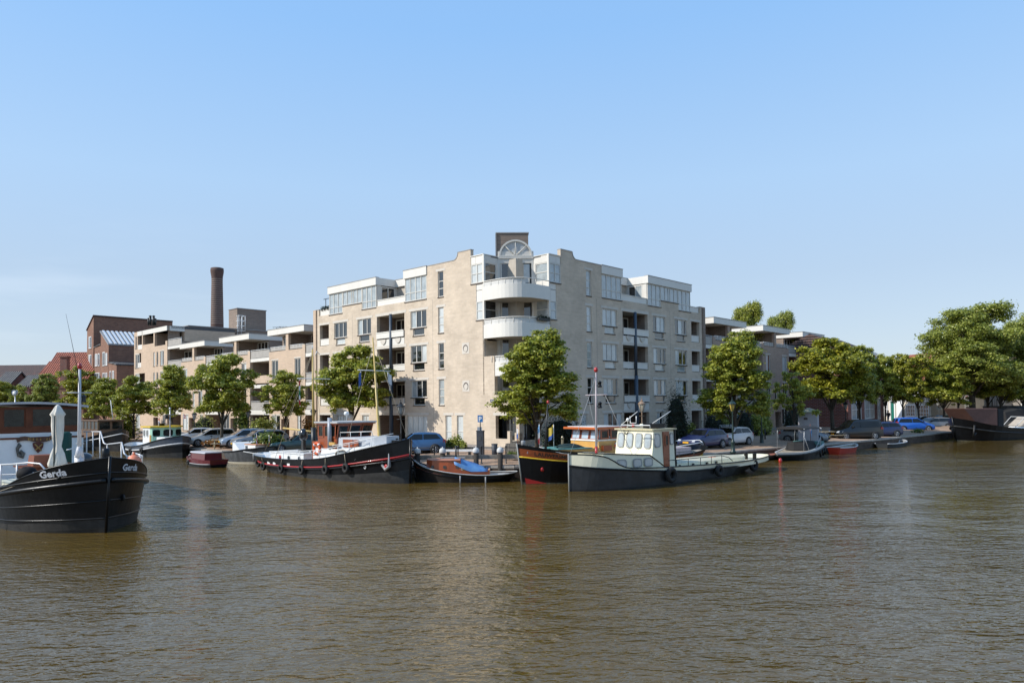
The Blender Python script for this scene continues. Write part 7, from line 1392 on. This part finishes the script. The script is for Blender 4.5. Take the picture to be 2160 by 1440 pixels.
    scr(a, b, 'windscreen'); scr((tp[11][0], tp[11][1]), (tp[10][0], tp[10][1]), 'rear_window') if style != 'sedan' else scr((tp[10][0], tp[10][1]), (tp[9][0], tp[9][1]), 'rear_window')
    m = MB(); m.box(X(-.006), X(.02), -hw * .72, hw * .72, .30, .46, 0); part('grille', m, UND, root)
    for xx, nm in ((X(-.010), 'number_plate'), (X(1.006), 'number_plate')): m = MB(); m.box(xx - .01, xx + .01, -.26, .26, .46, .57); part(nm, m, PLATE, root)
    m = MB(); m.box(X(.96), X(.04), -hw * .8, hw * .8, .16, .26); part('chassis', m, UND, root); return root
def cp(px, py): p = SP(px, py); return p
def cat_(px, D): p = Vector((YP(px, 930, D).x, D, 0)); p.z = gh(*loc_ab(p)); return p
SIL = (.46, .46, .45)
car('mpv', 'silver five door car with a red tail light parked by the tall tree trunk', SIL, cat_(447, 66.5), R(212))
car('hatch', 'white car half hidden behind the green windowed launch', (.58, .58, .57), cat_(412, 71), R(212))
car('mpv', 'pale blue family car parked behind the grey estate car', (.36, .43, .52), cat_(516, 63.4), R(212))
car('suv', 'grey crossover with pale windows nearest to the leafy quay shrub', (.20, .215, .235), cat_(549, 60.6), R(212))
car('sedan', 'old dark green saloon behind the outboard engine', (.012, .045, .045), cat_(632, 56), R(205), metal=0)
car('hatch', 'mid blue hatchback seen behind the tugboat bow', (.045, .13, .27), cat_(878, 50), R(190))
car('wagon', 'dark grey car at the far left behind the mast', (.08, .09, .10), cat_(214, 90), R(205))
car('hatch', 'dark blue hatchback with yellow number plate facing the water', (.012, .02, .085), cat_(1483, 54.3), R(217), metal=.1)
car('hatch', 'white hatchback parked behind the dark blue hatchback', (.60, .60, .60), cat_(1540, 57.5), R(217), metal=0)
car('hatch', 'grey hatchback beside the picnic table, partly behind the black sloop', (.22, .23, .24), cat_(1697, 62.5), R(-30))
car('van', 'black high roofed van with side stripe beside the picnic table', (.003, .003, .0035), cat_(1805, 66.8), R(186), metal=0)
car('hatch', 'dark blue hatchback tail sticking out behind the black van', (.03, .04, .07), cat_(1856, 70.5), R(190))
car('mpv', 'bright blue small family car under the thin tree', (.02, .12, .50), cat_(1926, 82), R(-6), metal=0)
car('wagon', 'silver grey estate car behind the bright blue car', (.27, .25, .24), cat_(1967, 87), R(188))
car('wagon', 'dark grey estate car in the second row behind the blue car', (.06, .07, .08), cat_(1945, 92.5), R(180))
car('suv', 'dark car with white rear behind the silver estate', (.06, .075, .07), cat_(1991, 93.5), R(186))
car('mpv', 'white car farthest back in front of the cream house', (.60, .60, .60), cat_(1982, 99.5), R(180), metal=0)
car('mpv', 'white car roof showing behind the tarped barges at the right', (.60, .60, .60), cat_(2100, 101), R(186), metal=0)
# ================================================================ lanterns
GLN = 'old style lantern posts on the quay'
def lantern(label, p, h, mat, lampm=LAMPG):
    root = thing('street_lantern', label, 'street lantern', p, rnd.uniform(0, 1), GLN)
    m = MB(); m.lathe([(.20, 0), (.20, .12), (.15, .18), (.13, .7), (.17, .78), (.10, .86), (.065, 1.0), (.05, 1.6), (.07, 1.66), (.045, 1.72), (.038, h - 1.0), (.05, h - .92), (.03, h - .86)], n=12); m.tube([(-.28, 0, h - 1.15), (.28, 0, h - 1.15)], .018, 5)
    part('post', m, mat, root)
    m = MB(); z0, z1 = h - .84, h - .32
    for k in range(6):
        a = math.pi / 3 * k; m.tube([(.09 * math.cos(a), .09 * math.sin(a), z0), (.24 * math.cos(a), .24 * math.sin(a), z1)], .014, 4)
    m.torus((0, 0, z1), .24, .02, 'Z', 6, 4); m.torus((0, 0, z0), .09, .02, 'Z', 6, 4); part('lamp_frame', m, mat, root)
    m = MB(); m.lathe([(.08, z0 + .01), (.22, z1 - .01)], n=6, sm=False); part('lamp_glass', m, lampm, root)
    m = MB(); m.lathe([(.28, z1), (.27, z1 + .03), (.13, z1 + .17), (.08, z1 + .19), (.09, z1 + .26), (.03, z1 + .29), (.02, z1 + .4), (.04, z1 + .43), (.0, z1 + .48)], n=12, sm=False); part('lamp_cap', m, mat, root)
    return root
GLASS = M('lantern glass clear', (.34, .35, .33), .1, spec=.8)
def lan(label, px, ytop, D, mat, lm=GLASS):
    p = cat_(px, D); lantern(label, p, YP(px, ytop, D).z - p.z, mat, lm)
lan('black lantern in front of the brown garage door, behind the silver cars', 524, 861, 66, IRON); lan('black lantern behind the green windowed launch', 410, 867, 72, IRON)
lan('black lantern left of the red tugboat wheelhouse', 661, 859, 60, IRON); lan('black lantern behind the bow of the red cabined tugboat', 846, 847, 47.5, IRON)
lan('lantern with copper coloured cap above the cream tug', 1355, 842, 50.5, M('copper cap', (.30, .20, .13), .45), LAMPG); lan('dark green lantern with a gold lit head in front of the white hatchback', 1546, 842, 50.5, GREENI, M('gold lit lantern glass', (.45, .32, .06), .3))  # lit gold head is put into the glass colour; nothing glows
lan('pale lantern with a dark foot between the trees right of the white hatchback', 1607, 846, 59.5, GREENI, LAMPG); lan('thin lantern behind the black van', 1785, 846, 74, IRON)
lan('lantern on the far left quay in front of the cream row house', 100, 868, 90, IRON)
# ================================================================ mooring piles, beam, railing by the corner
GP1 = 'white capped mooring piles at the corner'
for i, (px, D, lb) in enumerate(((880.5, 42.0, 'white capped mooring pile next to the tugboat bow'), (933.5, 42.0, 'white capped mooring pile behind the sloop cabin'), (1004, 42.0, 'white capped mooring pile behind the blue tarpaulin'), (1055, 42.0, 'white capped mooring pile nearest to the brown bow'))):
    c = YP(px, 941, D); root = thing('mooring_pile', lb, 'mooring pile', (c.x, D, -1), 0, GP1)
    m = MB(); m.cyl((0, 0, 0), (0, 0, 2.52), .155, .15, 14); part('pile', m, TIMD, root)
    m = MB(); m.lathe([(.19, 2.5), (.20, 2.56), (.19, 2.70), (.13, 2.78), (.03, 2.81), (.02, 2.88)], n=14); part('cap', m, M('weathered white cap', (.60, .58, .54), .6), root)
a, b = YP(862, 961, 42.15), YP(1092, 961, 41.9); m = MB(); m.box(0, (b - a).length, -.1, .1, -.12, .12); single('fender_beam', m, TIMB, 'long grey horizontal timber beam fixed along the mooring piles', 'timber beam', (a.x, 42.28, 1.24), 0)
a = YP(862, 992, 42.3); m = MB(); m.box(-1.2, .62, -.1, .1, -.1, .1); single('fender_beam', m, TIMB, 'short low timber beam between tugboat bow and wooden sloop', 'timber beam', (a.x, 42.3, .42), 0)
fz = .72; posts = [(868, 43.9), (916, 43.7), (966, 43.5), (1015.5, 43.3), (1067, 43.1), (1112, 42.9)]
rt = thing('quay_railing', 'low black iron railing with knobbed posts along the corner of the quay', 'railing', (YP(868, 942, 43.9).x, 43.9, fz)); o0 = Vector(rt.location)
P = []
for px, D in posts:
    q = YP(px, 942, D); q.z = fz; q = q - o0; P.append(q + Vector((0, 0, 1.0)))
    m = MB(); m.lathe([(.09, 0), (.08, .06), (.04, .1), (.035, 1.0), (.055, 1.04), (.05, 1.1), (.0, 1.16)], q, 10); part('post', m, IRON, rt)
for z in (0, -.45): m = MB(); m.tube([p + Vector((0, 0, z)) for p in P], .022, 6); part('rail', m, IRON, rt)
# ---- ticket machine with P sign
c = cat_(1013.5, 45.8); pm = thing('parking_machine', 'dark grey parking ticket machine with a blue P sign on top', 'parking machine', c, R(-12))
m = MB(); m.box(-.21, .21, -.19, .19, 0, 1.62, 0); m.box(-.23, .23, -.21, .21, 1.62, 1.68, 0); m.box(-.12, .12, -.2, -.188, 1.05, 1.3, 1); part('cabinet', m, [M('anthracite', (.05, .055, .065), .5), PD], pm)
m = MB(); m.box(-.2, .1, -.01, .01, 1.68, 1.9); part('solar_panel', m, M('panel grey', (.30, .33, .36), .3), pm)
m = MB(); m.tube([(0, 0, 1.68), (0, 0, 2.25)], .03, 6); part('sign_post', m, IRON, pm)
m = MB(); m.box(-.165, .165, -.02, .02, 2.2, 2.64); sg = part('sign', m, SIGNB, pm)
curve_text('P', .40, lambda u, v: Vector((-.09 + u, -.026, 2.275 + v * .98)), WPT, 'sign_letter', sg, .01)
c = cat_(968, 46.3); bn = thing('quay_bench', 'long white perforated bench behind the mooring piles', 'bench', c, R(-8)); m = MB(); m.box(-1.0, 1.0, -.22, .22, .38, .5); part('seat', m, WPT, bn)
for x in (-.7, .7): m = MB(); m.box(x - .06, x + .06, -.2, .2, 0, .38); part('leg', m, IRON, bn)
m = MB(); m.cyl((0, 0, 0), (0, 0, .85), .17, .19, 14); m.torus((0, 0, .85), .19, .02, 'Z', 14, 5); single('litter_bin', m, M('anthracite', (.05, .055, .065), .5), 'round anthracite litter bin right of the parking machine', 'litter bin', cat_(1043, 45))
m = MB()
for k in range(6): m.box(-.42 + k * .14, -.42 + k * .14 + .12, -.3, -.26, .05, .82)
m.box(-.42, .42, -.26, .28, 0, .8); single('slatted_planter', m, TIMB, 'grey slatted wooden bin beside the brown bow', 'planter box', cat_(1082, 45.2), R(-10))
m = MB(); m.box(0, 2.3, 0, .25, 0, .95); m.box(2.3, 2.55, 0, .25, 0, 1.5, 0); m.box(2.3, 2.55, .25, 2.6, 0, .8); single('brick_garden_wall', m, BR, 'low beige brick wall stepping up at the sharp corner of the building', 'brick wall', W(2.6, -.9, .95), TH + R(-90))
# ---- cabinet, table, benches, planters on the right
c = SP(1712, 936); c.z = gh(*loc_ab(c)); cb2 = thing('electricity_cabinet', 'grey rendered electricity cabinet with a pale pyramid roof', 'utility cabinet', (c.x + .2, c.y + 1.0, c.z), R(62) - math.pi / 2)
m = MB(); m.box(-.75, .75, -.75, .75, 0, 2.6); m.box(-.3, .0, -.76, -.75, 2.0, 2.2, 1); part('housing', m, [M('cabinet grey', (.42, .40, .41), .7, var=.15), SILL], cb2)
m = MB(); m.frus(-.9, .9, -.9, .9, 2.6, -.85, .85, -.85, .85, 2.68); m.frus(-.85, .85, -.85, .85, 2.68, -.08, .08, -.08, .08, 3.0); part('roof', m, M('mossy roof', (.45, .38, .24), .8, var=.3, scale=6), cb2)
def picnic(label, p, rz, sc_=1):
    t_ = thing('picnic_table', label, 'picnic table', p, rz); m = MB()
    for k in range(4): m.box(-.95, .95, -.36 + k * .185, -.36 + k * .185 + .165, .72, .76)
    part('table_top', m, M('pale plank', (.50, .42, .28), .8, var=.25), t_)
    for s_ in (-1, 1):
        m = MB(); m.box(-.95, .95, s_ * .78 - .13, s_ * .78 + .13, .42, .46); part('seat', m, M('pale plank', (.50, .42, .28), .8), t_)
        x = s_ * .65; m = MB(); m.tube([(x, -.75, 0), (x, -.25, .72)], .05, 4); m.tube([(x, .75, 0), (x, .25, .72)], .05, 4); m.tube([(x, -.85, .4), (x, .85, .4)], .045, 4); part('leg_frame', m, M('pale plank', (.50, .42, .28), .8), t_)
picnic('pale wooden picnic table on the sunny part of the right quay', cp(1752, 927), R(5)); picnic('small wooden picnic table by the tree between the silver cars', cat_(470, 62.9), R(20))
bn = thing('quay_bench', 'simple low plank bench right of the picnic table', 'bench', cp(1803, 925), R(-4)); m = MB(); m.box(-1.0, 1.0, -.18, .18, .40, .46); part('seat', m, TIMB, bn)
for x in (-.85, .85): m = MB(); m.box(x - .08, x + .08, -.16, .16, 0, .4); part('leg', m, TIMB, bn)
GPL = 'planter boxes along the shaded pavement'
for i, (px, D, lb) in enumerate(((1582, 67, 'pale square planter left of the row'), (1603, 67.8, 'pale square planter second in the row'), (1618, 68.4, 'white slatted planter by the window'), (1626, 68.8, 'grey blue planter by the window'), (1633, 69.2, 'white planter beside the open doorway'))):
    c = W(-.9, loc_ab(cat_(px, D))[1]); pl = thing('planter', lb, 'planter', (c.x, c.y, gh(-.9, 20) + .1), TH, GPL); m = MB(); m.box(-.35, .35, -.3, .3, 0, .75); part('box', m, [M('planter white', (.50, .48, .46), .7), M('planter blue', (.12, .14, .2), .7)][i == 3], pl)
    part('plant', leafcloud(60 + i, [(Vector((0, 0, 1.05)), (.4, .35, .4))], 400, .16), LEAFG if i % 2 else LEAFD, pl, recalc=False)
for i, (px, D, lb) in enumerate(((1588, 62, 'dark bollard left of the pale lantern'), (1614, 63, 'dark bollard right of the pale lantern'), (1418, 56, 'blue grey bollard in front of the tall topiary'))):
    m = MB(); m.cyl((0, 0, 0), (0, 0, 1.0), .06, .06, 8); m.blob((0, 0, 1.0), (.07, .07, .07)); single('bollard', m, IRON if i < 2 else STEEL, lb, 'bollard', cat_(px, D), group='bollards on the shaded pavement')
# ---- bicycles
def bicycle(label, p, rz):
    b_ = thing('bicycle', label, 'bicycle', p, rz, 'parked bicycles')
    for x in (-.52, .52):
        m = MB(); m.torus((x, 0, .34), .32, .022, 'Y', 20, 5); w_ = part('wheel', m, TYR, b_); m = MB()
        for k in range(8): a = math.pi * k / 8; m.tube([(x - .31 * math.cos(a), 0, .34 - .31 * math.sin(a)), (x + .31 * math.cos(a), 0, .34 + .31 * math.sin(a))], .004, 3)
        part('spokes', m, GAL, w_)
    m = MB()
    for q in ([(-.52, 0, .34), (-.1, 0, .32), (.38, 0, .78), (-.22, 0, .82), (-.1, 0, .32)], [(-.52, 0, .34), (-.22, 0, .82), (-.25, 0, .95)], [(.52, 0, .34), (.38, 0, .78), (.35, 0, 1.02)]): m.tube(q, .018, 5)
    part('frame', m, IRON, b_); m = MB(); m.tube([(.25, -.28, 1.02), (.38, -.2, 1.04), (.38, .2, 1.04), (.25, .28, 1.02)], .014, 5); part('handlebar', m, IRON, b_); m = MB(); m.blob((-.26, 0, .98), (.13, .08, .05)); part('saddle', m, IRON, b_)
bicycle('black bicycle leaning by the tall tree trunk near the silver car', cat_(452, 64.8), R(15)); bicycle('dark bicycle parked behind the black van', cat_(1866, 78), R(60)); bicycle('bicycle beside the brick house behind the black van', cat_(1775, 74), R(100))
# ---- signs and clock
GW = M('board white', (.62, .62, .58), .5)
def board(label, px, y0, y1, D, wpx, deco):
    a, b = YP(px, y1, D), YP(px, y0, D); p = cat_(px, D); w_ = wpx / F0 * D; h = b.z - a.z; root = thing('traffic_board', label, 'traffic board', (a.x, D, p.z), 0)
    m = MB(); m.tube([(0, 0.05, 0), (0, .05, b.z - p.z)], .04, 6); part('post', m, GAL, root); z0 = a.z - p.z; m = MB(); m.box(-w_ / 2, w_ / 2, -.02, .02, z0, z0 + h); bd = part('board', m, GW, root)
    for kind, u, r, mt in deco:
        m = MB(); c = (0, -.03, z0 + h * u)
        if kind == 'ring': m.torus(c, w_ * r, .035, 'Y', 16, 4)
        elif kind == 'disc': m.lathe([(0, -.01), (w_ * r, -.01), (w_ * r, .01), (0, .01)], c, 16, ax='Y')
        elif kind == 'slash': m.tube([(c[0] - w_ * r, c[1], c[2] - w_ * r), (c[0] + w_ * r, c[1], c[2] + w_ * r)], .035, 4)
        else: m.box(-w_ * .4, w_ * .4, -.035, -.022, c[2] - h * r, c[2] + h * r)
        part('symbol', m, mt, bd)
board('white zone board with a black ringed slash behind the silver estate car', 1981.5, 838, 864, 94, 10, [('ring', .3, .33, SILL), ('slash', .3, .28, SILL)])
board('tall white zone board with a blue panel beside the big plane trunk', 2040.5, 833, 865, 97, 9.5, [('ring', .84, .3, M('faded red', (.5, .2, .18), .5)), ('rect', .5, .13, SIGNB), ('ring', .16, .3, SILL), ('slash', .16, .24, SILL)])
c = YP(31, 828, 88); ck = thing('street_clock', 'round white street clock on a post above the barge roof at the far left', 'clock', (c.x, 88, 1.0), 0)
m = MB(); m.tube([(0, .1, 0), (0, .1, c.z - 1.4)], .07, 8); part('post', m, GAL, ck); m = MB(); m.lathe([(0, -.1), (.36, -.1), (.36, .1), (0, .1)], (0, 0, c.z - 1.0), 20, ax='Y'); m.torus((0, -.1, c.z - 1), .36, .04, 'Y', 20, 6, 1); part('dial', m, [WPT, IRON], ck)
m = MB(); m.tube([(0, -.14, c.z - 1.0), (.02, -.14, c.z - .76)], .015, 4); m.tube([(0, -.14, c.z - 1.0), (-.16, -.14, c.z - 1.05)], .018, 4); part('hands', m, IRON, ck)
m = MB(); m.blob((0, 0, 0), (.3, .3, .3), 0, 12, 8); m.tube([(0, 0, -.3), (0, 0, -2.4)], .03, 5); single('globe_lamp', m, M('milky globe', (.6, .6, .58), .3), 'white globe lamp behind the red wheelhouse roof', 'globe lamp', YP(737, 880, 57))
# ---- roof terrace things
pg = thing('pergola_frame', 'thin dark steel frame on the left end roof terrace', 'pergola', W(24.7, .5, 12.7), TH); m = MB()
for y in (-.6, .55): m.tube([(0, y, 0), (0, y, 1.75)], .04, 5); m.tube([(1.3, y, 0), (1.3, y, 1.75)], .04, 5)
m.tube([(0, -.9, 1.75), (0, .9, 1.75)], .04, 5); m.tube([(1.3, -.6, 1.75), (1.3, .9, 1.75)], .04, 5); part('frame', m, STEEL, pg)
for i, (a_, lb) in enumerate(((25.2, 'dark potted plant at the outer end of the left roof terrace'), (24.7, 'small potted plant in the middle of the left roof terrace'), (24.2, 'small potted plant nearest to the glazed penthouse'))):
    r_ = thing('terrace_plant', lb, 'potted plant', W(a_, .15, 13.3), 0, 'pots on the left roof terrace'); m = MB(); m.frus(-.08, .08, -.08, .08, -.05, -.12, .12, -.12, .12, .12); part('pot', m, SILL, r_); part('leaves', leafcloud(80 + i, [(Vector((0, 0, .2)), (.2, .2, .2))], 160, .1), LEAFD, r_, recalc=False)
fb = thing('flower_box', 'dark flower box hanging on the middle rounded balcony rail', 'flower box', W(-.2, 2.6, 10.42), TH); m = MB(); m.box(-.75, .5, -.1, .1, -.12, .06); part('box', m, IRON, fb); part('leaves', leafcloud(91, [(Vector((-.4, 0, .12)), (.4, .14, .12)), (Vector((.2, 0, .12)), (.4, .14, .14))], 300, .1), LEAFD, fb, recalc=False)
# antennas and vents on the far roofs
for i, (px, py0, py1, D, lb) in enumerate(((584, 690, 702, 86, 'left rooftop aerial'), (597, 689, 702, 86, 'middle rooftop aerial'), (607, 691, 702, 86, 'right rooftop aerial'))):
    a, b = YP(px, py1 + 20, D), YP(px, py0, D); m = MB(); h = b.z - a.z; m.tube([(0, 0, 0), (0, 0, h)], .03, 4); m.tube([(-.5, 0, h), (.5, 0, h)], .02, 4)
    for k in range(4): m.tube([(-.4 + k * .27, -.25, h), (-.4 + k * .27, .25, h - .1)], .015, 4)
    single('roof_aerial', m, IRON, lb + ' of the three above the left apartment block', 'aerial', a, group='aerials on the left roofs')
for i, (px, y0, y1, w_, lb) in enumerate(((317, 667, 678, .18, 'taller left dark flue pipe on the brown brick roof'), (324, 667, 678, .18, 'taller right dark flue pipe on the brown brick roof'), (313, 672, 678, .12, 'short leftmost flue pipe on the brown brick roof'), (328, 673, 678, .12, 'short rightmost flue pipe on the brown brick roof'))):
    D = 104; a, b = YP(px, y1 + 8, D), YP(px, y0, D); m = MB(); m.cyl((0, 0, 0), (0, 0, b.z - a.z), w_, w_ * .9, 10); m.cyl((0, 0, b.z - a.z), (0, 0, b.z - a.z + .12), w_ * 1.4, w_ * .6, 10); single('flue_pipe', m, IRON, lb, 'flue pipe', a, group='flue pipes on the brown brick roof')
# ---- pedestrian
def person(label, p, rz, h=1.75):
    me = bpy.data.meshes.new('b'); V = [(0, 0, .95), (0, 0, 1.15), (0, 0, 1.38), (0, .0, 1.5), (.01, 0, 1.56), (.02, 0, 1.66), (.02, 0, 1.74), (0, .1, .92), (.08, .1, .5), (-.08, .1, .08), (.05, .1, .03), (0, -.1, .92), (.02, -.1, .5), (.14, -.1, .08), (.28, -.1, .03), (0, .2, 1.42), (-.04, .25, 1.15), (.08, .24, .92), (0, -.2, 1.42), (.0, -.25, 1.15), (.12, -.24, .95)]
    Ed = [(0, 1), (1, 2), (2, 3), (3, 4), (4, 5), (5, 6), (0, 7), (7, 8), (8, 9), (9, 10), (0, 11), (11, 12), (12, 13), (13, 14), (2, 15), (15, 16), (16, 17), (2, 18), (18, 19), (19, 20)]
    rad = [.13, .12, .14, .07, .05, .09, .07, .09, .06, .045, .04, .09, .06, .045, .04, .06, .045, .035, .06, .045, .035]
    me.from_pydata(V, Ed, []); o = bpy.data.objects.new('b', me); col.objects.link(o); sk = o.modifiers.new('s', 'SKIN'); sv = me.skin_vertices[0].data
    for i, r_ in enumerate(rad): sv[i].radius = (r_, r_)
    sv[0].use_root = True; su = o.modifiers.new('u', 'SUBSURF'); su.levels = 2; su.render_levels = 2
    dg = bpy.context.evaluated_depsgraph_get(); m2 = bpy.data.meshes.new_from_object(o.evaluated_get(dg)); bpy.data.objects.remove(o)
    for mt in (M('skin', (.45, .26, .18), .6), M('dark jacket', (.03, .035, .045), .8), M('light trousers', (.45, .44, .43), .8), IRON): m2.materials.append(mt)
    for f in m2.polygons:
        z = f.center.z; y = abs(f.center.y); f.material_index = 0 if z > 1.5 else (0 if (y > .2 and z < 1.0 and z > .85) else (1 if z > .95 or y > .2 else (3 if z < .08 else 2))); f.use_smooth = True
    root = thing('person', label, 'person', p, rz); b = bpy.data.objects.new('body', m2); col.objects.link(b); b.parent = root
    m = MB(); m.blob((-.01, 0, 1.71), (.105, .095, .10), 0, 10, 6); part('hair', m, M('dark hair', (.02, .014, .01), .8), root); return root
pp = cp(1874, 893); person('person in dark jacket and light trousers walking near the green door', pp, R(200))
m = MB(); m.blob((0, 0, 0), (.13, .17, .24), 0, 10, 6); single('backpack', m, IRON, 'black backpack worn by the walking person', 'backpack', pp + Vector((.2, .07, 1.25)), R(200))
